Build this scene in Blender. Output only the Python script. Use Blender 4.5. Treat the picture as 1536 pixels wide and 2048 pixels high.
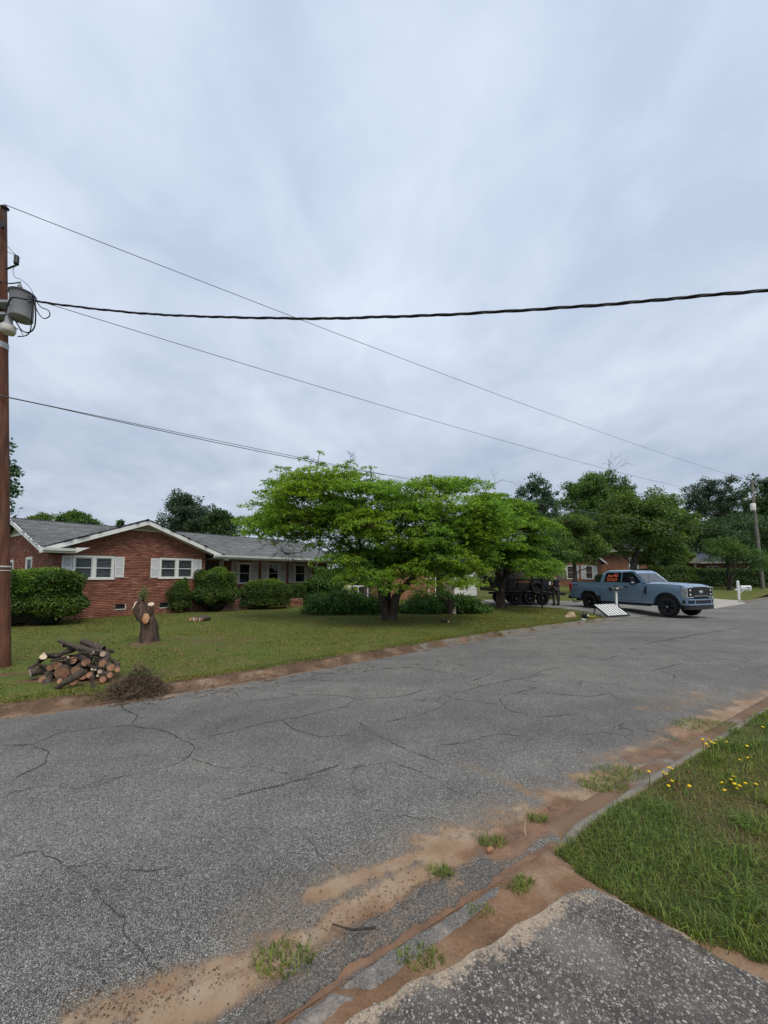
import bpy, bmesh, math, random
import numpy as np
from mathutils import Vector, Matrix

scene = bpy.context.scene
col = scene.collection
for o in list(bpy.data.objects):
    bpy.data.objects.remove(o)
random.seed(7)
RNG = np.random.default_rng(11)
PI = math.pi
R = math.radians

# ------------------------------------------------------------------ camera
F_PX, CAM_H, CY = 770.0, 1.8, 1093.0
PITCH = math.atan((1152.0 - CY) / F_PX)
cam_data = bpy.data.cameras.new('camera')
cam = bpy.data.objects.new('camera', cam_data)
col.objects.link(cam)
cam.location = (0, 0, CAM_H)
cam.rotation_euler = (PI / 2 + PITCH, 0, 0)
cam_data.sensor_fit = 'VERTICAL'
cam_data.sensor_height = 36.0
cam_data.lens = 36.0 * F_PX / 2048.0
cam_data.shift_y = (CY - 1024.0) / 2048.0
cam_data.clip_start = 0.05
cam_data.clip_end = 3000
scene.camera = cam

# ------------------------------------------------------------------ render settings
scene.render.engine = 'CYCLES'
scene.view_settings.view_transform = 'Standard'
scene.view_settings.look = 'None'
scene.view_settings.exposure = EXPOSURE = 0.5
scene.view_settings.gamma = 1.0
scene.view_settings.use_curve_mapping = False
cy = scene.cycles
cy.use_denoising = True
cy.max_bounces = 6
cy.diffuse_bounces = 4
cy.glossy_bounces = 3
cy.transmission_bounces = 4
cy.transparent_max_bounces = 8
cy.caustics_reflective = False
cy.caustics_refractive = False

# ------------------------------------------------------------------ sky: Nishita behind an overcast deck of soft cloud
SUN_EL, SUN_AZ = R(58), R(150)
world = bpy.data.worlds.new('World')
scene.world = world
world.use_nodes = True
wt = world.node_tree
for n_ in list(wt.nodes):
    wt.nodes.remove(n_)
def W(t, **kw):
    n_ = wt.nodes.new(t)
    for k, v in kw.items():
        setattr(n_, k, v)
    return n_
def wl(a, ai, b, bi):
    wt.links.new(a.outputs[ai], b.inputs[bi])
def wmath(op, a, b=None, clamp=False):
    m = W('ShaderNodeMath', operation=op, use_clamp=clamp)
    for i, v in enumerate((a, b)):
        if v is None: continue
        if isinstance(v, (int, float)): m.inputs[i].default_value = v
        else: wt.links.new(v, m.inputs[i])
    return m.outputs[0]
sky = W('ShaderNodeTexSky', sky_type='NISHITA')
sky.sun_disc = False
sky.sun_elevation = SUN_EL
sky.sun_rotation = SUN_AZ
sky.dust_density = 2.0
tc = W('ShaderNodeTexCoord')
sep = W('ShaderNodeSeparateXYZ'); wl(tc, 'Generated', sep, 0)
zc = wmath('ADD', wmath('MAXIMUM', sep.outputs[2], 0.0), 0.22)
px_ = wmath('DIVIDE', sep.outputs[0], zc)
py_ = wmath('DIVIDE', sep.outputs[1], zc)
cmb = W('ShaderNodeCombineXYZ')
wt.links.new(px_, cmb.inputs[0]); wt.links.new(py_, cmb.inputs[1])
mp = W('ShaderNodeMapping'); wl(cmb, 0, mp, 0)
mp.inputs['Rotation'].default_value = (0, 0, R(-18))
mp.inputs['Scale'].default_value = (1.0, 0.72, 1.0)
n1 = W('ShaderNodeTexNoise'); wl(mp, 0, n1, 'Vector')
n1.inputs['Scale'].default_value = 1.05; n1.inputs['Detail'].default_value = 4; n1.inputs['Roughness'].default_value = 0.45; n1.inputs['Distortion'].default_value = 0.25
mp2 = W('ShaderNodeMapping'); wl(cmb, 0, mp2, 0)
mp2.inputs['Rotation'].default_value = (0, 0, R(24)); mp2.inputs['Location'].default_value = (3.1, 1.7, 0)
mp2.inputs['Scale'].default_value = (1.0, 0.85, 1.0)
n2 = W('ShaderNodeTexNoise'); wl(mp2, 0, n2, 'Vector')
n2.inputs['Scale'].default_value = 2.6; n2.inputs['Detail'].default_value = 5; n2.inputs['Roughness'].default_value = 0.5; n2.inputs['Distortion'].default_value = 0.35
n3 = W('ShaderNodeTexNoise'); wl(mp2, 0, n3, 'Vector')
n3.inputs['Scale'].default_value = 6.5; n3.inputs['Detail'].default_value = 6; n3.inputs['Roughness'].default_value = 0.55; n3.inputs['Distortion'].default_value = 0.5
cl = wmath('ADD', wmath('ADD', wmath('MULTIPLY', n1.outputs[0], 0.5), wmath('MULTIPLY', n2.outputs[0], 0.34)), wmath('MULTIPLY', n3.outputs[0], 0.16))
ramp = W('ShaderNodeValToRGB')
wt.links.new(cl, ramp.inputs[0])
e = ramp.color_ramp.elements
e[0].position = 0.40; e[0].color = (0.41, 0.482, 0.60, 1)
e[1].position = 0.60; e[1].color = (0.60, 0.665, 0.765, 1)
# thicker and a little darker towards the horizon, brighter overhead, as an overcast deck is
grad = W('ShaderNodeMapRange'); grad.interpolation_type = 'SMOOTHSTEP'
wt.links.new(sep.outputs[2], grad.inputs[0])
grad.inputs[1].default_value = 0.0; grad.inputs[2].default_value = 0.8
grad.inputs[3].default_value = 0.74; grad.inputs[4].default_value = 1.0
cloud = W('ShaderNodeVectorMath', operation='SCALE'); wl(ramp, 0, cloud, 0)
SKY_STR = 0.1
wt.links.new(wmath('MULTIPLY', grad.outputs[0], 1.0 / SKY_STR), cloud.inputs['Scale'])
mixs = W('ShaderNodeMix', data_type='RGBA')
mixs.inputs[0].default_value = 0.93
wt.links.new(sky.outputs[0], mixs.inputs[6]); wt.links.new(cloud.outputs[0], mixs.inputs[7])
bg = W('ShaderNodeBackground'); bg.inputs[1].default_value = SKY_STR
wt.links.new(mixs.outputs[2], bg.inputs[0])
wo = W('ShaderNodeOutputWorld'); wl(bg, 0, wo, 0)
world.cycles.sampling_method = 'AUTOMATIC'

sun_data = bpy.data.lights.new('sun', 'SUN')
sun_data.energy = 1.5
sun_data.angle = R(32)
sun_data.color = (1.0, 0.93, 0.8)
sun = bpy.data.objects.new('sun', sun_data)
col.objects.link(sun)
sd = Vector((math.sin(SUN_AZ) * math.cos(SUN_EL), math.cos(SUN_AZ) * math.cos(SUN_EL), math.sin(SUN_EL)))
sun.rotation_euler = sd.to_track_quat('Z', 'Y').to_euler()
sun.location = sd * 60

# ------------------------------------------------------------------ survey helpers
def ray(px, py):
    u = (px - 768.0) / F_PX; v = (CY - py) / F_PX
    return u, math.cos(PITCH) - math.sin(PITCH) * v, math.sin(PITCH) + math.cos(PITCH) * v
def G(px, py, z=0.0):
    a, b, c = ray(px, py); t = (z - CAM_H) / c
    return Vector((a * t, b * t, z))
def at(px, py, Y):
    a, b, c = ray(px, py); t = Y / b
    return Vector((a * t, Y, CAM_H + c * t))

# ------------------------------------------------------------------ object helpers
def tag(o, label=None, cat=None, group=None, kind=None):
    if label: o['label'] = label
    if cat: o['category'] = cat
    if group: o['group'] = group
    if kind: o['kind'] = kind
    return o
def thing(name, label, cat, loc=(0, 0, 0), rz=0.0, group=None):
    o = bpy.data.objects.new(name, None)
    col.objects.link(o)
    o.location = loc
    o.rotation_euler = (0, 0, rz)
    o.empty_display_size = 0.2
    tag(o, label, cat, group)
    return o
def link(name, me, mat, parent=None, label=None, cat=None, group=None, kind=None):
    o = bpy.data.objects.new(name, me)
    col.objects.link(o)
    if mat is not None:
        for m in (mat if isinstance(mat, (list, tuple)) else [mat]):
            me.materials.append(m)
    if parent is not None:
        o.parent = parent
    return tag(o, label, cat, group, kind)
def np_mesh(name, V, Fc, smooth=False, colors=None, attrs=None):
    """mesh from numpy arrays; Fc an (n,3) or (n,4) array"""
    me = bpy.data.meshes.new(name)
    V = np.asarray(V, dtype=np.float32); Fc = np.asarray(Fc, dtype=np.int32)
    nf, k = Fc.shape
    me.vertices.add(len(V)); me.vertices.foreach_set('co', V.ravel())
    me.loops.add(nf * k); me.loops.foreach_set('vertex_index', Fc.ravel())
    me.polygons.add(nf)
    me.polygons.foreach_set('loop_start', np.arange(0, nf * k, k, dtype=np.int32))
    me.polygons.foreach_set('loop_total', np.full(nf, k, dtype=np.int32))
    if smooth:
        me.polygons.foreach_set('use_smooth', np.ones(nf, dtype=bool))
    if attrs:
        for an, av in attrs.items():
            at_ = me.attributes.new(an, 'FLOAT', 'POINT')
            at_.data.foreach_set('value', np.asarray(av, dtype=np.float32))
    me.update(calc_edges=True)
    return me

class MB:
    """collects shapes, then links them as one mesh object"""
    def __init__(s):
        s.v = []; s.f = []; s.sm = []; s.mi = []
    def add(s, vs, fs, smooth=False, mi=0):
        b = len(s.v)
        s.v.extend([tuple(p) for p in vs])
        for f in fs:
            s.f.append(tuple(b + i for i in f)); s.sm.append(smooth); s.mi.append(mi)
        return s
    def box(s, c, d, rz=0.0, M=None, mi=0, taper=1.0):
        x, y, z = d[0] / 2, d[1] / 2, d[2] / 2
        vs = []
        for k in (-1, 1):
            t = taper if k > 0 else 1.0
            for (i, j) in ((-1, -1), (1, -1), (1, 1), (-1, 1)):
                vs.append(Vector((i * x * t, j * y * t, k * z)))
        if M is None:
            M = Matrix.Rotation(rz, 4, 'Z')
        vs = [(M @ p) + Vector(c) for p in vs]
        return s.add(vs, [(3, 2, 1, 0), (4, 5, 6, 7), (0, 1, 5, 4), (1, 2, 6, 5), (2, 3, 7, 6), (3, 0, 4, 7)], mi=mi)
    def box2(s, a, b, mi=0):
        return s.box([(a[i] + b[i]) / 2 for i in range(3)], [abs(b[i] - a[i]) for i in range(3)], mi=mi)
    def quad(s, a, b, c, d, mi=0):
        return s.add([a, b, c, d], [(0, 1, 2, 3)], mi=mi)
    def tube(s, pts, rad, n=8, caps=True, smooth=True, mi=0, cap_mi=None):
        pts = [Vector(p) for p in pts]
        if isinstance(rad, (int, float)): rad = [rad] * len(pts)
        ref = None; rings = []
        for i, p in enumerate(pts):
            d = (pts[min(i + 1, len(pts) - 1)] - pts[max(i - 1, 0)])
            if d.length < 1e-9: d = Vector((0, 0, 1))
            d.normalize()
            if ref is None:
                ref = Vector((1, 0, 0)) if abs(d.x) < 0.8 else Vector((0, 1, 0))
            u = (ref - d * ref.dot(d)).normalized(); w = d.cross(u); ref = u
            rings.append([p + (u * math.cos(2 * PI * k / n) + w * math.sin(2 * PI * k / n)) * rad[i] for k in range(n)])
        vs = [q for r in rings for q in r]
        fs = []
        for i in range(len(pts) - 1):
            for k in range(n):
                a = i * n + k; b = i * n + (k + 1) % n
                fs.append((a, b, b + n, a + n))
        s.add(vs, fs, smooth, mi)
        if caps:
            cm = mi if cap_mi is None else cap_mi
            s.add(rings[0], [tuple(reversed(range(n)))], mi=cm)
            s.add(rings[-1], [tuple(range(n))], mi=cm)
        return s
    def cyl(s, a, b, r, n=16, mi=0, r2=None):
        return s.tube([a, b], [r, r if r2 is None else r2], n, mi=mi)
    def lathe(s, prof, c=(0, 0, 0), n=20, M=None, smooth=True, mi=0):
        """prof: (r, z) pairs"""
        vs = []; fs = []
        for r, z in prof:
            for k in range(n):
                p = Vector((r * math.cos(2 * PI * k / n), r * math.sin(2 * PI * k / n), z))
                if M is not None: p = M @ p
                vs.append(p + Vector(c))
        for i in range(len(prof) - 1):
            for k in range(n):
                a = i * n + k; b = i * n + (k + 1) % n
                fs.append((a, b, b + n, a + n))
        s.add(vs, fs, smooth, mi)
        return s
    def prism(s, poly, d, origin=(0, 0, 0), ax=(1, 0, 0), ay=(0, 0, 1), an=(0, 1, 0), mi=0):
        """polygon (2-d) in the plane ax,ay, extruded by d along an"""
        o = Vector(origin); ax = Vector(ax); ay = Vector(ay); an = Vector(an)
        n = len(poly)
        vs = [o + ax * x + ay * y for x, y in poly] + [o + ax * x + ay * y + an * d for x, y in poly]
        fs = [tuple(range(n)), tuple(reversed(range(n, 2 * n)))]
        for i in range(n):
            j = (i + 1) % n
            fs.append((j, i, i + n, j + n))
        return s.add(vs, fs, mi=mi)
    def mesh(s, name, bevel=0.0, seg=2, fix=True):
        me = bpy.data.meshes.new(name)
        me.from_pydata(s.v, [], s.f)
        me.polygons.foreach_set('use_smooth', s.sm)
        me.polygons.foreach_set('material_index', s.mi)
        if fix or bevel:
            bm = bmesh.new(); bm.from_mesh(me)
            if bevel:
                bmesh.ops.remove_doubles(bm, verts=bm.verts, dist=1e-5)
                es = [ed for ed in bm.edges if len(ed.link_faces) == 2 and ed.calc_face_angle(0) > 0.5]
                bmesh.ops.bevel(bm, geom=es, offset=bevel, segments=seg, profile=0.5, affect='EDGES', clamp_overlap=True)
            if fix:
                bmesh.ops.recalc_face_normals(bm, faces=bm.faces)
            bm.to_mesh(me); bm.free()
        me.update()
        return me
    def build(s, name, mat, parent=None, world=False, bevel=0.0, seg=2, fix=True, label=None, cat=None, group=None, kind=None):
        if world and parent is not None:
            root = parent
            while root.parent: root = root.parent
            Mi = (Matrix.Translation(root.location) @ root.rotation_euler.to_matrix().to_4x4()).inverted()
            s.v = [tuple(Mi @ Vector(p)) for p in s.v]
        return link(name, s.mesh(name, bevel, seg, fix), mat, parent, label, cat, group, kind)

def boxes_np(C, D, jitter=None):
    """many axis-aligned boxes -> V, F"""
    C = np.asarray(C, float); D = np.asarray(D, float) / 2
    sg = np.array([(-1, -1, -1), (1, -1, -1), (1, 1, -1), (-1, 1, -1), (-1, -1, 1), (1, -1, 1), (1, 1, 1), (-1, 1, 1)], float)
    V = C[:, None, :] + sg[None] * D[:, None, :]
    fi = np.array([(3, 2, 1, 0), (4, 5, 6, 7), (0, 1, 5, 4), (1, 2, 6, 5), (2, 3, 7, 6), (3, 0, 4, 7)])
    Fc = (np.arange(len(C)) * 8)[:, None, None] + fi[None]
    return V.reshape(-1, 3), Fc.reshape(-1, 4)

def vnoise(x, y, sc, seed=0):
    """smooth value noise 0..1 on arrays"""
    rr = np.random.default_rng(1000 + seed)
    tab = rr.random((64, 64))
    X = np.asarray(x, float) * sc; Y = np.asarray(y, float) * sc
    xi = np.floor(X).astype(int); yi = np.floor(Y).astype(int)
    fx = X - xi; fy = Y - yi
    fx = fx * fx * (3 - 2 * fx); fy = fy * fy * (3 - 2 * fy)
    a = tab[xi % 64, yi % 64]; b = tab[(xi + 1) % 64, yi % 64]
    c = tab[xi % 64, (yi + 1) % 64]; d = tab[(xi + 1) % 64, (yi + 1) % 64]
    return (a * (1 - fx) + b * fx) * (1 - fy) + (c * (1 - fx) + d * fx) * fy
def sstep(a, b, x):
    t = np.clip((np.asarray(x, float) - a) / (b - a), 0, 1)
    return t * t * (3 - 2 * t)

# ------------------------------------------------------------------ materials
class NT:
    def __init__(s, name):
        s.m = bpy.data.materials.new(name); s.m.use_nodes = True
        s.t = s.m.node_tree
        s.b = s.t.nodes['Principled BSDF']; s.o = s.t.nodes['Material Output']
        s._tc = None
    def n(s, t, **kw):
        x = s.t.nodes.new(t)
        for k, v in kw.items(): setattr(x, k, v)
        return x
    def L(s, a, b): s.t.links.new(a, b)
    def set(s, sock, v):
        if hasattr(v, 'links') or isinstance(v, bpy.types.NodeSocket): s.L(v, sock)
        elif isinstance(v, (tuple, list)) and len(v) == 3 and sock.type == 'RGBA': sock.default_value = (*v, 1)
        else: sock.default_value = v
    @property
    def co(s):
        if s._tc is None: s._tc = s.n('ShaderNodeTexCoord')
        return s._tc.outputs['Object']
    def noise(s, scale, detail=3, rough=0.55, vec=None, dist=0.0, out=0, stretch=None):
        v = s.co if vec is None else vec
        if stretch is not None:
            mp = s.n('ShaderNodeMapping'); s.L(v, mp.inputs[0]); mp.inputs['Scale'].default_value = stretch; v = mp.outputs[0]
        x = s.n('ShaderNodeTexNoise'); s.L(v, x.inputs['Vector'])
        x.inputs['Scale'].default_value = scale; x.inputs['Detail'].default_value = detail
        x.inputs['Roughness'].default_value = rough; x.inputs['Distortion'].default_value = dist
        return x.outputs[out]
    def voro(s, scale, feature='F1', out=0, vec=None, rnd=1.0):
        x = s.n('ShaderNodeTexVoronoi', feature=feature); s.L(s.co if vec is None else vec, x.inputs['Vector'])
        x.inputs['Scale'].default_value = scale; x.inputs['Randomness'].default_value = rnd
        return x.outputs[out]
    def math(s, op, a, b=None, clamp=False):
        x = s.n('ShaderNodeMath', operation=op, use_clamp=clamp)
        s.set(x.inputs[0], a)
        if b is not None: s.set(x.inputs[1], b)
        return x.outputs[0]
    def ramp(s, f, stops, interp='LINEAR'):
        x = s.n('ShaderNodeValToRGB'); s.L(f, x.inputs[0]); cr = x.color_ramp; cr.interpolation = interp
        while len(cr.elements) < len(stops): cr.elements.new(0.5)
        for e_, (p, c) in zip(cr.elements, stops):
            e_.position = p; e_.color = (*c, 1) if len(c) == 3 else c
        return x.outputs[0]
    def framp(s, f, a, b, lo=0.0, hi=1.0):
        x = s.n('ShaderNodeMapRange'); x.interpolation_type = 'SMOOTHSTEP'; s.L(f, x.inputs[0])
        x.inputs[1].default_value = a; x.inputs[2].default_value = b; x.inputs[3].default_value = lo; x.inputs[4].default_value = hi
        return x.outputs[0]
    def mix(s, f, a, b, blend='MIX'):
        x = s.n('ShaderNodeMix', data_type='RGBA', blend_type=blend)
        s.set(x.inputs[0], f); s.set(x.inputs[6], a); s.set(x.inputs[7], b)
        return x.outputs[2]
    def attr(s, name, out='Fac'):
        x = s.n('ShaderNodeAttribute'); x.attribute_name = name
        return x.outputs[out]
    def island(s):
        return s.n('ShaderNodeNewGeometry').outputs['Random Per Island']
    def bump(s, h, strength=0.5, dist=0.01):
        x = s.n('ShaderNodeBump'); s.L(h, x.inputs['Height']); x.inputs['Strength'].default_value = strength; x.inputs['Distance'].default_value = dist
        s.L(x.outputs[0], s.b.inputs['Normal'])
    def base(s, c, rough=0.8, spec=0.3, metal=0.0):
        s.set(s.b.inputs['Base Color'], c); s.set(s.b.inputs['Roughness'], rough)
        s.b.inputs['Specular IOR Level'].default_value = spec; s.b.inputs['Metallic'].default_value = metal
        return s

def vary(c, k):
    return tuple(min(1, max(0, x * k)) for x in c)
def mat_simple(name, c, rough=0.6, spec=0.35, metal=0.0, nscale=8.0, amt=0.25, bump=0.0):
    t = NT(name)
    f = t.noise(nscale, 4)
    t.base(t.ramp(f, [(0.25, vary(c, 1 - amt)), (0.75, vary(c, 1 + amt))]), rough, spec, metal)
    if bump: t.bump(t.noise(nscale * 6, 3), bump, 0.01)
    return t.m
def mat_leaf(name, c, trans=0.35, var=0.45, hue=(1.25, 1.0, 0.7), rough=0.55):
    t = NT(name)
    r = t.island()
    big = t.noise(0.55, 2)
    a = vary(c, 1 - var); b = vary(c, 1 + var * 0.9)
    c1 = t.ramp(r, [(0.0, a), (0.55, c), (0.85, b), (1.0, tuple(b[i] * hue[i] for i in range(3)))])
    c2 = t.mix(t.framp(big, 0.35, 0.65), c1, t.mix(1.0, c1, (hue[0] * 0.98, 1.05, hue[2] * 0.9), 'MULTIPLY'))
    t.base(c2, rough, 0.3)
    tr = t.n('ShaderNodeBsdfTranslucent')
    t.L(t.mix(1.0, c2, (1.1, 1.25, 0.5), 'MULTIPLY'), tr.inputs[0])
    mx = t.n('ShaderNodeMixShader'); mx.inputs[0].default_value = trans
    t.L(t.b.outputs[0], mx.inputs[1]); t.L(tr.outputs[0], mx.inputs[2]); t.L(mx.outputs[0], t.o.inputs[0])
    return t.m
def mat_bark(name, c, sc=14.0):
    t = NT(name)
    f = t.noise(sc, 6, 0.7, stretch=(1, 1, 0.25))
    g = t.noise(2.5, 4)
    c1 = t.ramp(f, [(0.3, vary(c, 0.45)), (0.55, c), (0.8, vary(c, 1.6))])
    t.base(t.mix(t.framp(g, 0.55, 0.75, 0, 0.5), c1, (0.14, 0.15, 0.11)), 0.95, 0.15)
    t.bump(f, 0.9, 0.03)
    return t.m

M = {}
# chip-seal asphalt: coarse pale aggregate in dark binder, sand washed over its edges (attributes sand / clay)
def mat_road():
    t = NT('asphalt chip seal')
    v1 = t.n('ShaderNodeTexVoronoi', feature='F1'); t.L(t.co, v1.inputs['Vector']); v1.inputs['Scale'].default_value = 118
    sepc = t.n('ShaderNodeSeparateColor'); t.L(v1.outputs['Color'], sepc.inputs[0])
    d2 = t.voro(118, 'DISTANCE_TO_EDGE')
    stone = t.ramp(sepc.outputs[0], [(0.0, (0.12, 0.114, 0.106)), (0.3, (0.215, 0.206, 0.192)), (0.75, (0.30, 0.288, 0.268)), (1.0, (0.42, 0.405, 0.38))])
    gap = t.framp(d2, 0.0, 0.13)
    c = t.mix(gap, (0.06, 0.056, 0.052), stone)
    big = t.noise(0.32, 5, 0.6)
    mid = t.noise(1.9, 4)
    c = t.mix(1.0, c, t.ramp(big, [(0.3, (0.84, 0.85, 0.86)), (0.7, (1.15, 1.14, 1.12))]), 'MULTIPLY')
    c = t.mix(1.0, c, t.ramp(mid, [(0.3, (0.86, 0.86, 0.87)), (0.7, (1.1, 1.1, 1.1))]), 'MULTIPLY')
    rot = t.n('ShaderNodeMapping'); t.L(t.co, rot.inputs[0]); rot.inputs['Rotation'].default_value = (0, 0, R(-35)); rot.inputs['Scale'].default_value = (0.09, 1.0, 1.0)
    lane = t.noise(0.9, 4, 0.6, vec=rot.outputs[0])
    c = t.mix(1.0, c, t.ramp(lane, [(0.3, (0.84, 0.84, 0.85)), (0.7, (1.13, 1.12, 1.1))]), 'MULTIPLY')
    blot = t.noise(0.8, 5, 0.7)
    c = t.mix(t.framp(blot, 0.6, 0.72, 0, 0.3), c, (0.07, 0.066, 0.062))
    # hairline cracking
    wv = t.n('ShaderNodeVectorMath', operation='ADD')
    nz = t.noise(1.3, 4, out=1); sc_ = t.n('ShaderNodeVectorMath', operation='SCALE'); t.L(nz, sc_.inputs[0]); sc_.inputs['Scale'].default_value = 0.9
    t.L(t.co, wv.inputs[0]); t.L(sc_.outputs[0], wv.inputs[1])
    cr = t.voro(0.55, 'DISTANCE_TO_EDGE', vec=wv.outputs[0])
    crm = t.math('MULTIPLY', t.framp(cr, 0.002, 0.008, 1, 0), t.framp(t.noise(0.5, 2), 0.5, 0.62, 0, 0.55))
    c = t.mix(crm, c, (0.03, 0.03, 0.03))
    fine = t.noise(34, 5, 0.7)
    edge = t.noise(5.5, 5, 0.65)
    mott = t.noise(2.1, 4, 0.6)
    s_ = t.math('ADD', t.attr('sand'), t.math('ADD', t.math('ADD', t.math('MULTIPLY', t.math('SUBTRACT', edge, 0.5), 1.1), t.math('MULTIPLY', t.math('SUBTRACT', mott, 0.5), 1.7)), t.math('MULTIPLY', t.math('SUBTRACT', fine, 0.5), 0.9)))
    sm = t.framp(s_, 0.36, 0.86, 0, 0.95)
    sandc = t.ramp(t.noise(4, 4), [(0.3, (0.21, 0.125, 0.07)), (0.5, (0.29, 0.195, 0.122)), (0.75, (0.36, 0.285, 0.205))])
    sandc = t.mix(t.framp(t.noise(120, 2), 0.56, 0.7, 0, 0.5), sandc, (0.16, 0.1, 0.06))
    k_ = t.math('ADD', t.attr('clay'), t.math('ADD', t.math('MULTIPLY', t.math('SUBTRACT', edge, 0.5), 0.8), t.math('MULTIPLY', t.math('SUBTRACT', fine, 0.5), 0.5)))
    km = t.framp(k_, 0.4, 0.9, 0, 0.92)
    dust = t.math('MULTIPLY', t.framp(t.math('ADD', t.attr('sand'), t.math('MULTIPLY', t.math('SUBTRACT', edge, 0.5), 0.5)), 0.05, 0.6, 0, 0.42), t.framp(t.noise(55, 3), 0.35, 0.6, 0.35, 1.0))
    clayc = t.ramp(t.noise(7, 4), [(0.3, (0.12, 0.065, 0.04)), (0.6, (0.22, 0.12, 0.07)), (0.8, (0.28, 0.17, 0.11))])
    c = t.mix(dust, c, (0.3, 0.22, 0.15)); c = t.mix(sm, c, sandc); c = t.mix(km, c, clayc)
    t.base(c, 0.85, 0.25)
    h = t.math('ADD', t.math('MULTIPLY', gap, t.math('SUBTRACT', 1.0, t.math('MAXIMUM', sm, km))), t.math('MULTIPLY', fine, 0.35))
    t.bump(h, 0.8, 0.008)
    return t.m
M['road'] = mat_road()

def mat_lawn(name, near=False):
    """earth and short grass: the attribute dirt bares the soil"""
    t = NT(name)
    a = t.noise(0.35, 4, 0.6); b = t.noise(2.2, 5, 0.65); f = t.noise(38, 4, 0.7)
    g = t.ramp(b, [(0.3, (0.078, 0.112, 0.024)), (0.5, (0.112, 0.14, 0.032)), (0.7, (0.155, 0.155, 0.048))])
    dry = t.ramp(f, [(0.35, (0.105, 0.085, 0.042)), (0.7, (0.19, 0.155, 0.08))])
    g = t.mix(t.framp(t.math('ADD', t.math('MULTIPLY', a, 0.6), t.math('MULTIPLY', b, 0.45)), 0.5, 0.66, 0.05, 0.7), g, dry)
    g = t.mix(1.0, g, t.ramp(f, [(0.3, (0.6, 0.62, 0.6)), (0.7, (1.35, 1.3, 1.3))]), 'MULTIPLY')
    soil = t.ramp(t.noise(3.5, 5), [(0.3, (0.10, 0.06, 0.036)), (0.55, (0.175, 0.10, 0.06)), (0.75, (0.27, 0.18, 0.115))])
    soil = t.mix(t.framp(f, 0.5, 0.7, 0, 0.75), soil, (0.075, 0.055, 0.04))
    d = t.math('ADD', t.attr('dirt'), t.math('ADD', t.math('MULTIPLY', t.math('SUBTRACT', b, 0.5), 0.9), t.math('MULTIPLY', t.math('SUBTRACT', f, 0.5), 0.7)))
    c = t.mix(t.framp(d, 0.4, 0.62), g, soil)
    t.base(c, 0.95, 0.1)
    t.bump(t.math('ADD', f, t.math('MULTIPLY', t.noise(120, 2), 0.6)), 0.7, 0.03)
    return t.m
M['lawn'] = mat_lawn('lawn turf')
def mat_soil():
    t = NT('sandy soil')
    f = t.noise(60, 5, 0.7); b = t.noise(3.0, 5); 
    c = t.ramp(b, [(0.28, (0.12, 0.07, 0.042)), (0.5, (0.225, 0.135, 0.082)), (0.72, (0.33, 0.235, 0.16))])
    c = t.mix(1.0, c, t.ramp(f, [(0.3, (0.72, 0.7, 0.68)), (0.7, (1.15, 1.15, 1.15))]), 'MULTIPLY')
    g = t.mix(t.noise(9, 4), (0.05, 0.06, 0.02), (0.12, 0.10, 0.05))
    c = t.mix(t.framp(t.math('ADD', t.attr('turf'), t.math('MULTIPLY', t.math('SUBTRACT', t.noise(5, 5), 0.5), 1.2)), 0.35, 0.65), c, g)
    t.base(c, 0.95, 0.12)
    t.bump(t.math('ADD', f, t.math('MULTIPLY', t.noise(11, 4), 2.0)), 0.6, 0.015)
    return t.m
M['soil'] = mat_soil()
def mat_aggregate():
    """exposed-aggregate concrete: pale pebbles in a dark worn matrix; sand thrown over its rim"""
    t = NT('exposed aggregate concrete')
    v1 = t.n('ShaderNodeTexVoronoi', feature='F1'); 
    wv = t.n('ShaderNodeVectorMath', operation='ADD'); t.L(t.co, wv.inputs[0])
    nz = t.noise(60, 2, out=1); s1 = t.n('ShaderNodeVectorMath', operation='SCALE'); t.L(nz, s1.inputs[0]); s1.inputs['Scale'].default_value = 0.006; t.L(s1.outputs[0], wv.inputs[1])
    t.L(wv.outputs[0], v1.inputs['Vector']); v1.inputs['Scale'].default_value = 74
    sepc = t.n('ShaderNodeSeparateColor'); t.L(v1.outputs['Color'], sepc.inputs[0])
    d = t.voro(74, 'DISTANCE_TO_EDGE', vec=wv.outputs[0])
    show = t.math('GREATER_THAN', sepc.outputs[1], 0.12)
    peb = t.math('MULTIPLY', t.framp(d, 0.04, 0.13), show)
    pc = t.ramp(sepc.outputs[0], [(0.0, (0.06, 0.054, 0.05)), (0.35, (0.115, 0.103, 0.094)), (0.7, (0.19, 0.172, 0.152)), (0.92, (0.30, 0.275, 0.24)), (1.0, (0.42, 0.39, 0.34))])
    mt = t.ramp(t.noise(2.4, 5, 0.65), [(0.3, (0.06, 0.054, 0.05)), (0.6, (0.095, 0.086, 0.079)), (0.75, (0.16, 0.147, 0.133))])
    c = t.mix(peb, mt, pc)
    big = t.noise(1.6, 4)
    c = t.mix(t.framp(big, 0.52, 0.7, 0, 0.4), c, (0.3, 0.27, 0.24))
    s_ = t.math('ADD', t.attr('sand'), t.math('ADD', t.math('MULTIPLY', t.math('SUBTRACT', t.noise(9, 5, 0.65), 0.5), 0.7), t.math('MULTIPLY', t.math('SUBTRACT', t.noise(70, 3), 0.5), 0.6)))
    c = t.mix(t.framp(s_, 0.42, 0.66), c, t.mix(t.noise(60, 3), (0.3, 0.22, 0.15), (0.46, 0.38, 0.29)))
    t.base(c, 0.85, 0.25)
    t.bump(t.math('ADD', peb, t.math('MULTIPLY', t.noise(140, 2), 0.3)), 0.8, 0.006)
    return t.m
M['aggregate'] = mat_aggregate()
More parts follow.
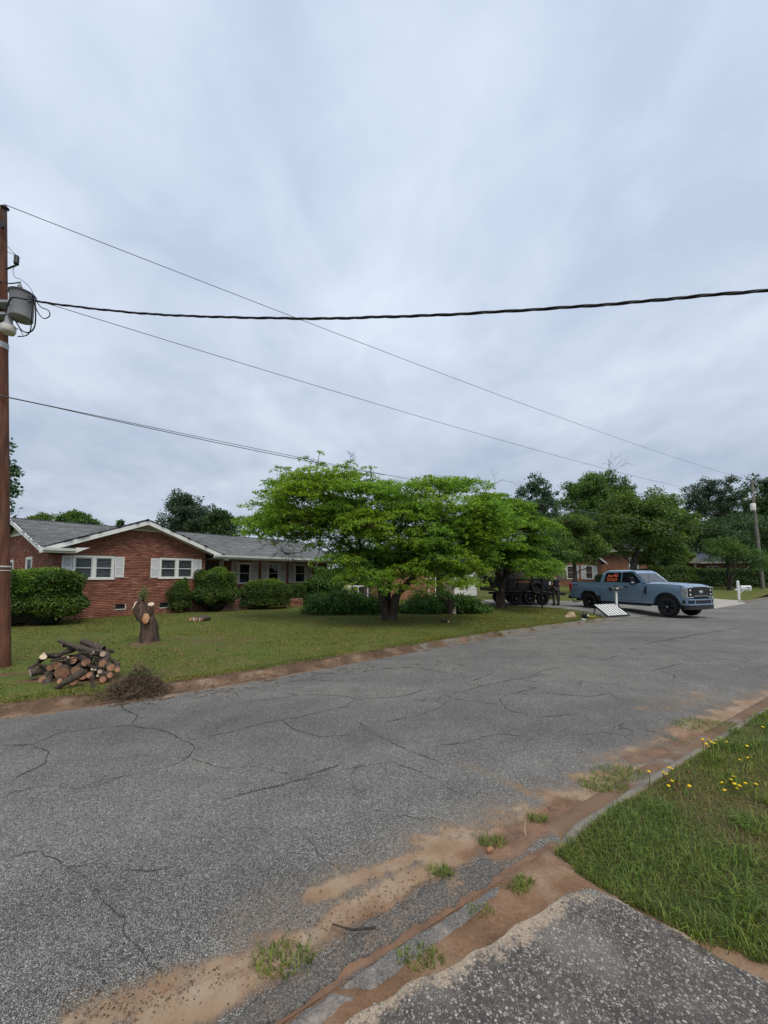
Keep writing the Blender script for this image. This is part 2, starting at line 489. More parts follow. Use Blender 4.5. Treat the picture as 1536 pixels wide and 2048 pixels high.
def mat_kerb(name, c, dirt, ds=3.0):
    t = NT(name)
    f = t.noise(45, 4, 0.7); b = t.noise(ds, 5, 0.6)
    c1 = t.ramp(f, [(0.3, vary(c, 0.72)), (0.7, vary(c, 1.2))])
    d = t.math('ADD', t.attr('dirt'), t.math('MULTIPLY', t.math('SUBTRACT', b, 0.5), 1.3))
    dc = t.ramp(t.noise(2.2, 5, 0.65), [(0.3, vary(dirt, 0.6)), (0.5, dirt), (0.62, (0.19, 0.125, 0.082)), (0.75, (0.27, 0.205, 0.15))])
    st = t.mix(t.framp(t.noise(8, 5, stretch=(0.5, 1, 1)), 0.5, 0.7, 0, 0.55), c1, vary(c, 0.4))
    t.base(t.mix(t.framp(d, 0.4, 0.62), st, dc), 0.92, 0.15)
    t.bump(f, 0.5, 0.006)
    return t.m
M['kerb'] = mat_kerb('kerb concrete', (0.215, 0.19, 0.162), (0.185, 0.115, 0.075))
M['aggregate_lip'] = (lambda t: (t.base(t.mix(t.framp(t.noise(6, 5, 0.65), 0.45, 0.68), t.ramp(t.noise(90, 4, 0.7), [(0.3, (0.07, 0.064, 0.06)), (0.55, (0.17, 0.155, 0.142)), (0.72, (0.36, 0.33, 0.3))]), t.ramp(t.noise(50, 3), [(0.3, (0.22, 0.185, 0.155)), (0.7, (0.36, 0.32, 0.28))])), 0.92, 0.2), t.bump(t.noise(110, 4, 0.7), 0.9, 0.008), t.m)[2])(NT('worn kerb concrete'))
M['kerb_far'] = mat_kerb('earthy kerb', (0.17, 0.15, 0.125), (0.12, 0.075, 0.048), 1.6)
def mat_patch():
    t = NT('asphalt patch')
    d = t.voro(105, 'DISTANCE_TO_EDGE'); f = t.noise(80, 3); b = t.noise(6, 5, 0.65)
    c = t.mix(t.framp(d, 0, 0.14), (0.045, 0.041, 0.037), t.ramp(f, [(0.35, (0.095, 0.088, 0.08)), (0.6, (0.18, 0.166, 0.15)), (0.74, (0.34, 0.315, 0.285))]))
    c = t.mix(t.framp(t.math('ADD', b, t.math('MULTIPLY', t.math('SUBTRACT', f, 0.5), 0.5)), 0.5, 0.72, 0, 0.8), c, (0.26, 0.175, 0.115))
    t.base(c, 0.92, 0.15); t.bump(d, 0.7, 0.005)
    return t.m
M['patch'] = mat_patch()
M['crack'] = mat_simple('crack filler dirt', (0.048, 0.044, 0.039), 0.95, 0.1)
M['drive'] = (lambda t: (t.base(t.mix(t.framp(t.noise(1.2, 5), 0.4, 0.65), t.ramp(t.noise(60, 3), [(0.3, (0.11, 0.11, 0.108)), (0.7, (0.2, 0.198, 0.19))]), (0.27, 0.255, 0.23)), 0.9, 0.2), t.m)[1])(NT('old driveway'))
M['drive2'] = mat_simple('pale concrete', (0.36, 0.335, 0.295), 0.9, 0.2, nscale=3, amt=0.22)
M['earth'] = mat_simple('far earth', (0.07, 0.09, 0.035), 0.95, 0.1, nscale=0.2, amt=0.4)
# brick with a colour of its own for every brick
def mat_brick(name, stops):
    t = NT(name)
    r = t.island()
    c = t.ramp(r, stops)
    c = t.mix(1.0, c, t.ramp(t.noise(1.1, 4), [(0.3, (0.82, 0.8, 0.8)), (0.7, (1.15, 1.15, 1.15))]), 'MULTIPLY')
    t.base(t.mix(t.framp(t.noise(40, 3), 0.5, 0.75, 0, 0.35), c, vary(stops[1][1], 0.6)), 0.92, 0.15)
    t.bump(t.noise(90, 3), 0.5, 0.004)
    return t.m
M['brick'] = mat_brick('red brick', [(0.0, (0.15, 0.068, 0.052)), (0.10, (0.235, 0.096, 0.068)), (0.5, (0.285, 0.12, 0.083)), (0.88, (0.34, 0.15, 0.106)), (1.0, (0.42, 0.215, 0.155))])
M['brick2'] = mat_brick('tan brick', [(0.0, (0.24, 0.12, 0.075)), (0.2, (0.33, 0.165, 0.1)), (0.6, (0.38, 0.195, 0.12)), (1.0, (0.43, 0.24, 0.16))])
M['mortar'] = mat_simple('mortar', (0.26, 0.19, 0.15), 0.95, 0.1, nscale=20)
def mat_shingle():
    t = NT('asphalt shingle')
    r = t.island()
    c = t.ramp(r, [(0.0, (0.105, 0.112, 0.116)), (0.5, (0.148, 0.157, 0.162)), (1.0, (0.2, 0.21, 0.214))])
    c = t.mix(1.0, c, t.ramp(t.noise(0.5, 4, stretch=(1, 1, 1)), [(0.3, (0.88, 0.88, 0.9)), (0.7, (1.12, 1.12, 1.1))]), 'MULTIPLY')
    c = t.mix(t.framp(t.noise(150, 2), 0.45, 0.7, 0, 0.5), c, (0.22, 0.23, 0.235))
    t.base(c, 0.95, 0.12); t.bump(t.noise(150, 2), 0.5, 0.004)
    return t.m
M['shingle'] = mat_shingle()
M['roofdeck'] = mat_simple('roof felt', (0.085, 0.088, 0.1), 0.95, 0.1)
M['slate'] = mat_simple('dark shingle', (0.07, 0.08, 0.105), 0.9, 0.15, nscale=6, amt=0.3)
M['white'] = mat_simple('white paint', (0.72, 0.72, 0.70), 0.55, 0.35, nscale=3, amt=0.06)
M['white_old'] = mat_simple('weathered white paint', (0.62, 0.62, 0.59), 0.7, 0.3, nscale=5, amt=0.12)
M['shutter'] = mat_simple('shutter white', (0.66, 0.67, 0.68), 0.6, 0.3, nscale=4, amt=0.06)
def mat_glass(name, c, rough=0.03):
    t = NT(name); t.base(t.mix(t.noise(0.8, 2), c, vary(c, 1.5)), rough, 0.5)
    t.bump(t.noise(1.7, 1), 0.04, 0.05)
    return t.m
def mat_clear():
    t = NT('clear window glass')
    tr = t.n('ShaderNodeBsdfTransparent'); tr.inputs[0].default_value = (0.75, 0.8, 0.82, 1)
    t.base((0.02, 0.025, 0.03), 0.03, 0.5)
    mx = t.n('ShaderNodeMixShader'); mx.inputs[0].default_value = 0.62
    t.L(t.b.outputs[0], mx.inputs[1]); t.L(tr.outputs[0], mx.inputs[2]); t.L(mx.outputs[0], t.o.inputs[0])
    return t.m
M['glass_clear'] = mat_clear()
M['glass'] = mat_glass('window glass', (0.028, 0.034, 0.042))
M['glass_dark'] = mat_glass('tinted glass', (0.008, 0.009, 0.012))
M['glass'].node_tree.nodes['Principled BSDF'].inputs['Specular IOR Level'].default_value = 0.9
M['blind'] = mat_simple('blind slat', (0.24, 0.26, 0.27), 0.6, 0.3)
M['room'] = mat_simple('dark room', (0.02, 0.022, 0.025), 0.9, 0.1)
M['iron'] = mat_simple('black iron', (0.016, 0.016, 0.018), 0.5, 0.4)
M['bark'] = mat_bark('dark bark', (0.072, 0.056, 0.046))
M['bark_log'] = mat_bark('grey bark', (0.092, 0.074, 0.06), 22)
def mat_stump():
    t = NT('peeling stump bark')
    f = t.noise(13, 6, 0.7, stretch=(1, 1, 0.22)); g = t.noise(7, 5, 0.7); h = t.voro(16, 'F1', stretch=None) if False else t.noise(30, 4, 0.7)
    c = t.ramp(f, [(0.3, (0.025, 0.018, 0.015)), (0.5, (0.1, 0.072, 0.056)), (0.62, (0.2, 0.13, 0.10)), (0.78, (0.3, 0.24, 0.2))])
    c = t.mix(t.framp(g, 0.5, 0.7, 0, 0.7), c, (0.13, 0.055, 0.04))
    t.base(t.mix(t.framp(h, 0.6, 0.75, 0, 0.5), c, (0.34, 0.32, 0.29)), 0.95, 0.15); t.bump(f, 1.0, 0.06)
    return t.m
M['bark_stump'] = mat_stump()
M['bark_far'] = mat_bark('far bark', (0.06, 0.05, 0.042), 6)
def mat_cut():
    t = NT('fresh cut wood')
    f = t.noise(9, 4); g = t.voro(3.0, 'F1')
    c = t.ramp(f, [(0.25, (0.44, 0.2, 0.1)), (0.55, (0.58, 0.32, 0.19)), (0.8, (0.68, 0.47, 0.31))])
    t.base(t.mix(t.framp(t.noise(60, 3), 0.5, 0.7, 0, 0.4), c, (0.3, 0.13, 0.065)), 0.85, 0.2)
    return t.m
M['cut'] = mat_cut()
M['cut_red'] = mat_simple('red heartwood', (0.40, 0.21, 0.13), 0.85, 0.2, nscale=14, amt=0.35)
M['cut_pale'] = mat_simple('pale cut wood', (0.62, 0.48, 0.35), 0.85, 0.2, nscale=14, amt=0.25)
M['twig'] = mat_simple('dry twigs', (0.15, 0.105, 0.075), 0.9, 0.15, nscale=12, amt=0.5)
def mat_pole():
    t = NT('creosoted pole')
    f = t.noise(16, 6, 0.7, stretch=(1, 1, 0.06)); 
    c = t.ramp(f, [(0.3, (0.045, 0.02, 0.013)), (0.5, (0.12, 0.05, 0.03)), (0.65, (0.17, 0.075, 0.045)), (0.8, (0.26, 0.14, 0.095))])
    t.base(t.mix(t.framp(t.noise(1.3, 4), 0.5, 0.7, 0, 0.6), c, (0.075, 0.05, 0.04)), 0.85, 0.25); t.bump(f, 0.7, 0.02)
    return t.m
M['pole'] = mat_pole()
M['pole_grey'] = mat_bark('weathered pole', (0.2, 0.19, 0.16), 9)
M['steel'] = mat_simple('galvanised steel', (0.36, 0.38, 0.4), 0.5, 0.5, 0.4, nscale=5, amt=0.15)
M['tank'] = mat_simple('grey tank paint', (0.30, 0.315, 0.33), 0.55, 0.35, nscale=4, amt=0.12)
M['porcelain'] = mat_simple('grey porcelain', (0.14, 0.15, 0.17), 0.3, 0.5)
M['wire'] = mat_simple('black cable', (0.016, 0.017, 0.02), 0.6, 0.3)
M['wire_grey'] = mat_simple('aluminium wire', (0.12, 0.125, 0.135), 0.55, 0.4)
M['lens'] = mat_simple('frosted lens', (0.7, 0.68, 0.62), 0.35, 0.5)
def mat_paint():
    t = NT('pale blue metallic paint')
    c = (0.195, 0.29, 0.41)
    t.base(t.mix(t.noise(900, 1), vary(c, 0.93), vary(c, 1.07)), 0.26, 0.5, 0.35)
    t.b.inputs['Coat Weight'].default_value = 1.0; t.b.inputs['Coat Roughness'].default_value = 0.06
    # road dust low on the body
    return t.m
M['paint'] = mat_paint()
M['black_plastic'] = mat_simple('black plastic', (0.018, 0.019, 0.021), 0.5, 0.35)
M['black_gloss'] = mat_simple('gloss black', (0.012, 0.012, 0.014), 0.22, 0.5)
M['tyre'] = mat_simple('tyre rubber', (0.02, 0.02, 0.021), 0.85, 0.2, nscale=10, amt=0.3)
M['rim'] = mat_simple('black alloy', (0.022, 0.022, 0.025), 0.35, 0.5, 0.5)
M['chrome'] = mat_simple('bright trim', (0.62, 0.65, 0.68), 0.25, 0.5, 0.7, amt=0.05)
M['lamp'] = mat_simple('clear lamp', (0.5, 0.52, 0.55), 0.15, 0.6)
M['tail'] = mat_simple('red lamp', (0.36, 0.03, 0.03), 0.2, 0.5)
M['sticker'] = mat_simple('red orange decal', (0.85, 0.16, 0.07), 0.6, 0.3, amt=0.1)
M['sticker_dim'] = mat_simple('faded orange lettering', (0.32, 0.12, 0.04), 0.7, 0.2, amt=0.2)
M['trailer'] = mat_simple('black trailer paint', (0.014, 0.015, 0.02), 0.5, 0.35, nscale=4, amt=0.3)
M['board'] = mat_simple('weathered boards', (0.13, 0.105, 0.09), 0.9, 0.15, nscale=7, amt=0.35)
M['skin'] = mat_simple('skin', (0.36, 0.19, 0.13), 0.6, 0.3)
M['navy'] = mat_simple('navy cotton', (0.018, 0.02, 0.034), 0.9, 0.15, nscale=12)
M['trouser'] = mat_simple('grey work trousers', (0.05, 0.05, 0.048), 0.9, 0.15, nscale=12)
M['boot'] = mat_simple('dark boots', (0.03, 0.024, 0.02), 0.8, 0.2)
M['stone'] = mat_simple('tan cloth', (0.36, 0.26, 0.17), 0.9, 0.15, nscale=9, amt=0.25, bump=0.3)
M['yellow'] = mat_simple('yellow petals', (0.78, 0.52, 0.015), 0.6, 0.2, nscale=30, amt=0.15)
M['yellow_paint'] = mat_simple('faded yellow plastic', (0.4, 0.3, 0.05), 0.6, 0.3)
M['darkgreen'] = mat_simple('dark green mailbox', (0.03, 0.042, 0.042), 0.45, 0.4)
# foliage
M['leaf_dogwood'] = mat_leaf('dogwood leaf', (0.15, 0.28, 0.06), 0.52, 0.45, hue=(1.3, 1.0, 0.8))
M['leaf_dogwood2'] = mat_leaf('lime dogwood leaf', (0.19, 0.335, 0.07), 0.54, 0.45, hue=(1.35, 1.0, 0.8))
M['leaf_mid'] = mat_leaf('oak leaf', (0.095, 0.185, 0.062), 0.32, 0.5)
M['leaf_olive'] = mat_leaf('olive leaf', (0.11, 0.185, 0.06), 0.32, 0.5)
M['leaf_dark'] = mat_leaf('dark leaf', (0.058, 0.112, 0.052), 0.25, 0.5)
M['leaf_cool'] = mat_leaf('cool green leaf', (0.075, 0.14, 0.085), 0.28, 0.5, hue=(1.0, 1.0, 0.9))
M['leaf_pine'] = mat_leaf('pine needles', (0.064, 0.102, 0.068), 0.18, 0.5, hue=(1.1, 1.0, 0.9))
M['leaf_hedge'] = mat_leaf('hedge leaf', (0.075, 0.138, 0.036), 0.25, 0.55)
M['leaf_young'] = mat_leaf('young hedge shoot', (0.15, 0.26, 0.045), 0.4, 0.4)
M['leaf_cutpile'] = mat_leaf('cut dogwood leaf', (0.1, 0.185, 0.048), 0.35, 0.55, hue=(1.0, 1.0, 1.0))
M['leaf_dead'] = mat_leaf('brown leaf', (0.17, 0.085, 0.04), 0.15, 0.5)
M['shade_core'] = mat_simple('shaded bush core', (0.02, 0.022, 0.013), 0.95, 0.1, nscale=12, amt=0.5)  # near-black: the shade inside the bushes is put into this colour
M['litter'] = mat_leaf('gutter litter', (0.12, 0.075, 0.048), 0.05, 0.7)
M['blade'] = mat_leaf('grass blade', (0.125, 0.195, 0.042), 0.4, 0.6, hue=(1.45, 1.05, 0.9))
M['blade_dry'] = mat_leaf('dry grass blade', (0.2, 0.17, 0.07), 0.3, 0.4)
M['blade_lawn'] = mat_leaf('lawn blade', (0.125, 0.16, 0.035), 0.3, 0.5, hue=(1.45, 1.0, 0.9))
# ================================================================== GROUND
DX, DY = math.cos(R(35)), math.sin(R(35))
def sn(x, y): return x * DX + y * DY, -x * DY + y * DX
def xy(s, n): return s * DX - n * DY, s * DY + n * DX
def poly_sn(pts):
    a = np.array([sn(*p) for p in pts]); a = a[np.argsort(a[:, 0])]
    def f(s):
        s = np.asarray(s, float); acc = 0
        for k in (-0.5, -0.25, 0, 0.25, 0.5):
            acc = acc + np.interp(s + k, a[:, 0], a[:, 1])
        return acc / 5
    return f
fN = poly_sn([(-60, -38), (-20, -11.2), (-6, -2.1), (-0.42, 1.69), (0.08, 2.03), (0.72, 2.44), (1.15, 2.73), (1.86, 3.2), (2.7, 3.76), (3.7, 4.39), (5.17, 5.34), (12, 9.8), (30, 21.6), (70, 47), (160, 106)])
fF = poly_sn([(-80, -44), (-20, -4.6), (-10, 1.7), (-4.86, 5.03), (-3.97, 5.54), (-3.29, 6.0), (-1.9, 7.1), (0.61, 9.2), (3.46, 11.55), (9.68, 15.98), (16.81, 20.75), (23, 25.0), (30.14, 30.45), (70, 60), (160, 126)])

def mouth(s): return np.maximum(sstep(16.4, 17.0, s) * sstep(26.0, 25.4, s), sstep(26.8, 27.4, s) * sstep(34.2, 33.6, s))
def gz(x, y):
    """height of the ground, kerbs and lawns"""
    x = np.asarray(x, float); y = np.asarray(y, float)
    s, n = sn(x, y)
    tf = n - fF(s); tn = fN(s) - n
    zf = 0.10 * sstep(0.14, 0.26, tf) * (1 - 0.3 * sstep(6, 2, s) * (1 - sstep(0.4, 1.5, tf))) + 0.5 * sstep(27, 38, y) * sstep(12, 20, x)
    zf = zf * (1 - mouth(s) * (1 - sstep(-0.1, 1.5, tf)))
    zf = zf + 0.05 * (vnoise(x, y, 0.3, 3) - 0.5) * sstep(0.5, 2.5, tf)
    nl = sstep(2.5, 2.9, s)
    zn = (0.075 * nl + 0.02 * (1 - nl)) * sstep(0.0, 0.09, tn)
    return np.where(tf > 0, zf, np.where(tn > 0, zn, 0.0))
def gzf(x, y): return float(gz(x, y))

def sheet(name, sv, rows, fz, mat, attrs=None, kind='structure', parent=None):
    """grid from along-road stations sv and per-station offsets rows(s)->n array"""
    sv = np.asarray(sv, float)
    N_ = np.stack([rows(s) for s in sv])
    S_ = np.repeat(sv[:, None], N_.shape[1], 1)
    X, Y = xy(S_, N_)
    Z = fz(X, Y, S_, N_)
    a, b = N_.shape
    idx = np.arange(a * b).reshape(a, b)
    Fc = np.stack([idx[:-1, :-1], idx[1:, :-1], idx[1:, 1:], idx[:-1, 1:]], -1).reshape(-1, 4)
    V = np.stack([X, Y, Z], -1).reshape(-1, 3)
    at_ = {k: fn(X, Y, S_, N_).ravel() for k, fn in (attrs or {}).items()}
    me = np_mesh(name, V, Fc, smooth=True, attrs=at_)
    return link(name, me, mat, parent, kind=kind)

def dist_poly(X, Y, pts):
    d = np.full(X.shape, 1e9)
    for (a, b) in zip(pts[:-1], pts[1:]):
        ax, ay, bx, by = a[0], a[1], b[0], b[1]
        L2 = (bx - ax) ** 2 + (by - ay) ** 2 + 1e-9
        t = np.clip(((X - ax) * (bx - ax) + (Y - ay) * (by - ay)) / L2, 0, 1)
        d = np.minimum(d, np.hypot(X - ax - t * (bx - ax), Y - ay - t * (by - ay)))
    return d
def field(X, Y, strokes):
    out = np.zeros(X.shape)
    for pts, w, k in strokes:
        p = [G(*q)[:2] for q in pts]
        out = np.maximum(out, k * np.clip(1.25 - dist_poly(X, Y, p) / (1.5 * w), 0, 1))
    return out
SAND = [([(300, 2048), (450, 1970), (590, 1893), (700, 1830), (800, 1772), (920, 1702), (1000, 1663)], 0.085, 0.95), ([(520, 1850), (700, 1775), (860, 1690), (1000, 1630)], 0.2, 0.47), ([(150, 2048), (330, 1985), (480, 1935), (560, 1890)], 0.082, 0.85), ([(430, 2010), (560, 1925), (640, 1850), (800, 1775), (930, 1710)], 0.061, 0.9),
        ([(540, 1830), (640, 1790), (720, 1755)], 0.107, 0.52), ([(620, 1800), (720, 1760), (820, 1720), (930, 1690)], 0.070, 0.9),
        ([(840, 1690), (960, 1650), (1050, 1615)], 0.098, 0.66), ([(900, 1670), (1010, 1650), (1090, 1620), (1180, 1590)], 0.082, 0.8),
        ([(930, 1535), (1000, 1560), (1080, 1600)], 0.049, 0.6), ([(1110, 1600), (1200, 1590), (1260, 1560), (1350, 1520)], 0.139, 0.86),
        ([(1150, 1560), (1210, 1550), (1250, 1530)], 0.082, 0.7), ([(1190, 1525), (1260, 1505), (1330, 1480)], 0.115, 0.56),
        ([(1380, 1470), (1450, 1440), (1536, 1400), (1600, 1370)], 0.213, 0.95), ([(1300, 1420), (1420, 1390)], 0.246, 0.4)]
CLAY = [([(985, 1706), (1060, 1662), (1130, 1612)], 0.12, 0.95), ([(300, 2160), (430, 2048), (560, 1960), (700, 1858), (860, 1765), (1000, 1705), (1110, 1650)], 0.041, 0.62), ([(420, 2160), (560, 2048), (690, 1945), (860, 1845), (1010, 1750), (1110, 1688)], 0.037, 0.95), ([(1010, 1690), (1090, 1640), (1160, 1610)], 0.074, 0.9), ([(930, 1715), (1000, 1680)], 0.049, 0.9), ([(1060, 1560), (1120, 1570)], 0.074, 0.55),
        ([(1170, 1540), (1250, 1545)], 0.049, 0.5), ([(1270, 1520), (1340, 1500), (1400, 1470)], 0.131, 0.8), ([(1180, 1500), (1330, 1450)], 0.205, 0.42),
        ([(560, 1955), (640, 1880), (700, 1840)], 0.041, 0.6), ([(440, 1890), (520, 1860)], 0.082, 0.4), ([(320, 1990), (420, 1960), (500, 1950)], 0.025, 0.7),
        ([(1350, 1480), (1450, 1420), (1536, 1375)], 0.164, 0.5)]
def a_sand(X, Y, S_, N_):
    near = field(X, Y, SAND)
    far = 0.62 * np.clip(1.2 - (fF(S_) - N_) / 0.22, 0, 1) * sstep(9, 1, S_)
    nb = 0.85 * np.clip(1.25 - (N_ - fN(S_)) / 0.14, 0, 1) * sstep(2.5, 3.2, S_)
    return np.maximum(np.maximum(near, far), nb)
def a_clay(X, Y, S_, N_):
    near = field(X, Y, CLAY)
    far = 0.75 * np.clip(1.2 - (fF(S_) - N_) / 0.16, 0, 1) * sstep(12, 4, S_) * sstep(-1.5, -0.5, S_)
    return np.maximum(near, far)

sv = np.concatenate([np.linspace(-70, -6, 40), np.linspace(-5.8, -2.2, 30), np.linspace(-2.1, 8, 260), np.linspace(8.2, 30, 90), np.linspace(31, 160, 50)])
base_u = np.concatenate([np.linspace(0, 0.28, 60), np.linspace(0.29, 0.9, 50), np.linspace(0.91, 1, 14)])
def road_rows(s):
    a, b = float(fN(s)), float(fF(s)); return a + (b - a) * base_u
def road_z(X, Y, S_, N_):
    w = fF(S_) - fN(S_); u = (N_ - fN(S_)) / w
    return 0.035 * (1 - (2 * u - 1) ** 2) * 1.0 + 0.012 * (vnoise(X, Y, 0.6, 5) - 0.5) * sstep(0, 0.05, u) * sstep(1, 0.95, u)
road = sheet('road', sv, road_rows, road_z, M['road'], {'sand': a_sand, 'clay': a_clay})
def roadz(x, y):
    s, n = sn(x, y); a, b = float(fN(s)), float(fF(s)); u = (n - a) / (b - a)
    return float(road_z(np.array(x), np.array(y), np.array(s), np.array(n))) if 0 < u < 1 else gzf(x, y)

# far kerb: gutter pan, upstand and top, half buried in washed earth on the left
svk = np.concatenate([np.linspace(-70, -6, 40), np.linspace(-5.8, 14, 240), np.linspace(14.3, 40, 100), np.linspace(42, 160, 40)])
prof_k = np.array([(-0.02, -0.02), (0.0, 0.006), (0.07, 0.010), (0.13, 0.022), (0.17, 0.055), (0.21, 0.098), (0.24, 0.110), (0.33, 0.112), (0.36, 0.06)])
def kz(X, Y, S_, N_):
    z = np.interp(N_ - fF(S_), prof_k[:, 0], prof_k[:, 1])
    drop = mouth(S_)
    z = np.where(z > 0.015, z * (1 - drop * 0.9) * (1 - 0.3 * sstep(6, 2, S_)), z)
    return z + 0.02 * (vnoise(X, Y, 2.2, 8) - 0.5) * sstep(6, 2, S_) + 0.012 * (vnoise(X, Y, 7, 9) - 0.5) * sstep(8, 3, S_)
def k_dirt(X, Y, S_, N_):
    t = N_ - fF(S_)
    left = sstep(9, 3.5, S_)
    lightstrip = sstep(0.17, 0.1, t) * sstep(-1.2, -1.8, S_)
    return np.clip(0.4 + 0.35 * left - 0.75 * lightstrip, 0, 1)
kerb_far = sheet('kerb', svk, lambda s: float(fF(s)) + prof_k[:, 0], kz, M['kerb_far'], {'dirt': k_dirt})

# lawn beyond the road
sl = np.concatenate([np.linspace(-70, -6, 50), np.linspace(-5.7, 22, 180), np.linspace(22.5, 60, 90), np.linspace(62, 190, 40)])
tl = np.concatenate([np.linspace(0.27, 2.0, 20), np.linspace(2.15, 12, 50), np.linspace(12.5, 40, 50), np.linspace(42, 170, 30)])
def l_dirt(X, Y, S_, N_):
    t = N_ - fF(S_)
    band = 0.8 * sstep(0.78, 0.3, t + 0.35 * (vnoise(S_, N_, 0.9, 4) - 0.5) * sstep(-1, 1, S_)) * sstep(10, 4, S_)
    stump = np.maximum(0.62 * np.clip(1.4 - np.hypot(X + 6.2, Y - 9.9) / 0.55, 0, 1), 0.4 * np.clip(1.5 - np.hypot((X + 5.2) / 2.4, (Y - 10.2) / 1.6), 0, 1))
    pile = 0.66 * np.clip(1.3 - np.hypot((X + 5.1) / 1.5, (Y - 6.6) / 0.7), 0, 1)
    pole_ = 0.7 * np.clip(1.3 - dist_poly(X, Y, [(-8.6, 6.5), (-6.2, 6.85)]) / 0.22, 0, 1)
    bed = 0.5 * np.clip(1.25 - dist_poly(X, Y, [(-12.6, 14.2), (-9.0, 19.0), (-4.8, 21.4)]) / 0.75, 0, 1)
    edge = 0.36 * sstep(3, 0.5, t) * sstep(12, 3, S_)
    return np.max([band, stump, pile, pole_, bed, edge], axis=0)
lawn = sheet('lawn', sl, lambda s: float(fF(s)) + tl, lambda X, Y, S_, N_: gz(X, Y) + 0.02 * (vnoise(X, Y, 1.5, 12) - 0.5), M['lawn'], {'dirt': l_dirt})

# base earth to the horizon
eb = MB(); eb.quad((-900, -900, -0.35), (900, -900, -0.35), (900, 900, -0.35), (-900, 900, -0.35)); eb.build('ground', M['earth'], kind='structure')
wd = MB(); 
# near side: soil under the sand, the verge and its grass
sn_ = np.concatenate([np.linspace(-70, -6, 30), np.linspace(-5.5, -1.0, 30), np.linspace(-0.95, 8.5, 260), np.linspace(8.8, 30, 60), np.linspace(32, 160, 30)])
tn_ = np.concatenate([[-0.03], np.linspace(0.0, 2.2, 90), np.linspace(2.25, 8, 40), np.linspace(9, 60, 16)])
DRIVE_L = [(690, 2048), (770, 1995), (860, 1945), (950, 1897), (1040, 1850), (1100, 1810), (1150, 1788), (1185, 1782)]
DRIVE_R = [(1640, 2048), (1536, 1962), (1470, 1925), (1420, 1897), (1350, 1858), (1300, 1832), (1240, 1800), (1190, 1783)]
DZ = 0.05
dl = [G(*p, DZ) for p in DRIVE_L]; dr = [G(*p, DZ) for p in DRIVE_R]
def ext(a, b, k): return a + (a - b).normalized() * k
dl = [ext(dl[0], dl[2], 5.0), ext(dl[0], dl[2], 1.2)] + dl
dr = [Vector((6.6, -2.6, DZ)), Vector((2.6, 1.05, DZ))] + dr
dr_line = [(p.x, p.y) for p in dr]
def turf_mask(X, Y):
    """1 where the near verge carries grass"""
    s, n = sn(X, Y); tn = fN(s) - n
    edge_s = np.interp(tn, [0.2, 0.45, 0.9, 1.4, 2.0, 3.0], [2.55, 2.62, 2.42, 2.27, 2.2, 2.2])
    # right of the driveway edge
    pts = sorted(dr_line, key=lambda p: p[1])
    ye = np.interp(X, [1.0, 1.15, 1.21, 1.4, 1.57, 1.74, 2.6, 6.6], [2.72, 2.45, 2.32, 2.12, 1.96, 1.85, 1.05, -2.6])
    m = (tn > 0.035 + 0.075 * vnoise(X, Y, 4, 21)) & (Y > ye + 0.03 + 0.06 * (vnoise(X, Y, 9, 22))) & (X > 1.0 + 0.12 * vnoise(Y, X, 5, 23))
    return m
def n_turf(X, Y, S_, N_): return turf_mask(X, Y) * (0.95 - 0.5 * sstep(0.78, 0.9, vnoise(X, Y, 1.3, 33)))
def n_z(X, Y, S_, N_):
    z = gz(X, Y) + 0.012 * (vnoise(X, Y, 6, 31) - 0.5)
    return np.where(fN(S_) - N_ < 0, -0.03, z)
soil = sheet('verge', sn_, lambda s: float(fN(s)) - tn_, n_z, M['soil'], {'turf': n_turf})

# driveway apron of exposed aggregate (ruled between its two edges, rim rounded down)
def resample(pts, n):
    P = np.array([tuple(p) for p in pts]); d = np.r_[0, np.cumsum(np.linalg.norm(np.diff(P, axis=0), axis=1))]
    t = np.linspace(0, d[-1], n); return np.stack([np.interp(t, d, P[:, k]) for k in range(3)], 1)
def dense(pts, n):
    P = np.array([tuple(p) for p in pts]); k = np.r_[np.linspace(0, 1, n // 4, endpoint=False), np.linspace(1, len(P) - 1, n - n // 4)]
    return np.stack([np.interp(k, np.arange(len(P)), P[:, j]) for j in range(3)], 1)
Lp = dense(dl, 130); Rp = dense(dr, 130)
jl = 0.03 * (vnoise(Lp[:, 0] * 3, Lp[:, 1] * 3, 3, 41) - 0.5); jr = 0.03 * (vnoise(Rp[:, 0] * 3, Rp[:, 1] * 3, 3, 42) - 0.5)
Lp[:, 0] += jl; Lp[:, 1] -= jl; Rp[:, 0] += jr; Rp[:, 1] += jr
u = np.r_[0, 0.004, np.linspace(0.01, 0.99, 110), 0.996, 1]
P = Lp[:, None, :] * (1 - u)[None, :, None] + Rp[:, None, :] * u[None, :, None]
P[:, :, 2] = DZ + 0.006 * (vnoise(P[:, :, 0], P[:, :, 1], 3, 43) - 0.5)
P[:, (0, -1), 2] = 0.015; P[:, (1, -2), 2] -= 0.006
idx = np.arange(P.shape[0] * P.shape[1]).reshape(P.shape[:2])
Fd = np.stack([idx[:-1, :-1], idx[:-1, 1:], idx[1:, 1:], idx[1:, :-1]], -1).reshape(-1, 4)
Lx = [tuple(G(*p, DZ)[:2]) for p in DRIVE_L]
dsand = 0.72 * np.clip(1.05 - dist_poly(P[:, :, 0], P[:, :, 1], Lx) / 0.19, 0, 1) + 0.35 * (vnoise(P[:, :, 0], P[:, :, 1], 7, 46) - 0.5)
dsand = np.maximum(dsand, 0.62 * np.clip(1.2 - dist_poly(P[:, :, 0], P[:, :, 1], [p for p in dr_line[2:]]) / 0.05, 0, 1))
driveway = link('driveway', np_mesh('driveway', P.reshape(-1, 3), Fd, True, attrs={'sand': dsand.ravel()}), M['aggregate'], kind='structure')

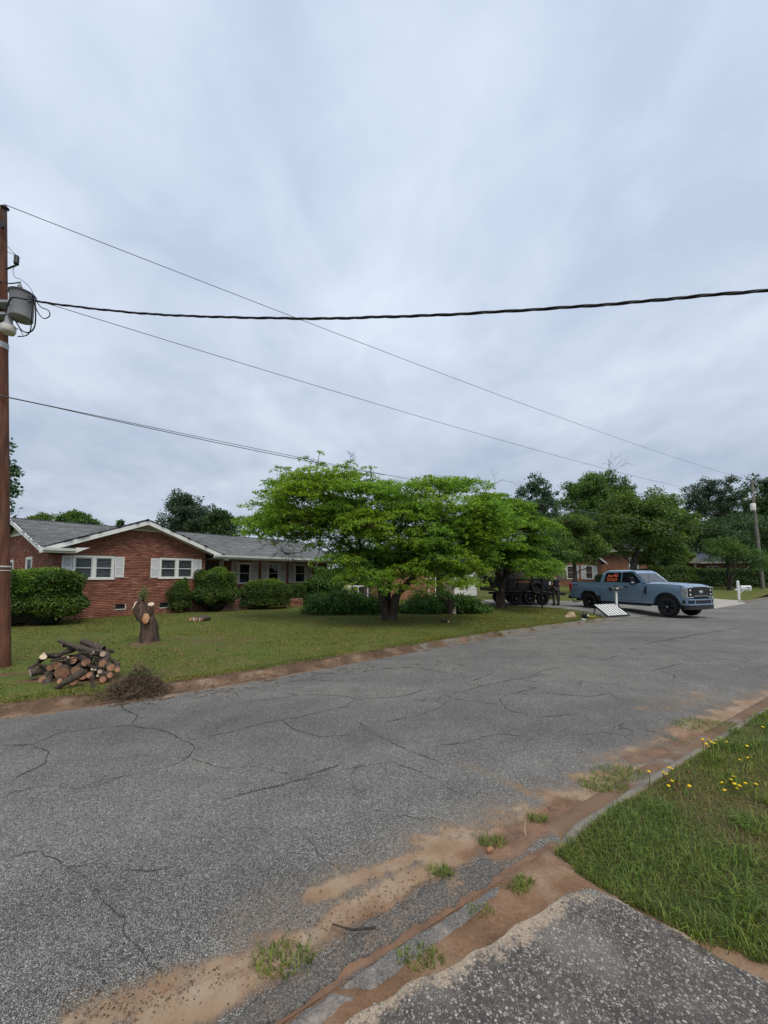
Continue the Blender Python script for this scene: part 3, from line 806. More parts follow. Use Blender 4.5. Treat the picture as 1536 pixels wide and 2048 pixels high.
def slab(name, left, right, z0, z1, mat, n=60, cross=8, jit=0.012, parent=None, seed=1, dirt=None, kind='structure'):
    """low slab between two ground polylines with worn, rounded edges"""
    A = resample(left, n); B = resample(right, n)
    for Q, s_ in ((A, seed), (B, seed + 1)):
        j = jit * 2 * (vnoise(Q[:, 0] * 6, Q[:, 1] * 6, 3, s_) - 0.5); Q[:, 1] += j
    u = np.r_[0, 0.03, np.linspace(0.1, 0.9, cross), 0.97, 1]
    h = np.r_[0, 0.75, np.ones(cross), 0.75, 0]
    P = A[:, None, :] * (1 - u)[None, :, None] + B[:, None, :] * u[None, :, None]
    P[:, :, 2] = z0 + (z1 - z0) * h[None, :] + 0.008 * (vnoise(P[:, :, 0], P[:, :, 1], 14, seed + 5) - 0.5) * (h[None, :] > 0.5)
    P[(0, -1), :, 2] = z0
    idx = np.arange(P.shape[0] * P.shape[1]).reshape(P.shape[:2])
    Fc = np.stack([idx[:-1, :-1], idx[1:, :-1], idx[1:, 1:], idx[:-1, 1:]], -1).reshape(-1, 4)
    a_ = {'dirt': (dirt(P[:, :, 0], P[:, :, 1]) if dirt else np.zeros(P.shape[:2])).ravel()}
    me = np_mesh(name, P.reshape(-1, 3), Fc, True, attrs=a_)
    bm = bmesh.new(); bm.from_mesh(me); bmesh.ops.recalc_face_normals(bm, faces=bm.faces)
    if sum(f.normal.z for f in bm.faces) < 0: bmesh.ops.reverse_faces(bm, faces=bm.faces)
    bm.to_mesh(me); bm.free()
    return link(name, me, mat, parent, kind=kind)
g0 = lambda pts, z=0.03: [G(*p, z) for p in pts]
# asphalt wedge laid in the gutter in front of the driveway
slab('asphalt_ramp', g0([(300, 2160), (425, 2048), (520, 1985), (610, 1922), (700, 1862), (800, 1802), (890, 1745), (950, 1716), (1000, 1716)]),
     g0([(400, 2160), (520, 2048), (600, 1990), (690, 1928), (780, 1878), (860, 1826), (940, 1778), (985, 1752), (1008, 1728)]), -0.005, 0.016, M['patch'], seed=51, jit=0.03, kind='structure')
# old concrete kerb lip behind it, broken by a joint
kd = lambda X, Y: 0.25 + 0.35 * vnoise(X, Y, 3, 61)
for k_, (l_, r_) in enumerate([([(330, 2200), (555, 2048), (610, 2008), (664, 1971)], [(470, 2200), (640, 2048), (680, 2015), (722, 1985)]),
               ([(676, 1962), (760, 1905), (850, 1848), (940, 1795), (1005, 1757)], [(735, 1978), (800, 1935), (870, 1880), (940, 1830), (1000, 1783)])]):
    slab('kerb_lip', g0(l_, 0.04), g0(r_, 0.04), 0.0, 0.022, M['aggregate_lip'], n=40, seed=71 + 7 * k_, dirt=kd, kind='structure')
# rolled kerb along the verge to the right
prof_n = np.array([(0.19, -0.012), (0.16, 0.010), (0.09, 0.014), (0.03, 0.014), (0.005, 0.026), (-0.008, 0.058), (-0.018, 0.070), (-0.07, 0.073), (-0.085, 0.03)])
sk_ = np.concatenate([np.linspace(2.5, 9, 160), np.linspace(9.2, 40, 70), np.linspace(42, 160, 20)])
def nkz(X, Y, S_, N_):
    z = np.interp(-(N_ - fN(S_)), -prof_n[:, 0], prof_n[:, 1])
    return z * sstep(2.45, 2.75, S_) + 0.006 * (vnoise(X, Y, 9, 77) - 0.5) - 0.02 * sstep(2.65, 2.5, S_)
def nk_dirt(X, Y, S_, N_):
    t = fN(S_) - N_
    return np.where(t < 0.0, 0.5 + 0.35 * vnoise(X, Y, 1.4, 78), 0.33) 
sheet('kerb', sk_, lambda s: float(fN(s)) + prof_n[:, 0], nkz, M['kerb'], {'dirt': nk_dirt})

# road cracks: narrow open seams traced along the surface
CR = [[(0, 1494), (60, 1496), (118, 1470), (190, 1462), (265, 1455), (320, 1464), (350, 1480), (376, 1490), (390, 1500), (375, 1525), (330, 1545), (250, 1560), (150, 1585)],
      [(376, 1488), (440, 1475), (520, 1455), (600, 1440), (660, 1425), (700, 1416), (712, 1402), (745, 1402), (810, 1398), (850, 1384)],
      [(712, 1402), (660, 1394), (600, 1394), (560, 1388)], [(230, 1400), (255, 1422), (280, 1436), (262, 1455)], [(60, 1496), (95, 1515), (80, 1540), (20, 1570)],
      [(720, 1452), (760, 1482), (830, 1512), (880, 1530), (905, 1534)], [(905, 1403), (880, 1420), (845, 1434), (800, 1444), (762, 1452)],
      [(905, 1403), (945, 1408), (990, 1415)], [(880, 1390), (905, 1403)], [(905, 1393), (950, 1380), (960, 1375), (930, 1372), (985, 1350)], [(690, 1530), (620, 1560), (540, 1585), (470, 1600)],
      [(0, 1730), (70, 1712), (130, 1745), (220, 1830), (260, 1890), (330, 1960)], [(440, 1610), (560, 1580), (690, 1545), (780, 1530)], [(590, 1660), (650, 1730), (700, 1760)],
      [(1000, 1400), (1060, 1382), (1080, 1378)], [(1040, 1374), (1085, 1384), (1100, 1392)], [(1150, 1366), (1235, 1374)], [(1320, 1345), (1350, 1356), (1345, 1366)], [(1305, 1346), (1365, 1330)],
      [(545, 1368), (620, 1362), (690, 1366)], [(835, 1339), (895, 1350)], [(1070, 1350), (1120, 1338)], [(1205, 1324), (1232, 1316)], [(1290, 1290), (1420, 1268), (1500, 1255)],
      [(0, 1600), (80, 1580), (170, 1585), (250, 1560)], [(380, 1524), (440, 1545), (520, 1540), (600, 1560), (700, 1530)], [(560, 1445), (590, 1465), (640, 1480), (700, 1478)], [(1000, 1400), (1010, 1425), (1070, 1440), (1150, 1432)], [(950, 1380), (1020, 1366), (1090, 1352)], [(860, 1500), (930, 1490), (990, 1472), (1060, 1478)], [(470, 1412), (520, 1405), (600, 1394)], [(620, 1345), (700, 1352), (760, 1340), (830, 1338)], [(1100, 1392), (1180, 1398), (1250, 1388)], [(780, 1530), (860, 1560), (930, 1600)], [(130, 1745), (200, 1735), (290, 1750), (370, 1735)]]
rc = np.random.default_rng(5)
mb = MB()
for c_ in CR:
    pts = [G(*p) for p in c_]
    Q = resample(pts, max(6, int(sum((b - a).length for a, b in zip(pts[:-1], pts[1:])) / 0.06)))
    k = len(Q); jit = np.cumsum(rc.normal(0, 0.006, (k, 2)), 0); jit -= np.linspace(0, 1, k)[:, None] * jit[-1]
    Q[:, :2] += jit + rc.normal(0, 0.007, (k, 2))
    w_ = 0.0034 * (0.3 + 1.0 * rc.random(k) ** 1.4) * np.maximum(0.32, -0.3 + 0.33 * np.hypot(Q[:, 0], Q[:, 1])); w_[[0, -1]] = 0.001
    vs = []
    for i in range(k):
        d = Q[min(i + 1, k - 1)] - Q[max(i - 1, 0)]; nn = np.array([-d[1], d[0]]) / (np.hypot(d[0], d[1]) + 1e-9)
        z = roadz(Q[i, 0], Q[i, 1]) + 0.006
        vs += [(Q[i, 0] + nn[0] * w_[i], Q[i, 1] + nn[1] * w_[i], z), (Q[i, 0] - nn[0] * w_[i], Q[i, 1] - nn[1] * w_[i], z)]
    mb.add(vs, [(2 * i, 2 * i + 1, 2 * i + 3, 2 * i + 2) for i in range(k - 1)])
mb.build('crack', M['crack'], road, kind='stuff')

# driveway of the brick house, with the trailer and the pickup on it; pale concrete drive next door
def ground_poly(name, pts, dz, mat, sub=10):
    bm = bmesh.new(); vs = [bm.verts.new((p[0], p[1], 0)) for p in pts]; bm.faces.new(vs)
    bmesh.ops.triangulate(bm, faces=bm.faces)
    for _ in range(sub):
        es = [e_ for e_ in bm.edges if e_.calc_length() > 1.0]
        if not es: break
        bmesh.ops.subdivide_edges(bm, edges=es, cuts=1); bmesh.ops.triangulate(bm, faces=bm.faces)
    for v in bm.verts: v.co.z = max(gzf(v.co.x, v.co.y) + dz, roadz(v.co.x, v.co.y) + dz * 0.7)
    bmesh.ops.recalc_face_normals(bm, faces=bm.faces)
    if sum(f.normal.z for f in bm.faces) < 0: bmesh.ops.reverse_faces(bm, faces=bm.faces)
    be_ = [e_ for e_ in bm.edges if len(e_.link_faces) == 1]; ex_ = bmesh.ops.extrude_edge_only(bm, edges=be_)
    for v in [q for q in ex_['geom'] if isinstance(q, bmesh.types.BMVert)]: v.co.z -= 0.12
    me = bpy.data.meshes.new(name); bm.to_mesh(me); bm.free()
    return link(name, me, mat, kind='structure')
ground_poly('driveway', [(9.3, 15.95), (11.3, 17.15), (15.4, 19.9), (16.6, 20.9), (15.6, 22.4), (13.4, 25.8), (9.0, 27.2), (5.4, 27.6), (5.1, 24.2), (7.4, 22.4), (9.1, 20.4), (9.6, 18.6)], 0.022, M['drive'])
ground_poly('driveway', [(18.2, 21.4), (23.6, 25.3), (24.6, 26.6), (24.2, 28.2), (30.0, 46.0), (24.0, 46.0), (19.8, 28.4), (17.2, 22.6)], 0.026, M['drive2'])
# ================================================================== FOLIAGE TOOLS
def leaves_mesh(name, P, A, Nn, size, width=0.5, fold=0.18):
    """P base points, A leaf directions, Nn leaf normals, size lengths: folded two-triangle leaves"""
    A = A / (np.linalg.norm(A, axis=1, keepdims=True) + 1e-9)
    B = np.cross(Nn, A); B /= (np.linalg.norm(B, axis=1, keepdims=True) + 1e-9)
    C = np.cross(A, B)
    s = size[:, None]
    mid = P + A * s * 0.45
    V = np.stack([P, mid + B * s * width * 0.5 + C * s * fold, P + A * s, mid - B * s * width * 0.5 + C * s * fold], 1)
    n = len(P)
    b = (np.arange(n) * 4)[:, None]
    Fc = np.concatenate([b + np.array([[0, 2, 1]]), b + np.array([[0, 3, 2]])], 1).reshape(-1, 3)
    return np_mesh(name, V.reshape(-1, 3), Fc)
def rdir(rg, n):
    v = rg.normal(size=(n, 3)); return v / np.linalg.norm(v, axis=1, keepdims=True)
def pad_leaves(rg, pads, per, size, clus=7, droop=0.5, spread=1.0, flat=0.3):
    """leafy pads: (cx,cy,cz,r,h) domes; leaves sit in rosettes at twig ends, top heavy, drooping at the rim"""
    PP = []; AA = []; NN = []
    for (cx, cy_, cz, r, h) in pads:
        m = max(3, int(per * (r ** 1.6) / clus))
        rho = r * np.sqrt(rg.random(m)) * spread; th = rg.random(m) * 2 * PI
        wob = 1 + 0.25 * np.sin(th * 3 + cx * 5) + 0.15 * np.sin(th * 5 + cy_ * 7)
        rho = rho * wob
        x = cx + rho * np.cos(th); y = cy_ + rho * np.sin(th)
        z = cz + h * (1 - np.clip(rho / r, 0, 1.2) ** 2) - np.abs(rg.normal(0, flat, m)) * h * 1.6
        base = np.stack([x, y, z], 1)
        P = np.repeat(base, clus, 0)
        a2 = rg.random(m * clus) * 2 * PI
        out = np.stack([np.cos(th), np.sin(th), np.zeros(m)], 1)
        A = np.stack([np.cos(a2), np.sin(a2), -droop + rg.normal(0, 0.35, m * clus)], 1) + 0.45 * np.repeat(out, clus, 0)
        P = P + A * size * 0.25 + rg.normal(0, size * 0.25, P.shape)
        N_ = np.stack([0.35 * np.cos(a2), 0.35 * np.sin(a2), np.ones(len(a2))], 1) + rg.normal(0, 0.25, P.shape)
        PP.append(P); AA.append(A); NN.append(N_)
    return np.concatenate(PP), np.concatenate(AA), np.concatenate(NN)
def cloud_leaves(rg, blobs, n, size, droop=0.2, shell=0.55):
    """leaves through the outer volume of ellipsoid clumps (cx,cy,cz,rx,ry,rz)"""
    w = np.array([b[3] * b[4] + b[3] * b[5] for b in blobs]); w = w / w.sum()
    k = rg.choice(len(blobs), n, p=w)
    Bv = np.array(blobs)[k]
    d = rdir(rg, n)
    rad = (shell + (1 - shell) * rg.random(n)) * (1 + 0.12 * rg.normal(size=n))
    P = Bv[:, :3] + d * Bv[:, 3:6] * rad[:, None]
    A = rdir(rg, n) + d * 0.7 - np.array([0, 0, droop])
    N_ = d * 0.5 + rdir(rg, n) * 0.6 + np.array([0, 0, 0.7])
    return P, A, N_
def skeleton(mb, rg, trunk, targets, r_base, r_tip=0.012, sides=5, sag=0.0, jit=0.06, nseg=5):
    """joins every target to the growing limb tree; trunk is a polyline, limbs thicken with what they carry"""
    nodes = [Vector(p) for p in trunk]; parent = [-1] + list(range(len(trunk) - 1)); plen = [0.0]
    for i in range(1, len(nodes)): plen.append(plen[-1] + (nodes[i] - nodes[i - 1]).length)
    start = max(1, len(trunk) // 3)
    root = nodes[len(trunk) - 1]
    tg = sorted([Vector(t) for t in targets], key=lambda t: (t - root).length)
    paths = []
    for t in tg:
        best = None
        for i in range(start, len(nodes)):
            d = (nodes[i] - t).length
            up = max(0.0, nodes[i].z - t.z)
            cst = d + 0.35 * plen[i] + 0.5 * up
            if best is None or cst < best[0]: best = (cst, i)
        i = best[1]; a = nodes[i]; prev = i; ids = [i]
        k = max(2, min(nseg, int((t - a).length / 0.35)))
        for q in range(1, k + 1):
            f = q / k
            p = a.lerp(t, f)
            p.z += (0.18 * (t - a).length) * math.sin(PI * f) * (0.6 if sag >= 0 else -0.6)
            if q < k: p += Vector(rg.normal(0, jit * (t - a).length * 0.5, 3))
            nodes.append(p); parent.append(prev); plen.append(plen[prev] + (nodes[prev] - p).length); prev = len(nodes) - 1; ids.append(prev)
        paths.append(ids)
    cnt = [0.0] * len(nodes)
    for ids in paths:
        j = ids[-1]
        while j >= 0:
            cnt[j] += 1; j = parent[j]
    tot = max(cnt)
    rad = [max(r_tip, r_base * math.sqrt(c / tot)) for c in cnt]
    for ids in paths:
        rr = [rad[j] for j in ids]; rr[0] = min(rr[0], rr[1] * 1.25)
        mb.tube([nodes[j] for j in ids], rr, sides, caps=False)
    return nodes, rad
def twigs(mb, rg, c, n, ln, r=0.006, up=0.2, depth=2, spread=1.0):
    """bare forking twigs"""
    def go(p, d, l, rr, lv):
        m = p + d * l * 0.5 + Vector(rg.normal(0, 0.06 * l, 3)); q = p + d * l + Vector(rg.normal(0, 0.1 * l, 3))
        mb.tube([p, m, q], [rr, rr * 0.8, rr * 0.55], 3, caps=False)
        if lv > 0:
            for _ in range(2 + (rg.random() < 0.5)):
                d2 = (d + Vector(rg.normal(0, 0.55, 3))).normalized()
                go(p.lerp(q, 0.45 + 0.55 * rg.random()), d2, l * (0.55 + 0.25 * rg.random()), rr * 0.6, lv - 1)
    for _ in range(n):
        d = Vector(rg.normal(0, spread, 3)); d.z = d.z * 0.6 + up; d.normalize()
        go(Vector(c), d, ln * (0.6 + 0.6 * rg.random()), r, depth)
def trunk_tube(mb, pts, radii, n=14, flare=1.5, rg=None, rough=0.12):
    """bark trunk with a flared, lumpy foot"""
    P = resample([Vector(p) for p in pts], 16); Rr = np.interp(np.linspace(0, 1, 16), np.linspace(0, 1, len(radii)), radii)
    Rr[0] *= flare; Rr[1] *= 1 + (flare - 1) * 0.4
    rings = []
    ph = random.random() * 6
    for i in range(16):
        ring = []
        for k in range(n):
            a = 2 * PI * k / n
            f = 1 + rough * math.sin(3 * a + ph + i * 0.12) + rough * 0.6 * math.sin(5 * a + ph * 2 - i * 0.2) + random.uniform(-0.03, 0.03)
            if i < 3: f += (3 - i) * 0.06 * math.sin(4 * a + ph)
            ring.append((P[i, 0] + Rr[i] * f * math.cos(a), P[i, 1] + Rr[i] * f * math.sin(a), P[i, 2]))
        rings.append(ring)
    vs = [p for r in rings for p in r]
    fs = [(i * n + k, i * n + (k + 1) % n, (i + 1) * n + (k + 1) % n, (i + 1) * n + k) for i in range(15) for k in range(n)]
    mb.add(vs, fs, True); mb.add(rings[-1], [tuple(range(n))])

def rel(V, root):
    c, s = math.cos(-root.rotation_euler.z), math.sin(-root.rotation_euler.z)
    V = V - np.array(root.location)
    return np.stack([V[:, 0] * c - V[:, 1] * s, V[:, 0] * s + V[:, 1] * c, V[:, 2]], 1)

def far_tree(label, Y, base_px, ells, mat, seed, n=9000, size=0.26, clumps=70, cr=0.16, trunk_r=0.22, group=None, name='tree', droop=0.2, rag=0.25, bare=0, cat='tree', shell=0.35, depth=0.8, gz0=None, width=0.6, multi=1):
    """tree standing at depth Y; ells = (px, py, rx, ry) outlines of the masses its crown is made of"""
    rg = np.random.default_rng(seed)
    b = at(base_px, 1152, Y); zb = gzf(b.x, b.y) if gz0 is None else gz0
    root = thing(name, label, cat, (b.x, b.y, zb), 0, group)
    blobs = []; tot = sum(e_[2] * e_[3] for e_ in ells)
    for (px, py, rx, ry) in ells:
        c = at(px, py, Y); k = Y / F_PX
        rx_m, rz_m = rx * k, ry * k; ry_m = rx_m * depth
        m = max(4, int(clumps * rx * ry / tot))
        d = rdir(rg, m); q = rg.random(m) ** 0.45 * 0.92
        for i in range(m):
            s_ = (rx_m + rz_m) / 2 * cr * (0.7 + 1.0 * rg.random())*1.6
            blobs.append((c.x + d[i, 0] * q[i] * rx_m, c.y + d[i, 1] * q[i] * ry_m, c.z + d[i, 2] * q[i] * rz_m, s_ * 1.15, s_ * 1.1, s_ * 0.72))
    P, A, N_ = cloud_leaves(rg, blobs, n, size, droop, shell)
    sz = size * (0.6 + 0.7 * rg.random(len(P)))
    P = P + rg.normal(0, rag * size, P.shape)
    me = leaves_mesh('crown', rel(P, root), A, N_, sz, width)
    link('crown', me, mat, root)
    mb = MB(); parts_ = []
    cx = float(np.mean([q[0] for q in blobs])); cyy = float(np.mean([q[1] for q in blobs])); zt = max(q[2] for q in blobs); zlo = min(q[2] for q in blobs)
    fork = zb + max(0.8, (zlo - zb) * 0.8 + 0.25 * (zt - zlo))
    for q in range(multi):
        off = (rg.normal(0, trunk_r * 2.2), rg.normal(0, trunk_r * 2.2)) if multi > 1 else (0, 0)
        tr = [Vector((b.x + off[0] * 0.4, b.y + off[1] * 0.4, zb - 0.1)), Vector((b.x * 0.8 + cx * 0.2 + off[0], b.y + off[1], zb + (fork - zb) * 0.5)), Vector((b.x * 0.5 + cx * 0.5 + off[0] * 2, b.y * 0.5 + cyy * 0.5 + off[1] * 2, fork))]
        trunk_tube(mb, tr, [trunk_r, trunk_r * 0.8, trunk_r * 0.65], 9, 1.35)
        sel = [blobs[i][:3] for i in rg.choice(len(blobs), min(len(blobs), 26 // multi + 4), replace=False)]
        skeleton(mb, rg, tr, sel, trunk_r * 0.6, 0.03, 4, nseg=4)
        if q < multi - 1: parts_.append(mb); mb = MB()
    for _ in range(bare):
        bb = blobs[int(np.argmax([q[2] + rg.normal(0, 0.6) for q in blobs]))]
        twigs(mb, rg, bb[:3], 2, 1.6, 0.02, 0.8, 2, 0.5)
    for mb in parts_ + [mb]:
        mb.v = [tuple(Vector(p) - root.location) for p in mb.v]
        link('trunk', mb.mesh('trunk', fix=False), M['bark_far'], root)
    return root

def shrub(label, c, rx, ry, h, mat, seed, n=7000, size=0.07, rz=0.0, name='shrub', cat='shrub', group=None, young=0, square=0.5, shape=None, rag=0.10, top_mat=None, stems=True):
    """dense bush on the ground at c; superellipsoid body of leaves over a solid core coloured dark for inner shade"""
    rg = np.random.default_rng(seed)
    zb = gzf(c[0], c[1])
    root = thing(name, label, cat, (c[0], c[1], zb), rz, group)
    d = rdir(rg, n)
    d[:, 2] = np.where(d[:, 2] < -0.55, -d[:, 2], d[:, 2])
    pw = 2 + square * 4
    k = (np.abs(d[:, 0]) ** pw + np.abs(d[:, 1]) ** pw + np.abs(d[:, 2]) ** pw) ** (-1 / pw)
    lump = 1 + rag * (np.sin(d[:, 0] * 7 + seed) + np.sin(d[:, 1] * 6 + seed * 2) + np.sin(d[:, 2] * 8 + seed * 3)) * 0.6
    rr = k * lump * (0.86 + 0.18 * rg.random(n))
    P = np.stack([d[:, 0] * rr * rx, d[:, 1] * rr * ry, h * 0.5 + d[:, 2] * rr * h * 0.5], 1)
    P[:, 2] = np.maximum(P[:, 2], 0.03)
    A = d * 0.8 + rdir(rg, n) * 0.9; N_ = d * 0.8 + rdir(rg, n) * 0.6 + np.array([0, 0, 0.5])
    link('foliage', leaves_mesh('foliage', P, A, N_, size * (0.6 + 0.8 * rg.random(n)), 0.6), mat, root)
    if young:
        th = rg.random(young) * 2 * PI; r0 = np.sqrt(rg.random(young))
        bx = r0 * np.cos(th) * rx * 0.95; by = r0 * np.sin(th) * ry * 0.95
        kk = np.clip(1 - (np.abs(r0)) ** pw, 0.02, 1) ** (1 / pw)
        bz = h * 0.5 + kk * h * 0.5 * (1 + rag * 0.3 * np.sin(bx * 4)) - 0.05
        q = 7
        P = np.repeat(np.stack([bx, by, bz], 1), q, 0); P[:, 2] += np.tile(np.linspace(0, 0.16, q), young) * np.repeat(0.5 + rg.random(young), q)
        A = rdir(rg, len(P)) + np.array([0, 0, 0.6]); N_ = rdir(rg, len(P)) * 0.6 + np.array([0, 0, 0.8])
        link('young_shoots', leaves_mesh('young_shoots', P, A, N_, size * (0.6 + 0.8 * rg.random(len(P))), 0.55), top_mat or M['leaf_young'], root, kind='stuff')
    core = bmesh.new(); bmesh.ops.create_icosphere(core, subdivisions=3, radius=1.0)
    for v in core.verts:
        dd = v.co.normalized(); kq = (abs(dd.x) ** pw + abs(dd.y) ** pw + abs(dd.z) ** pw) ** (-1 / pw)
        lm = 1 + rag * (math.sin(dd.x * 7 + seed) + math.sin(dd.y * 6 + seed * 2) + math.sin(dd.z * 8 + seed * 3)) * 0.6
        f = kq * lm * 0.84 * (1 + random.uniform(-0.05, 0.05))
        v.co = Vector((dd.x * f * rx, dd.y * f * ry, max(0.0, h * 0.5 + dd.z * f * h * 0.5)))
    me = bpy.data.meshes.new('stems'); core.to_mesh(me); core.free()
    link('stems', me, M['shade_core'], root)  # solid lump that blocks the view through; its dark colour paints inner shade
    return root
# ================================================================== BRICK RANCH HOUSE
HZ = 0.1
house = thing('brick_house', 'long low red brick house with grey shingle roof and white shutters', 'house', (-12.80, 14.71, HZ), R(49.42))
def hz(z): return z - HZ
def in_poly(u, z, poly):
    u = np.asarray(u); z = np.asarray(z); c = np.zeros(u.shape, bool); n = len(poly); j = n - 1
    for i in range(n):
        (xi, yi), (xj, yj) = poly[i], poly[j]
        c ^= ((yi > z) != (yj > z)) & (u < (xj - xi) * (z - yi) / (yj - yi + 1e-12) + xi)
        j = i
    return c
def brickwork(parent, o, du, out, poly, holes, mat, name='brick', bl=0.205, bh=0.060, j=0.0095, seed=1):
    """running-bond brickwork, every brick its own block standing proud of the mortar, joined as one part"""
    rg = np.random.default_rng(seed)
    us = [p[0] for p in poly]; zs = [p[1] for p in poly]
    C = []; D = []
    r = 0; z = min(zs) + bh / 2 + 0.004
    while z < max(zs):
        off = (bl + j) / 2 * (r % 2)
        u = np.arange(min(us) - off + bl / 2, max(us) + bl, bl + j)
        zz = np.full(u.shape, z)
        ok = in_poly(u, zz, poly) & in_poly(u, zz + bh * 0.4, poly)
        for (a, b, c, d) in holes: ok &= ~((u + bl * 0.3 > a) & (u - bl * 0.3 < b) & (zz + bh * 0.3 > c) & (zz - bh * 0.3 < d))
        u = u[ok]
        lo = np.maximum(u - bl / 2, min(us)); hi = np.minimum(u + bl / 2, max(us))
        for (a, b, c, d) in holes:
            inz = (z > c - bh / 2) & (z < d + bh / 2)
            if inz:
                lo = np.where((lo < b) & (u > b), b + 0.002, lo); hi = np.where((hi > a) & (u < a), a - 0.002, hi)
        keep = hi - lo > 0.02
        C.append(np.stack([(lo + hi)[keep] / 2, np.zeros(keep.sum()), np.full(keep.sum(), z)], 1)); D.append(np.stack([(hi - lo)[keep], np.full(keep.sum(), 0.03), np.full(keep.sum(), bh)], 1))
        z += bh + j; r += 1
    C = np.concatenate(C); D = np.concatenate(D)
    C[:, 1] += rg.normal(0, 0.0025, len(C))
    V, Fc = boxes_np(C, D)
    du = np.array(du) / np.linalg.norm(du); out = np.array(out)
    V3 = np.array([o[0], o[1], 0])[None] + np.stack([V[:, 0] * du[0] + V[:, 1] * out[0], V[:, 0] * du[1] + V[:, 1] * out[1], V[:, 2]], 1)
    V3[:, 2] += o[2]
    return link(name, np_mesh(name, V3, Fc), mat, parent, kind='stuff')
def wall_boxes(mb, u0, u1, z0, z1, holes, y0, y1):
    us = sorted(set([u0, u1] + [v for h in holes for v in h[:2] if u0 < v < u1])); zs = sorted(set([z0, z1] + [v for h in holes for v in h[2:] if z0 < v < z1]))
    for a, b in zip(us[:-1], us[1:]):
        run = None
        for c, d in zip(zs[:-1], zs[1:]):
            m = ((a + b) / 2, (c + d) / 2)
            if not any(h[0] < m[0] < h[1] and h[2] < m[1] < h[3] for h in holes):
                mb.box2((a, y0, c), (b, y1, d))
def window(parent, u0, u1, z0, z1, y, lights=2, casing=0.07, xf=None, dark=False, blinds=True, deep=0.07):
    """sash window in local wall coordinates; y is the wall face, out is -y"""
    T = xf or (lambda p: p)
    mb = MB(); ys = y - 0.025
    def bx(a, b):
        b0 = len(mb.v); mb.box2(a, b); mb.v[b0:] = [tuple(T(Vector(p))) for p in mb.v[b0:]]
    bx((u0, ys, z1 - casing), (u1, y + deep, z1)); bx((u0 - 0.03, ys - 0.03, z0 - 0.03), (u1 + 0.03, y + deep, z0 + 0.035))
    bx((u0, ys, z0 + 0.037), (u0 + casing, y + deep, z1 - casing - 0.002)); bx((u1 - casing, ys, z0 + 0.037), (u1, y + deep, z1 - casing - 0.002))
    wdt = (u1 - u0 - casing * 2 - (lights - 1) * 0.11) / lights
    spans = []
    for i in range(lights):
        a = u0 + casing + i * (wdt + 0.11); b = a + wdt; spans.append((a, b))
        if i: bx((a - 0.108, ys + 0.004, z0 + 0.037), (a - 0.002, y + deep - 0.004, z1 - casing - 0.002))
    w = mb.build('window', M['white'], parent)
    for (a, b) in spans:
        sm = MB(); zm = (z0 + z1) / 2 - 0.02; s_ = 0.035
        def sx(p, q):
            b0 = len(sm.v); sm.box2(p, q); sm.v[b0:] = [tuple(T(Vector(t))) for t in sm.v[b0:]]
        zb, zt = z0 + 0.038, z1 - casing - 0.004
        sx((a + 0.002, y, zb), (a + s_, y + 0.03, zt)); sx((b - s_, y, zb), (b - 0.002, y + 0.03, zt))
        for zz in (zb + s_ / 2, zm, zt - s_ / 2): sx((a + s_ + 0.001, y + 0.001, zz - s_ / 2), (b - s_ - 0.001, y + 0.029, zz + s_ / 2))
        sm.build('sash', M['white_old'], w)
        gm = MB(); p = [T(Vector(q)) for q in ((a + 0.02, y + 0.02, zb), (b - 0.02, y + 0.02, zb), (b - 0.02, y + 0.02, zt), (a + 0.02, y + 0.02, zt))]
        gm.quad(*p); gm.build('pane', M['glass_dark'] if dark else M['glass_clear'], w)
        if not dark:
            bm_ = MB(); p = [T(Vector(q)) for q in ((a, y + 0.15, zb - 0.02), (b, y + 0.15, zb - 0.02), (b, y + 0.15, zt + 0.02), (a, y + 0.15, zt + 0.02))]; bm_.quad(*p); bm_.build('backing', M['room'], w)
            if blinds:
                bl_ = MB(); k = int((zt - zb) / 0.055)
                for i in range(k):
                    z_ = zb + (i + 0.5) * (zt - zb) / k; q = [T(Vector(v)) for v in ((a, y + 0.045, z_ - 0.019), (b, y + 0.045, z_ - 0.019), (b, y + 0.062, z_ + 0.019), (a, y + 0.062, z_ + 0.019))]; bl_.quad(*q)
                bl_.build('blind', M['blind'], w, kind='stuff')
    return w
def shutter(parent, u0, u1, z0, z1, y):
    mb = MB(); a = 0.05
    mb.box2((u0, y - 0.045, z0), (u0 + a, y - 0.012, z1)); mb.box2((u1 - a, y - 0.045, z0), (u1, y - 0.012, z1))
    zm = z0 + (z1 - z0) * 0.47
    for zz, h in ((z0 + 0.035, 0.07), (zm, 0.06), (z1 - 0.035, 0.07)):
        mb.box2((u0 + a + 0.001, y - 0.044, zz - h / 2), (u1 - a - 0.001, y - 0.013, zz + h / 2))
    s = mb.build('shutter', M['shutter'], parent)
    lm = MB(); Mx = Matrix.Rotation(R(-38), 4, 'X')
    for lo, hi in ((z0 + 0.07, zm - 0.03), (zm + 0.03, z1 - 0.07)):
        k = int((hi - lo) / 0.042)
        for i in range(k):
            lm.box(((u0 + u1) / 2, y - 0.026, lo + (i + 0.5) * (hi - lo) / k), (u1 - u0 - 2 * a - 0.004, 0.006, 0.045), M=Mx)
    lm.build('louvre', M['shutter'], s, kind='stuff')
    return s

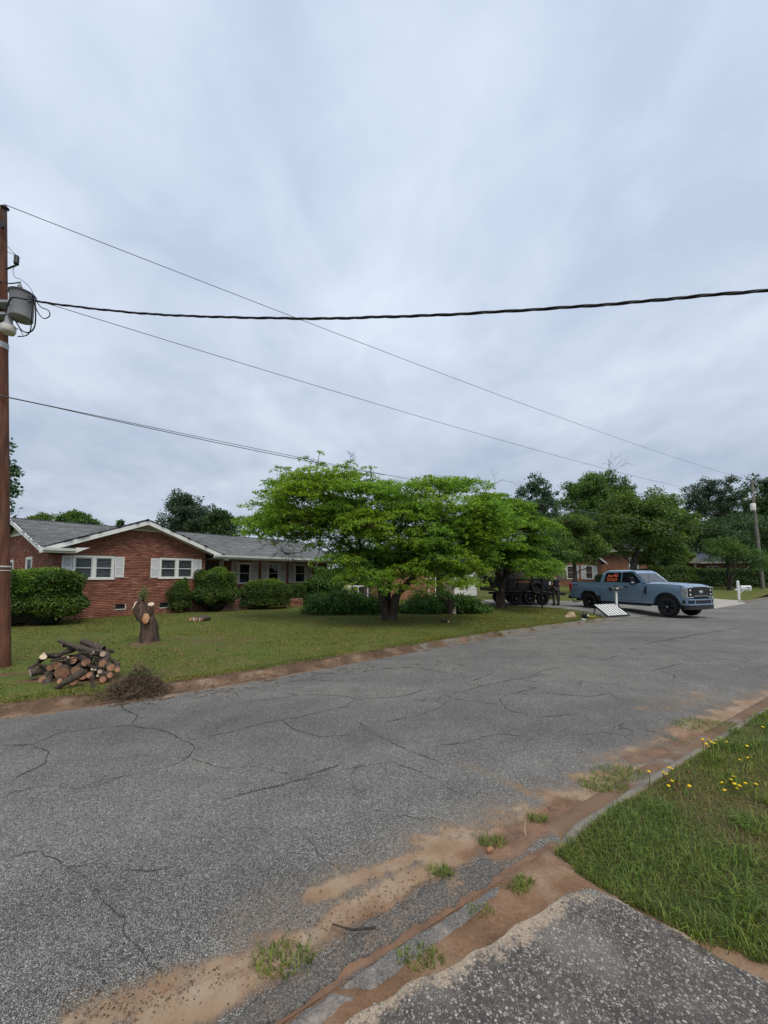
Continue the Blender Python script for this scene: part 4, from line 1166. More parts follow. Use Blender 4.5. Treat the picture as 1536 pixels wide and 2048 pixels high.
W1 = (0.72, 2.11, 1.68, 2.62); W2 = (3.86, 5.39, 1.70, 2.63)
V1 = (2.24, 2.58, 0.40, 0.60); V2 = (3.95, 4.31, 0.36, 0.57)
holesF = [tuple([w[0], w[1], hz(w[2]), hz(w[3])]) for w in (W1, W2, V1, V2)]
EAVE, PK, PKU, RS = 2.80, 4.22, 3.2, 0.40
fw = MB(); wall_boxes(fw, 0, 5.95, -0.15, hz(2.72), holesF, 0.0, 0.2)
gpoly = [(0.0, hz(2.722)), (5.95, hz(2.722)), (5.95, hz(PK - RS * 2.75 - 0.06)), (PKU, hz(PK - 0.06)), (0.0, hz(PK - RS * 3.2 - 0.06))]
fw.prism(gpoly, 0.2)
wallF = fw.build('wall', M['mortar'], house, fix=True)
gout = [(0, 0.0), (5.95, 0.0), (5.95, hz(PK - RS * 2.75 - 0.12)), (3.98, hz(3.80)), (2.42, hz(3.80)), (0, hz(PK - RS * 3.2 - 0.12))]
brickwork(wallF, (0, 0, 0), (1, 0), (0, 1), gout, holesF, M['brick'], seed=3)
for w in (W1, W2): window(house, w[0], w[1], hz(w[2]), hz(w[3]), 0.0)
for w, (l, r) in ((W1, ((0.38, 0.70), (2.13, 2.47))), (W2, ((3.50, 3.84), (5.41, 5.76)))):
    shutter(house, l[0], l[1], hz(1.72), hz(2.60), 0.0); shutter(house, r[0], r[1], hz(1.74), hz(2.61), 0.0)
for v in (V1, V2):
    m = MB(); m.box2((v[0] - 0.01, -0.03, hz(v[2]) - 0.03), (v[1] + 0.03, 0.05, hz(v[2]))); m.box2((v[1], -0.028, hz(v[2]) + 0.001), (v[1] + 0.03, 0.05, hz(v[3])))
    fv = m.build('foundation_vent', M['white_old'], house)
    m = MB(); m.quad((v[0], 0.06, hz(v[2])), (v[1], 0.06, hz(v[2])), (v[1], 0.06, hz(v[3])), (v[0], 0.06, hz(v[3]))); m.build('grille', M['iron'], fv)
# gable louvre with its frieze board
m = MB(); m.prism([(2.36, hz(3.80)), (4.04, hz(3.80)), (3.9, hz(3.87)), (2.5, hz(3.87))], 0.03, origin=(0, -0.035, 0)); m.build('frieze', M['white_old'], house)
m = MB()
for i in range(7):
    z = hz(3.885 + i * 0.036); hw = max(0.06, (PK - 0.14 - (z + HZ)) / RS)
    m.box((PKU, -0.018, z), (2 * hw, 0.05, 0.006), M=Matrix.Rotation(R(-35), 4, 'X'))
m.build('gable_louvre', M['white_old'], house, kind='stuff')
# skewed left side wall with two windows and its own gable
K = -0.1
def side_pt(p):   # (along y, out, z) -> local
    L_ = math.hypot(K, 1); d = Vector((K / L_, 1 / L_, 0)); nn = Vector((1 / L_, -K / L_, 0))
    return d * p[0] + nn * p[1] + Vector((0, 0, p[2]))
SW = [(2.1, 3.0, 1.45, 2.60), (4.95, 5.9, 1.45, 2.54)]
holesS = [(a, b, hz(c), hz(d)) for a, b, c, d in SW]
sw = MB(); wall_boxes(sw, 0.205, 8.4, -0.15, hz(2.72), holesS, 0.0, 0.2); sw.prism([(0.205, hz(2.722)), (8.4, hz(2.722)), (4.2, hz(4.14))], 0.2)
sw.v = [tuple(side_pt(p)) for p in sw.v]
wallS = sw.build('wall', M['mortar'], house)
L_ = math.hypot(K, 1)
brickwork(wallS, (0, 0, 0), (K / L_, 1 / L_), (1 / L_, -K / L_), [(0.0, 0), (8.4, 0), (8.4, hz(2.72)), (5.7, hz(3.60)), (2.7, hz(3.60)), (0.0, hz(2.72))], holesS, M['brick'], seed=5)
for a, b, c, d in SW: window(house, a, b, hz(c), hz(d), 0.0, lights=1, casing=0.1, xf=side_pt)
m = MB(); m.prism([(2.5, hz(3.60)), (5.9, hz(3.60)), (5.75, hz(3.70)), (2.65, hz(3.70))], 0.05, origin=(0, -0.055, 0)); m.v = [tuple(side_pt(p)) for p in m.v]; m.build('frieze', M['white_old'], house)
m = MB()
for i in range(9):
    z = 3.72 + i * 0.05; hw = (4.2 - z) / 0.37 + 0.2
    m.box((4.2, -0.03, hz(z)), (2 * hw, 0.06, 0.008), M=Matrix.Rotation(R(-30), 4, 'X'))
m.v = [tuple(side_pt(p)) for p in m.v]; m.build('gable_louvre', M['white_old'], house, kind='stuff')
# recessed porch
PY = 1.5
PW = [(8.52, 9.36), (10.44, 11.32), (12.44, 13.38)]; PS = [(8.12, 8.50), (9.38, 9.80), (10.03, 10.42), (11.34, 11.78), (12.01, 12.42), (13.40, 13.84)]
DOOR = (6.45, 7.38)
holesP = [(a, b, hz(1.37), hz(2.60)) for a, b in PW] + [(DOOR[0], DOOR[1], 0.52, hz(2.60))]
m = MB(); wall_boxes(m, 5.95, 15.2, -0.15, hz(2.70), holesP, PY, PY + 0.2); m.box2((5.75, 0.202, -0.15), (5.95, PY - 0.002, hz(2.70)))
m.box2((15.0, PY + 0.202, -0.15), (15.2, 8.4, hz(2.70))); m.box2((-0.6, 8.2, -0.15), (14.998, 8.4, hz(2.7)))
wallP = m.build('wall', M['mortar'], house)
brickwork(wallP, (0, PY, 0), (1, 0), (0, 1), [(5.97, 0.5), (15.2, 0.5), (15.2, hz(2.69)), (5.97, hz(2.69))], holesP, M['brick'], seed=7)
for a, b in PW: window(house, a, b, hz(1.37), hz(2.60), PY, lights=1, casing=0.09, dark=True)
for a, b in PS: shutter(house, a, b, hz(1.36), hz(2.64), PY)
m = MB(); m.box2((DOOR[0], PY + 0.04, 0.52), (DOOR[1] - 0.02, PY + 0.09, hz(2.58)))
for (a, b) in ((0.9, 1.4), (1.55, 2.3)):
    for (c, d) in ((DOOR[0] + 0.1, DOOR[0] + 0.42), (DOOR[0] + 0.5, DOOR[0] + 0.82)): m.box2((c, PY + 0.025, hz(a)), (d, PY + 0.0395, hz(b)))
dr_ = m.build('door', mat_simple('dark front door', (0.05, 0.03, 0.025), 0.4, 0.4), house)
m = MB(); m.cyl((DOOR[1] - 0.1, PY + 0.04, 1.35), (DOOR[1] - 0.1, PY - 0.02, 1.35), 0.03, 10); m.build('handle', M['chrome'], dr_)
m = MB(); m.box2((7.40, PY - 0.03, 0.52), (7.66, PY - 0.002, hz(2.64))); m.build('door_casing', M['white_old'], house)
m = MB(); m.box2((5.97, -0.1, 0.40), (14.4, PY - 0.005, 0.50)); m.box2((5.97, -0.06, -0.1), (14.36, 0.1, 0.398)); pf = m.build('porch_floor', M['mortar'], house)
brickwork(pf, (0, -0.075, 0), (1, 0), (0, 1), [(5.97, 0), (14.36, 0), (14.36, 0.40), (5.97, 0.40)], [(6.2, 7.8, -1, 0.42)], M['brick'], seed=9)
for i in range(3):
    z1 = 0.40 - 0.13 * (i + 1) + 0.12; y0 = -0.11 - 0.28 * i
    m = MB(); m.box2((6.25, y0 - 0.28, -0.1), (7.78, y0 - 0.002, z1 - 0.06)); st = m.build('step', M['mortar'], house)
    nb = MB()
    for q in range(14): nb.box((6.30 + q * 0.109, y0 - 0.14, z1 - 0.03), (0.1, 0.285, 0.058), rz=random.uniform(-0.01, 0.01))
    nb.build('brick', M['brick'], st, kind='stuff')
for px_ in (13.05, 14.25):
    m = MB(); m.box2((px_ - 0.05, -0.06, 0.502), (px_ + 0.05, 0.04, hz(2.70))); m.box2((px_ - 0.075, -0.085, 0.501), (px_ + 0.075, 0.065, 0.62)); m.box2((px_ - 0.075, -0.085, hz(2.58)), (px_ + 0.075, 0.065, hz(2.69))); m.build('porch_post', M['white'], house)
rl = MB(); rl.tube([(7.8, -0.02, 1.24), (9.4, -0.02, 1.24)], 0.018, 6); rail = rl.build('railing', M['iron'], house)
rl = MB(); rl.tube([(7.8, -0.02, 0.56), (9.4, -0.02, 0.56)], 0.012, 6); rl.build('bottom_rail', M['iron'], rail)
for i in range(14):
    b_ = MB(); b_.tube([(7.82 + i * 0.12, -0.02, 0.50), (7.82 + i * 0.12, -0.02, 1.235)], 0.009 if i else 0.018, 5); b_.build('baluster', M['iron'], rail)
# roof: deck, shingles laid in courses, cross gable, trim
YE, YR, ZE, ZR = -0.47, 4.2, 2.84, 4.34
sl_ = (ZR - ZE) / (YR - YE)
def zroof(y): return ZE + sl_ * (y - YE)
def shingles(parent, o, ax, ay, nr, inside, Wd, Hd, seed):
    rg = np.random.default_rng(seed); ax = np.array(ax); ay = np.array(ay); nr = np.array(nr); o = np.array(o)
    ex, tw = 0.142, 0.305
    C = []
    for r in range(int(Hd / ex) + 1):
        off = rg.random() * tw
        us = np.arange(-off, Wd + tw, tw); C.append(np.stack([us + tw / 2, np.full(us.shape, r * ex + ex / 2)], 1))
    C = np.concatenate(C); C = C[inside(C[:, 0], C[:, 1])]
    n = len(C); q = np.array([(-.5, -.5), (.5, -.5), (.5, .5), (-.5, .5)])
    th = 0.011 + 0.006 * rg.random(n)
    V = []
    lo = [(-.485, -.5, 1), (.485, -.5, 1), (.485, .5, 0.15), (-.485, .5, 0.15), (-.485, -.5, 0), (.485, -.5, 0)]
    for (a, b, h) in lo: V.append(o + (C[:, 0] + a * tw)[:, None] * ax + (C[:, 1] + b * ex)[:, None] * ay + (h * th)[:, None] * nr)
    V = np.stack(V, 1).reshape(-1, 3); b = (np.arange(n) * 6)[:, None]
    Fc = np.concatenate([b + np.array([[0, 1, 2, 3]]), b + np.array([[4, 5, 1, 0]])], 1).reshape(-1, 4)
    return link('shingle', np_mesh('shingle', V, Fc), M['shingle'], parent, kind='stuff')
def roof_plane(parent, A, B, C_, D_, seed, excl=None, th=0.05, notch=None):
    """A-B eave, C above B, D above A"""
    A, B, C_, D_ = map(Vector, (A, B, C_, D_)); ax = (B - A).normalized(); nr = ax.cross(D_ - A).normalized(); ay = nr.cross(ax)
    if nr.z < 0: nr = -nr
    def to2(p): d = p - A; return (d.dot(ax), d.dot(ay))
    P2 = [to2(p) for p in (A, B, C_, D_)]
    mb = MB()
    if notch:
        PL = [A] + [Vector(q) for q in notch] + [B, C_, D_]; k = len(PL); mb.add(PL + [q - nr * th for q in PL], [tuple(range(k)), tuple(reversed(range(k, 2 * k)))] + [(i, i + k, (i + 1) % k + k, (i + 1) % k) for i in range(k)])
    else: mb.add([A, B, C_, D_, A - nr * th, B - nr * th, C_ - nr * th, D_ - nr * th], [(0, 1, 2, 3), (7, 6, 5, 4), (0, 4, 5, 1), (1, 5, 6, 2), (2, 6, 7, 3), (3, 7, 4, 0)])
    r = mb.build('roof', M['roofdeck'], parent)
    u0 = min(p[0] for p in P2); u1 = max(p[0] for p in P2)
    def inside(u, v):
        ok = in_poly(u + u0, v, P2)
        if excl is not None:
            Q = np.array(A)[None] + (u + u0)[:, None] * np.array(ax) + v[:, None] * np.array(ay); ok &= ~excl(Q)
        return ok
    shingles(r, A + ax * u0 + nr * 0.002, ax, ay, nr, inside, u1 - u0, max(p[1] for p in P2), seed)
    return r
def zg(u): return PK + 0.06 - RS * np.abs(u - PKU)
front = roof_plane(house, (-0.27, YE, hz(ZE)), (15.5, YE, hz(ZE)), (15.15, YR, hz(ZR)), (-0.75, YR, hz(ZR)), 11, excl=lambda Q: (zg(Q[:, 0]) > Q[:, 2] + HZ + 0.01) & (Q[:, 0] > 0.72) | ((Q[:, 0] > 0.7) & (Q[:, 0] < 6.15) & (Q[:, 1] < 0.15)),
                   notch=[(0.70, YE, hz(ZE)), (0.70, 0.12, hz(zroof(0.12))), (6.15, 0.12, hz(zroof(0.12))), (6.15, YE, hz(ZE))])
roof_plane(house, (15.1, 2 * YR - YE, hz(ZE)), (-1.2, 2 * YR - YE, hz(ZE)), (-0.75, YR, hz(ZR)), (15.15, YR, hz(ZR)), 12)
GY = -0.44; gl, gr_ = -0.2, 6.85; yv = YE + (PK + 0.06 - ZE) / sl_
roof_plane(house, (gl, YE + (float(zg(gl)) - ZE) / sl_, hz(float(zg(gl)))), (gl, GY, hz(float(zg(gl)))), (PKU, GY, hz(PK + 0.06)), (PKU, yv, hz(PK + 0.06)), 13)
roof_plane(house, (gr_, GY, hz(float(zg(gr_)))), (gr_, max(GY + 0.02, YE + (float(zg(gr_)) - ZE) / sl_), hz(float(zg(gr_)))), (PKU, yv, hz(PK + 0.06)), (PKU, GY, hz(PK + 0.06)), 14)
m = MB(); m.tube([(-0.78, YR, hz(ZR) + 0.012), (15.18, YR, hz(ZR) + 0.012)], 0.035, 5); m.tube([(PKU, GY - 0.02, hz(PK + 0.07)), (PKU, yv - 0.1, hz(PK + 0.07))], 0.035, 5); m.build('ridge_cap', M['roofdeck'], house)
def rake(u0, z0, u1, z1, y, h=0.17, t=0.035, nm='rake_board'):
    m = MB(); m.prism([(u0, z0), (u1, z1), (u1, z1 - h), (u0, z0 - h)], t, origin=(0, y, 0)); return m.build(nm, M['white'], house)
rake(PKU - 0.001, hz(PK + 0.0), gl - 0.05, hz(float(zg(gl)) - 0.07), GY - 0.03); rake(PKU + 0.001, hz(PK + 0.0), gr_ + 0.05, hz(float(zg(gr_)) - 0.07), GY - 0.03)
for (a, za, b, zb_) in ((PKU - 0.002, PK - 0.15, gl, float(zg(gl)) - 0.22), (PKU + 0.002, PK - 0.15, gr_, float(zg(gr_)) - 0.22)):
    m = MB(); m.prism([(a, hz(za)), (b, hz(zb_)), (b, hz(zb_) - 0.02), (a, hz(za) - 0.02)], 0.40, origin=(0, GY + 0.01, 0))
    m.build('soffit', M['white_old'], house)
for (a, b) in ((-0.27, 0.70), (6.15, 15.5)):
    m = MB(); m.box2((a, YE - 0.03, hz(2.68)), (b, YE + 0.01, hz(2.79))); m.build('fascia', M['white'], house)
    m = MB(); m.prism([(0, 0), (0.1, 0), (0.12, 0.1), (0.11, 0.1), (0.09, 0.012), (0.012, 0.012), (0.012, 0.1), (0, 0.1)], b - a, origin=(a, YE - 0.032, hz(2.755)), ax=(0, -1, 0), ay=(0, 0, 1), an=(1, 0, 0)); m.build('gutter', M['white'], house)
m = MB(); m.box2((-0.25, YE + 0.012, hz(2.685)), (0.68, -0.04, hz(2.70))); m.build('soffit', M['white_old'], house)
m = MB(); m.box2((6.17, YE + 0.012, hz(2.685)), (15.45, PY - 0.01, hz(2.70))); m.build('soffit', M['white_old'], house)
m = MB(); m.prism([(0.70, hz(2.69)), (0.70, hz(2.90)), (1.15, hz(2.92)), (0.9, hz(2.80))], 0.03, origin=(0, YE - 0.03, 0)); m.build('cornice_return', M['white'], house)
# left end rake and right end gable
for (ya, za, yb, zb_) in ((YE, ZE, YR, ZR), (2 * YR - YE, ZE, YR, ZR)):
    for (ua, ub, t) in ((-0.27 - (0.05 if ya < 1 else 0.93), -0.80, -0.035), (15.53 if ya < 1 else 15.13, 15.18, 0.035)):
        m = MB(); ua = -0.29 if (t < 0 and ya < 1) else (-1.23 if t < 0 else ua)
        p = [Vector((ua, ya, hz(za) - 0.005)), Vector((ub, yb, hz(zb_) - 0.005))]
        q = [v + Vector((t, 0, 0)) for v in p]; dn = Vector((0, 0, -0.17))
        m.add([p[0], p[1], p[1] + dn, p[0] + dn, q[0], q[1], q[1] + dn, q[0] + dn], [(0, 1, 2, 3), (7, 6, 5, 4), (0, 4, 5, 1), (1, 5, 6, 2), (2, 6, 7, 3), (3, 7, 4, 0)])
        m.build('rake_board', M['white'], house)
m = MB(); m.add([(15.0, 0, hz(2.7)), (15.0, 8.4, hz(2.7)), (14.95, 4.2, hz(4.2))], [(0, 1, 2)]); m.build('gable_wall', M['white_old'], house)
m = MB(); m.box2((-0.36, YE - 0.03, hz(2.66)), (-0.275, YE + 0.02, hz(2.86))); m.build('cornice_return', M['white'], house)

# ------------------------------------------------------------------ brick outbuilding and white rail seen under the tree
gar = thing('brick_outbuilding', 'plain tan brick outbuilding with a white downspout behind the big tree', 'building', (0.2, 28.0, 0.12), R(18))
m = MB(); m.box2((-1.2, 0.0, -0.3), (3.9, 6.0, 2.6)); gw = m.build('wall', M['mortar'], gar)
brickwork(gw, (0, 0, 0), (1, 0), (0, 1), [(-1.2, 0), (3.9, 0), (3.9, 2.6), (-1.2, 2.6)], [], M['brick2'], seed=21)
m = MB(); m.prism([(-1.7, 2.6), (4.4, 2.6), (1.35, 4.1)], 6.8, origin=(0, -0.4, 0)); m.build('roof', M['slate'], gar)
m = MB(); m.tube([(3.84, -0.06, 2.6), (3.84, -0.06, 0.1), (4.0, -0.2, 0.05)], 0.04, 6); m.build('downspout', M['white'], gar)
shed = thing('white_garage', 'pale garage front half hidden beyond the outbuilding and trees', 'garage', (5.6, 31.0, 0.12), R(24))
m = MB(); m.box2((-1.0, 0, -0.3), (2.4, 4.5, 2.5)); m.build('wall', M['mortar'], shed)
m = MB()
for i in range(4): m.box2((0.0, -0.05, 0.06 + i * 0.52), (2.2, -0.004, 0.56 + i * 0.52))
m.build('garage_door', M['white'], shed)
m = MB(); m.prism([(-1.4, 2.5), (2.8, 2.5), (0.7, 3.5)], 5.2, origin=(0, -0.4, 0)); m.build('roof', M['slate'], shed)
rp = thing('white_rail', 'low white rail on posts beside the end of the brick house', 'railing', (-1.75, 22.6, 0.1), R(8))
m = MB(); m.box2((-0.35, -0.03, 1.08), (0.85, 0.03, 1.15)); m.build('top_rail', M['white'], rp)
for x in (-0.3, 0.25, 0.8):
    m = MB(); m.box2((x - 0.035, -0.034, -0.05), (x + 0.035, 0.034, 1.078)); m.build('post', M['white_old'], rp)
pp = thing('slim_white_post', 'slim white post with a short cross piece in front of tan brick wall', 'post', tuple(at(858, 1200, 26.0).xy) + (0.1,))
m = MB(); m.tube([(0, 0, 0), (0, 0, 1.5)], 0.03, 8); m.build('shaft', M['white'], pp)
m = MB(); m.box((0, 0, 1.53), (0.34, 0.16, 0.07)); m.build('cross_piece', M['white_old'], pp)

# ------------------------------------------------------------------ houses across the far driveway
def house_far(name, label, o, rz): return thing(name, label, 'house', o, rz)
YB = 45.0
kb = YB / F_PX
hb = house_far('brick_house', 'tan brick house with gabled wing and white shutters behind the pickup', (at(1203, 1152, YB).x, YB, 0.55), R(-14))
m = MB(); m.prism([(-5.2, -0.4), (0, -0.4), (0, 2.9), (-2.6, 5.1), (-5.2, 2.9)], 7.0, an=(0, 1, 0)); w_ = m.build('wall', M['mortar'], hb)
FW = [(-3.75, -2.85, 0.9, 2.5), (-1.75, -0.85, 0.9, 2.5)]
brickwork(w_, (0, 0, 0), (1, 0), (0, 1), [(-5.2, -0.3), (0, -0.3), (0, 2.9), (-2.6, 5.0), (-5.2, 2.9)], FW, M['brick2'], seed=31)
for a, b, c, d in FW:
    window(hb, a, b, c, d, -0.02, lights=1, casing=0.1, deep=0.015, dark=True)
    shutter(hb, a - 0.42, a - 0.03, c, d, -0.01); shutter(hb, b + 0.03, b + 0.42, c, d, -0.01)
for sx in (-1, 1):
    m = MB(); m.prism([(-2.6 + sx * .002, 5.2), (-2.6 + sx * 3.1, 2.62), (-2.6 + sx * 3.1, 2.74), (-2.6, 5.34)], 7.8, origin=(0, -0.5, 0)); m.build('roof', M['slate'], hb)
for sx in (-1, 1):
    m = MB(); m.prism([(-2.6 + sx * .002, 5.16), (-2.6 + sx * 3.1, 2.58), (-2.6 + sx * 3.1, 2.80), (-2.6, 5.38)], 0.04, origin=(0, -0.545, 0)); m.build('rake_board', M['white'], hb)
# main block, set back
m = MB(); m.box2((0.2, 2.0, -0.4), (8.6, 10.0, 4.3)); w2_ = m.build('wall', M['mortar'], hb)
MW = [(3.55, 4.55, 1.75, 3.45), (6.3, 7.2, 1.75, 3.45)]
brickwork(w2_, (0, 2.0, 0), (1, 0), (0, 1), [(0.2, -0.3), (8.6, -0.3), (8.6, 4.3), (0.2, 4.3)], MW, M['brick2'], seed=33)
for a, b, c, d in MW: window(hb, a, b, c, d, 1.98, lights=1, casing=0.12, deep=0.015, dark=True)
m = MB(); m.prism([(1.3, 4.3), (10.7, 4.3), (6.0, 6.4)], 9.4, origin=(-0.3, 0, 0), ax=(0, 1, 0), ay=(0, 0, 1), an=(1, 0, 0)); m.build('roof', M['slate'], hb)
m = MB(); m.box2((-0.3, 1.25, 4.16), (9.1, 1.32, 4.34)); m.build('fascia', M['white'], hb)
YD = 50.0
hd = house_far('brick_house', 'orange brick house with slate roof and white columns behind the long hedge', (at(1400, 1152, YD).x, YD, 0.6), R(-20))
m = MB(); m.box2((-7.0, 0.0, -0.4), (9.5, 8.0, 3.0)); w3_ = m.build('wall', M['mortar'], hd)
DW = [(0.75, 2.05, 1.0, 2.5), (4.9, 6.0, 1.0, 2.5)]
brickwork(w3_, (0, 0, 0), (1, 0), (0, 1), [(-7, -0.3), (9.5, -0.3), (9.5, 3.0), (-7, 3.0)], DW, M['brick2'], seed=35)
for a, b, c, d in DW: window(hd, a, b, c, d, -0.02, lights=1, casing=0.13, deep=0.015, dark=True)
m = MB(); m.prism([(-0.5, 2.95), (8.5, 2.95), (4.0, 4.9)], 17.3, origin=(-7.4, 0, 0), ax=(0, 1, 0), ay=(0, 0, 1), an=(1, 0, 0)); m.build('roof', M['slate'], hd)
m = MB(); m.box2((-7.4, -0.58, 2.82), (9.9, -0.51, 3.0)); m.build('fascia', M['white'], hd)
for x in (-3.2, -1.0):
    m = MB(); m.cyl((x, -1.6, -0.3), (x, -1.6, 2.7), 0.12, 12); m.box((x, -1.6, 2.76), (0.34, 0.34, 0.1)); m.build('porch_column', M['white'], hd)
m = MB(); m.prism([(-3.8, 2.82), (-0.4, 2.82), (-0.4, 3.0), (-2.1, 4.9), (-3.8, 3.0)], 1.4, origin=(0, -1.9, 0)); m.build('porch_gable', M['white_old'], hd)
m = MB(); m.box2((-6.2, -0.06, -0.2), (-5.2, -0.02, 2.2)); m.build('door', M['white'], hd)
# ================================================================== PICKUP
truck = thing('pickup_truck', 'pale blue crew cab pickup with black wheels parked across the driveway mouth', 'pickup truck', (11.56, 20.66, 0.045), math.atan2(-0.923, 0.386))
truck.scale = (0.945, 0.9, 1.0)
def arc(cx, cz, r, a0, a1, n): return [(cx + r * math.cos(R(a0 + (a1 - a0) * i / n)), cz + r * math.sin(R(a0 + (a1 - a0) * i / n))) for i in range(n + 1)]
WB, WR = 4.06, 0.43
def wy(z):  # half width of the body at height z
    return float(np.interp(z, [0.45, 0.7, 0.95, 1.15, 1.35, 1.45], [0.955, 0.995, 1.01, 1.005, 0.975, 0.955]))
def side_skin(mb, sgn, th=0.09):
    """body side panel following the tumblehome, with both wheel arches cut out of its lower edge"""
    top_x = [-1.25, -1.22, -1.15, 0.66, 3.05, 3.6, 4.3, 4.72, 4.87, 4.93]; top_z = [1.36, 1.40, 1.43, 1.43, 1.41, 1.405, 1.385, 1.345, 1.28, 1.20]
    xs = sorted(set([-1.25, -1.23, -1.2, -1.15, -1.0, -0.8, -0.66, 0.66, 0.9, 1.3, 1.7, 2.1, 2.5, 2.9, 3.05, 3.25, 4.70, 4.76, 4.82, 4.87, 4.90, 4.93] + [round(c + 0.57 * math.cos(R(a)), 4) for c in (0, WB) for a in range(6, 175, 8)]))
    def zb(x):
        for c in (0, WB):
            if abs(x - c) < 0.569: return 0.46 + math.sqrt(0.57 ** 2 - (x - c) ** 2)
        return 0.52 if 0.5 < x < 3.6 else 0.60
    lev = [0.45, 0.58, 0.70, 0.82, 0.95, 1.05, 1.15, 1.25, 1.35, 1.5]
    cols = []
    for x in xs:
        b, t = zb(x), float(np.interp(x, top_x, top_z)); nose = 0.10 * max(0.0, (x - 4.6) / 0.33) ** 2 + 0.03 * max(0.0, (-1.1 - x) / 0.15) ** 2
        cols.append([(x, sgn * (wy(min(max(z, b), t)) - nose), min(max(z, b), t)) for z in lev])
    n = len(lev); vs = [p for c in cols for p in c]
    fs = [(i * n + k, (i + 1) * n + k, (i + 1) * n + k + 1, i * n + k + 1) for i in range(len(xs) - 1) for k in range(n - 1) if max(cols[i][k + 1][2] - cols[i][k][2], cols[i + 1][k + 1][2] - cols[i + 1][k][2]) > 1e-4]
    mb.add(vs, fs, True)
    rim = []   # turned-in edge along the bottom and top
    for q in (0, n - 1):
        v2 = []
        for c in cols: v2 += [c[q], (c[q][0], c[q][1] - sgn * th, c[q][2])]
        mb.add(v2, [(2 * i, 2 * i + 2, 2 * i + 3, 2 * i + 1) for i in range(len(xs) - 1)])
body = MB()
fender_top = [(3.05, 1.41), (3.6, 1.405), (4.3, 1.385), (4.72, 1.345), (4.87, 1.28)]
for sg in (1, -1): side_skin(body, sg)
# hood: crowned, with a raised centre
hx = [3.02, 3.4, 3.9, 4.35, 4.68, 4.84, 4.92, 4.95]; hzv = [1.43, 1.445, 1.445, 1.425, 1.395, 1.365, 1.32, 1.272]; hy = [-0.965, -0.90, -0.78, -0.62, -0.58, -0.3, 0, 0.3, 0.58, 0.62, 0.78, 0.90, 0.965]; hb_ = [-0.04, -0.012, 0.0, 0.005, 0.035, 0.045, 0.05, 0.045, 0.035, 0.005, 0.0, -0.012, -0.04]
vs = []
for i, x in enumerate(hx):
    for y, dz in zip(hy, hb_):
        vs.append((x - 0.09 * (abs(y) / 0.965) ** 3 * min(1, i / 6), y, hzv[i] + dz * (1 - 0.45 * min(1, i / 6))))
nh = len(hy)
body.add(vs, [(i * nh + k, (i + 1) * nh + k, (i + 1) * nh + k + 1, i * nh + k + 1) for i in range(len(hx) - 1) for k in range(nh - 1)], True)
# cowl, firewall, cab shell, tailgate, nose
body.box2((0.66, -0.88, 0.55), (3.0, 0.88, 1.38)); body.box2((0.60, -0.87, 0.6), (0.655, 0.87, 1.44)); body.box2((-1.25, -0.905, 0.66), (-1.19, 0.905, 1.41)); body.box2((4.55, -0.9, 0.85), (4.88, 0.9, 1.26))
body.box2((2.9, -0.88, 1.3), (3.08, 0.88, 1.425))
truck_body = body.build('body', M['paint'], truck)
m = MB(); m.box2((-1.18, -0.9, 0.80), (0.59, 0.9, 0.86)); m.box2((-1.22, -0.95, 1.431), (0.62, -0.84, 1.452)); m.box2((-1.22, 0.84, 1.431), (0.62, 0.95, 1.452)); m.box2((-1.255, -0.84, 1.412), (-1.185, 0.84, 1.44)); m.build('bed_liner', M['black_plastic'], truck)
# inner wheel wells and chassis
m = MB(); m.box2((-0.6, -0.9, 0.5), (0.6, 0.9, 0.98)); m.box2((3.45, -0.9, 0.5), (4.62, 0.9, 1.0)); m.box2((-1.15, -0.55, 0.42), (4.6, 0.55, 0.6))
for x in (0, WB): m.tube([(x, -0.8, 0.43), (x, 0.8, 0.43)], 0.07, 8)
m.lathe([(0.0, -0.18), (0.17, -0.1), (0.2, 0), (0.17, 0.1), (0.0, 0.18)], c=(0, 0, 0.43), n=12, M=Matrix.Rotation(R(90), 4, 'Y'))
m.build('chassis', M['black_plastic'], truck)
# greenhouse
def cy_(z): return float(np.interp(z, [1.42, 1.92, 2.0, 2.05], [0.945, 0.81, 0.77, 0.62]))
gp = [(0.68, 1.43), (0.78, 1.80), (0.86, 1.95), (1.02, 2.01), (2.15, 2.02), (2.44, 1.985), (2.58, 1.91), (3.14, 1.43)]
g = MB(); st = []
for sgn in (-1, 1): st.append([Vector((x, sgn * cy_(z), z)) for x, z in gp])
inner = [[Vector((x + (0.02 if i < 2 else -0.02 if i > 5 else 0), sgn * cy_(z) * 0.86, z + (0.028 if 2 <= i <= 5 else 0.0))) for i, (x, z) in enumerate(gp)] for sgn in (-1, 1)]
n_ = len(gp); rows = [st[0], inner[0], inner[1], st[1]]
vs = [p for r_ in rows for p in r_]
fs = [(a * n_ + k, a * n_ + k + 1, (a + 1) * n_ + k + 1, (a + 1) * n_ + k) for a in range(3) for k in range(n_ - 1)]
fs += [tuple(range(n_)), tuple(reversed(range(3 * n_, 4 * n_)))]
g.add(vs, fs, False)
cab = g.build('cab', M['paint'], truck, bevel=0.018, seg=2)
def side_poly(mb, poly, off=0.006, sgn=-1, th=0.004):
    v = [(x, sgn * (cy_(z) + off), z) for x, z in poly]; mb.add(v, [tuple(range(len(v)))])
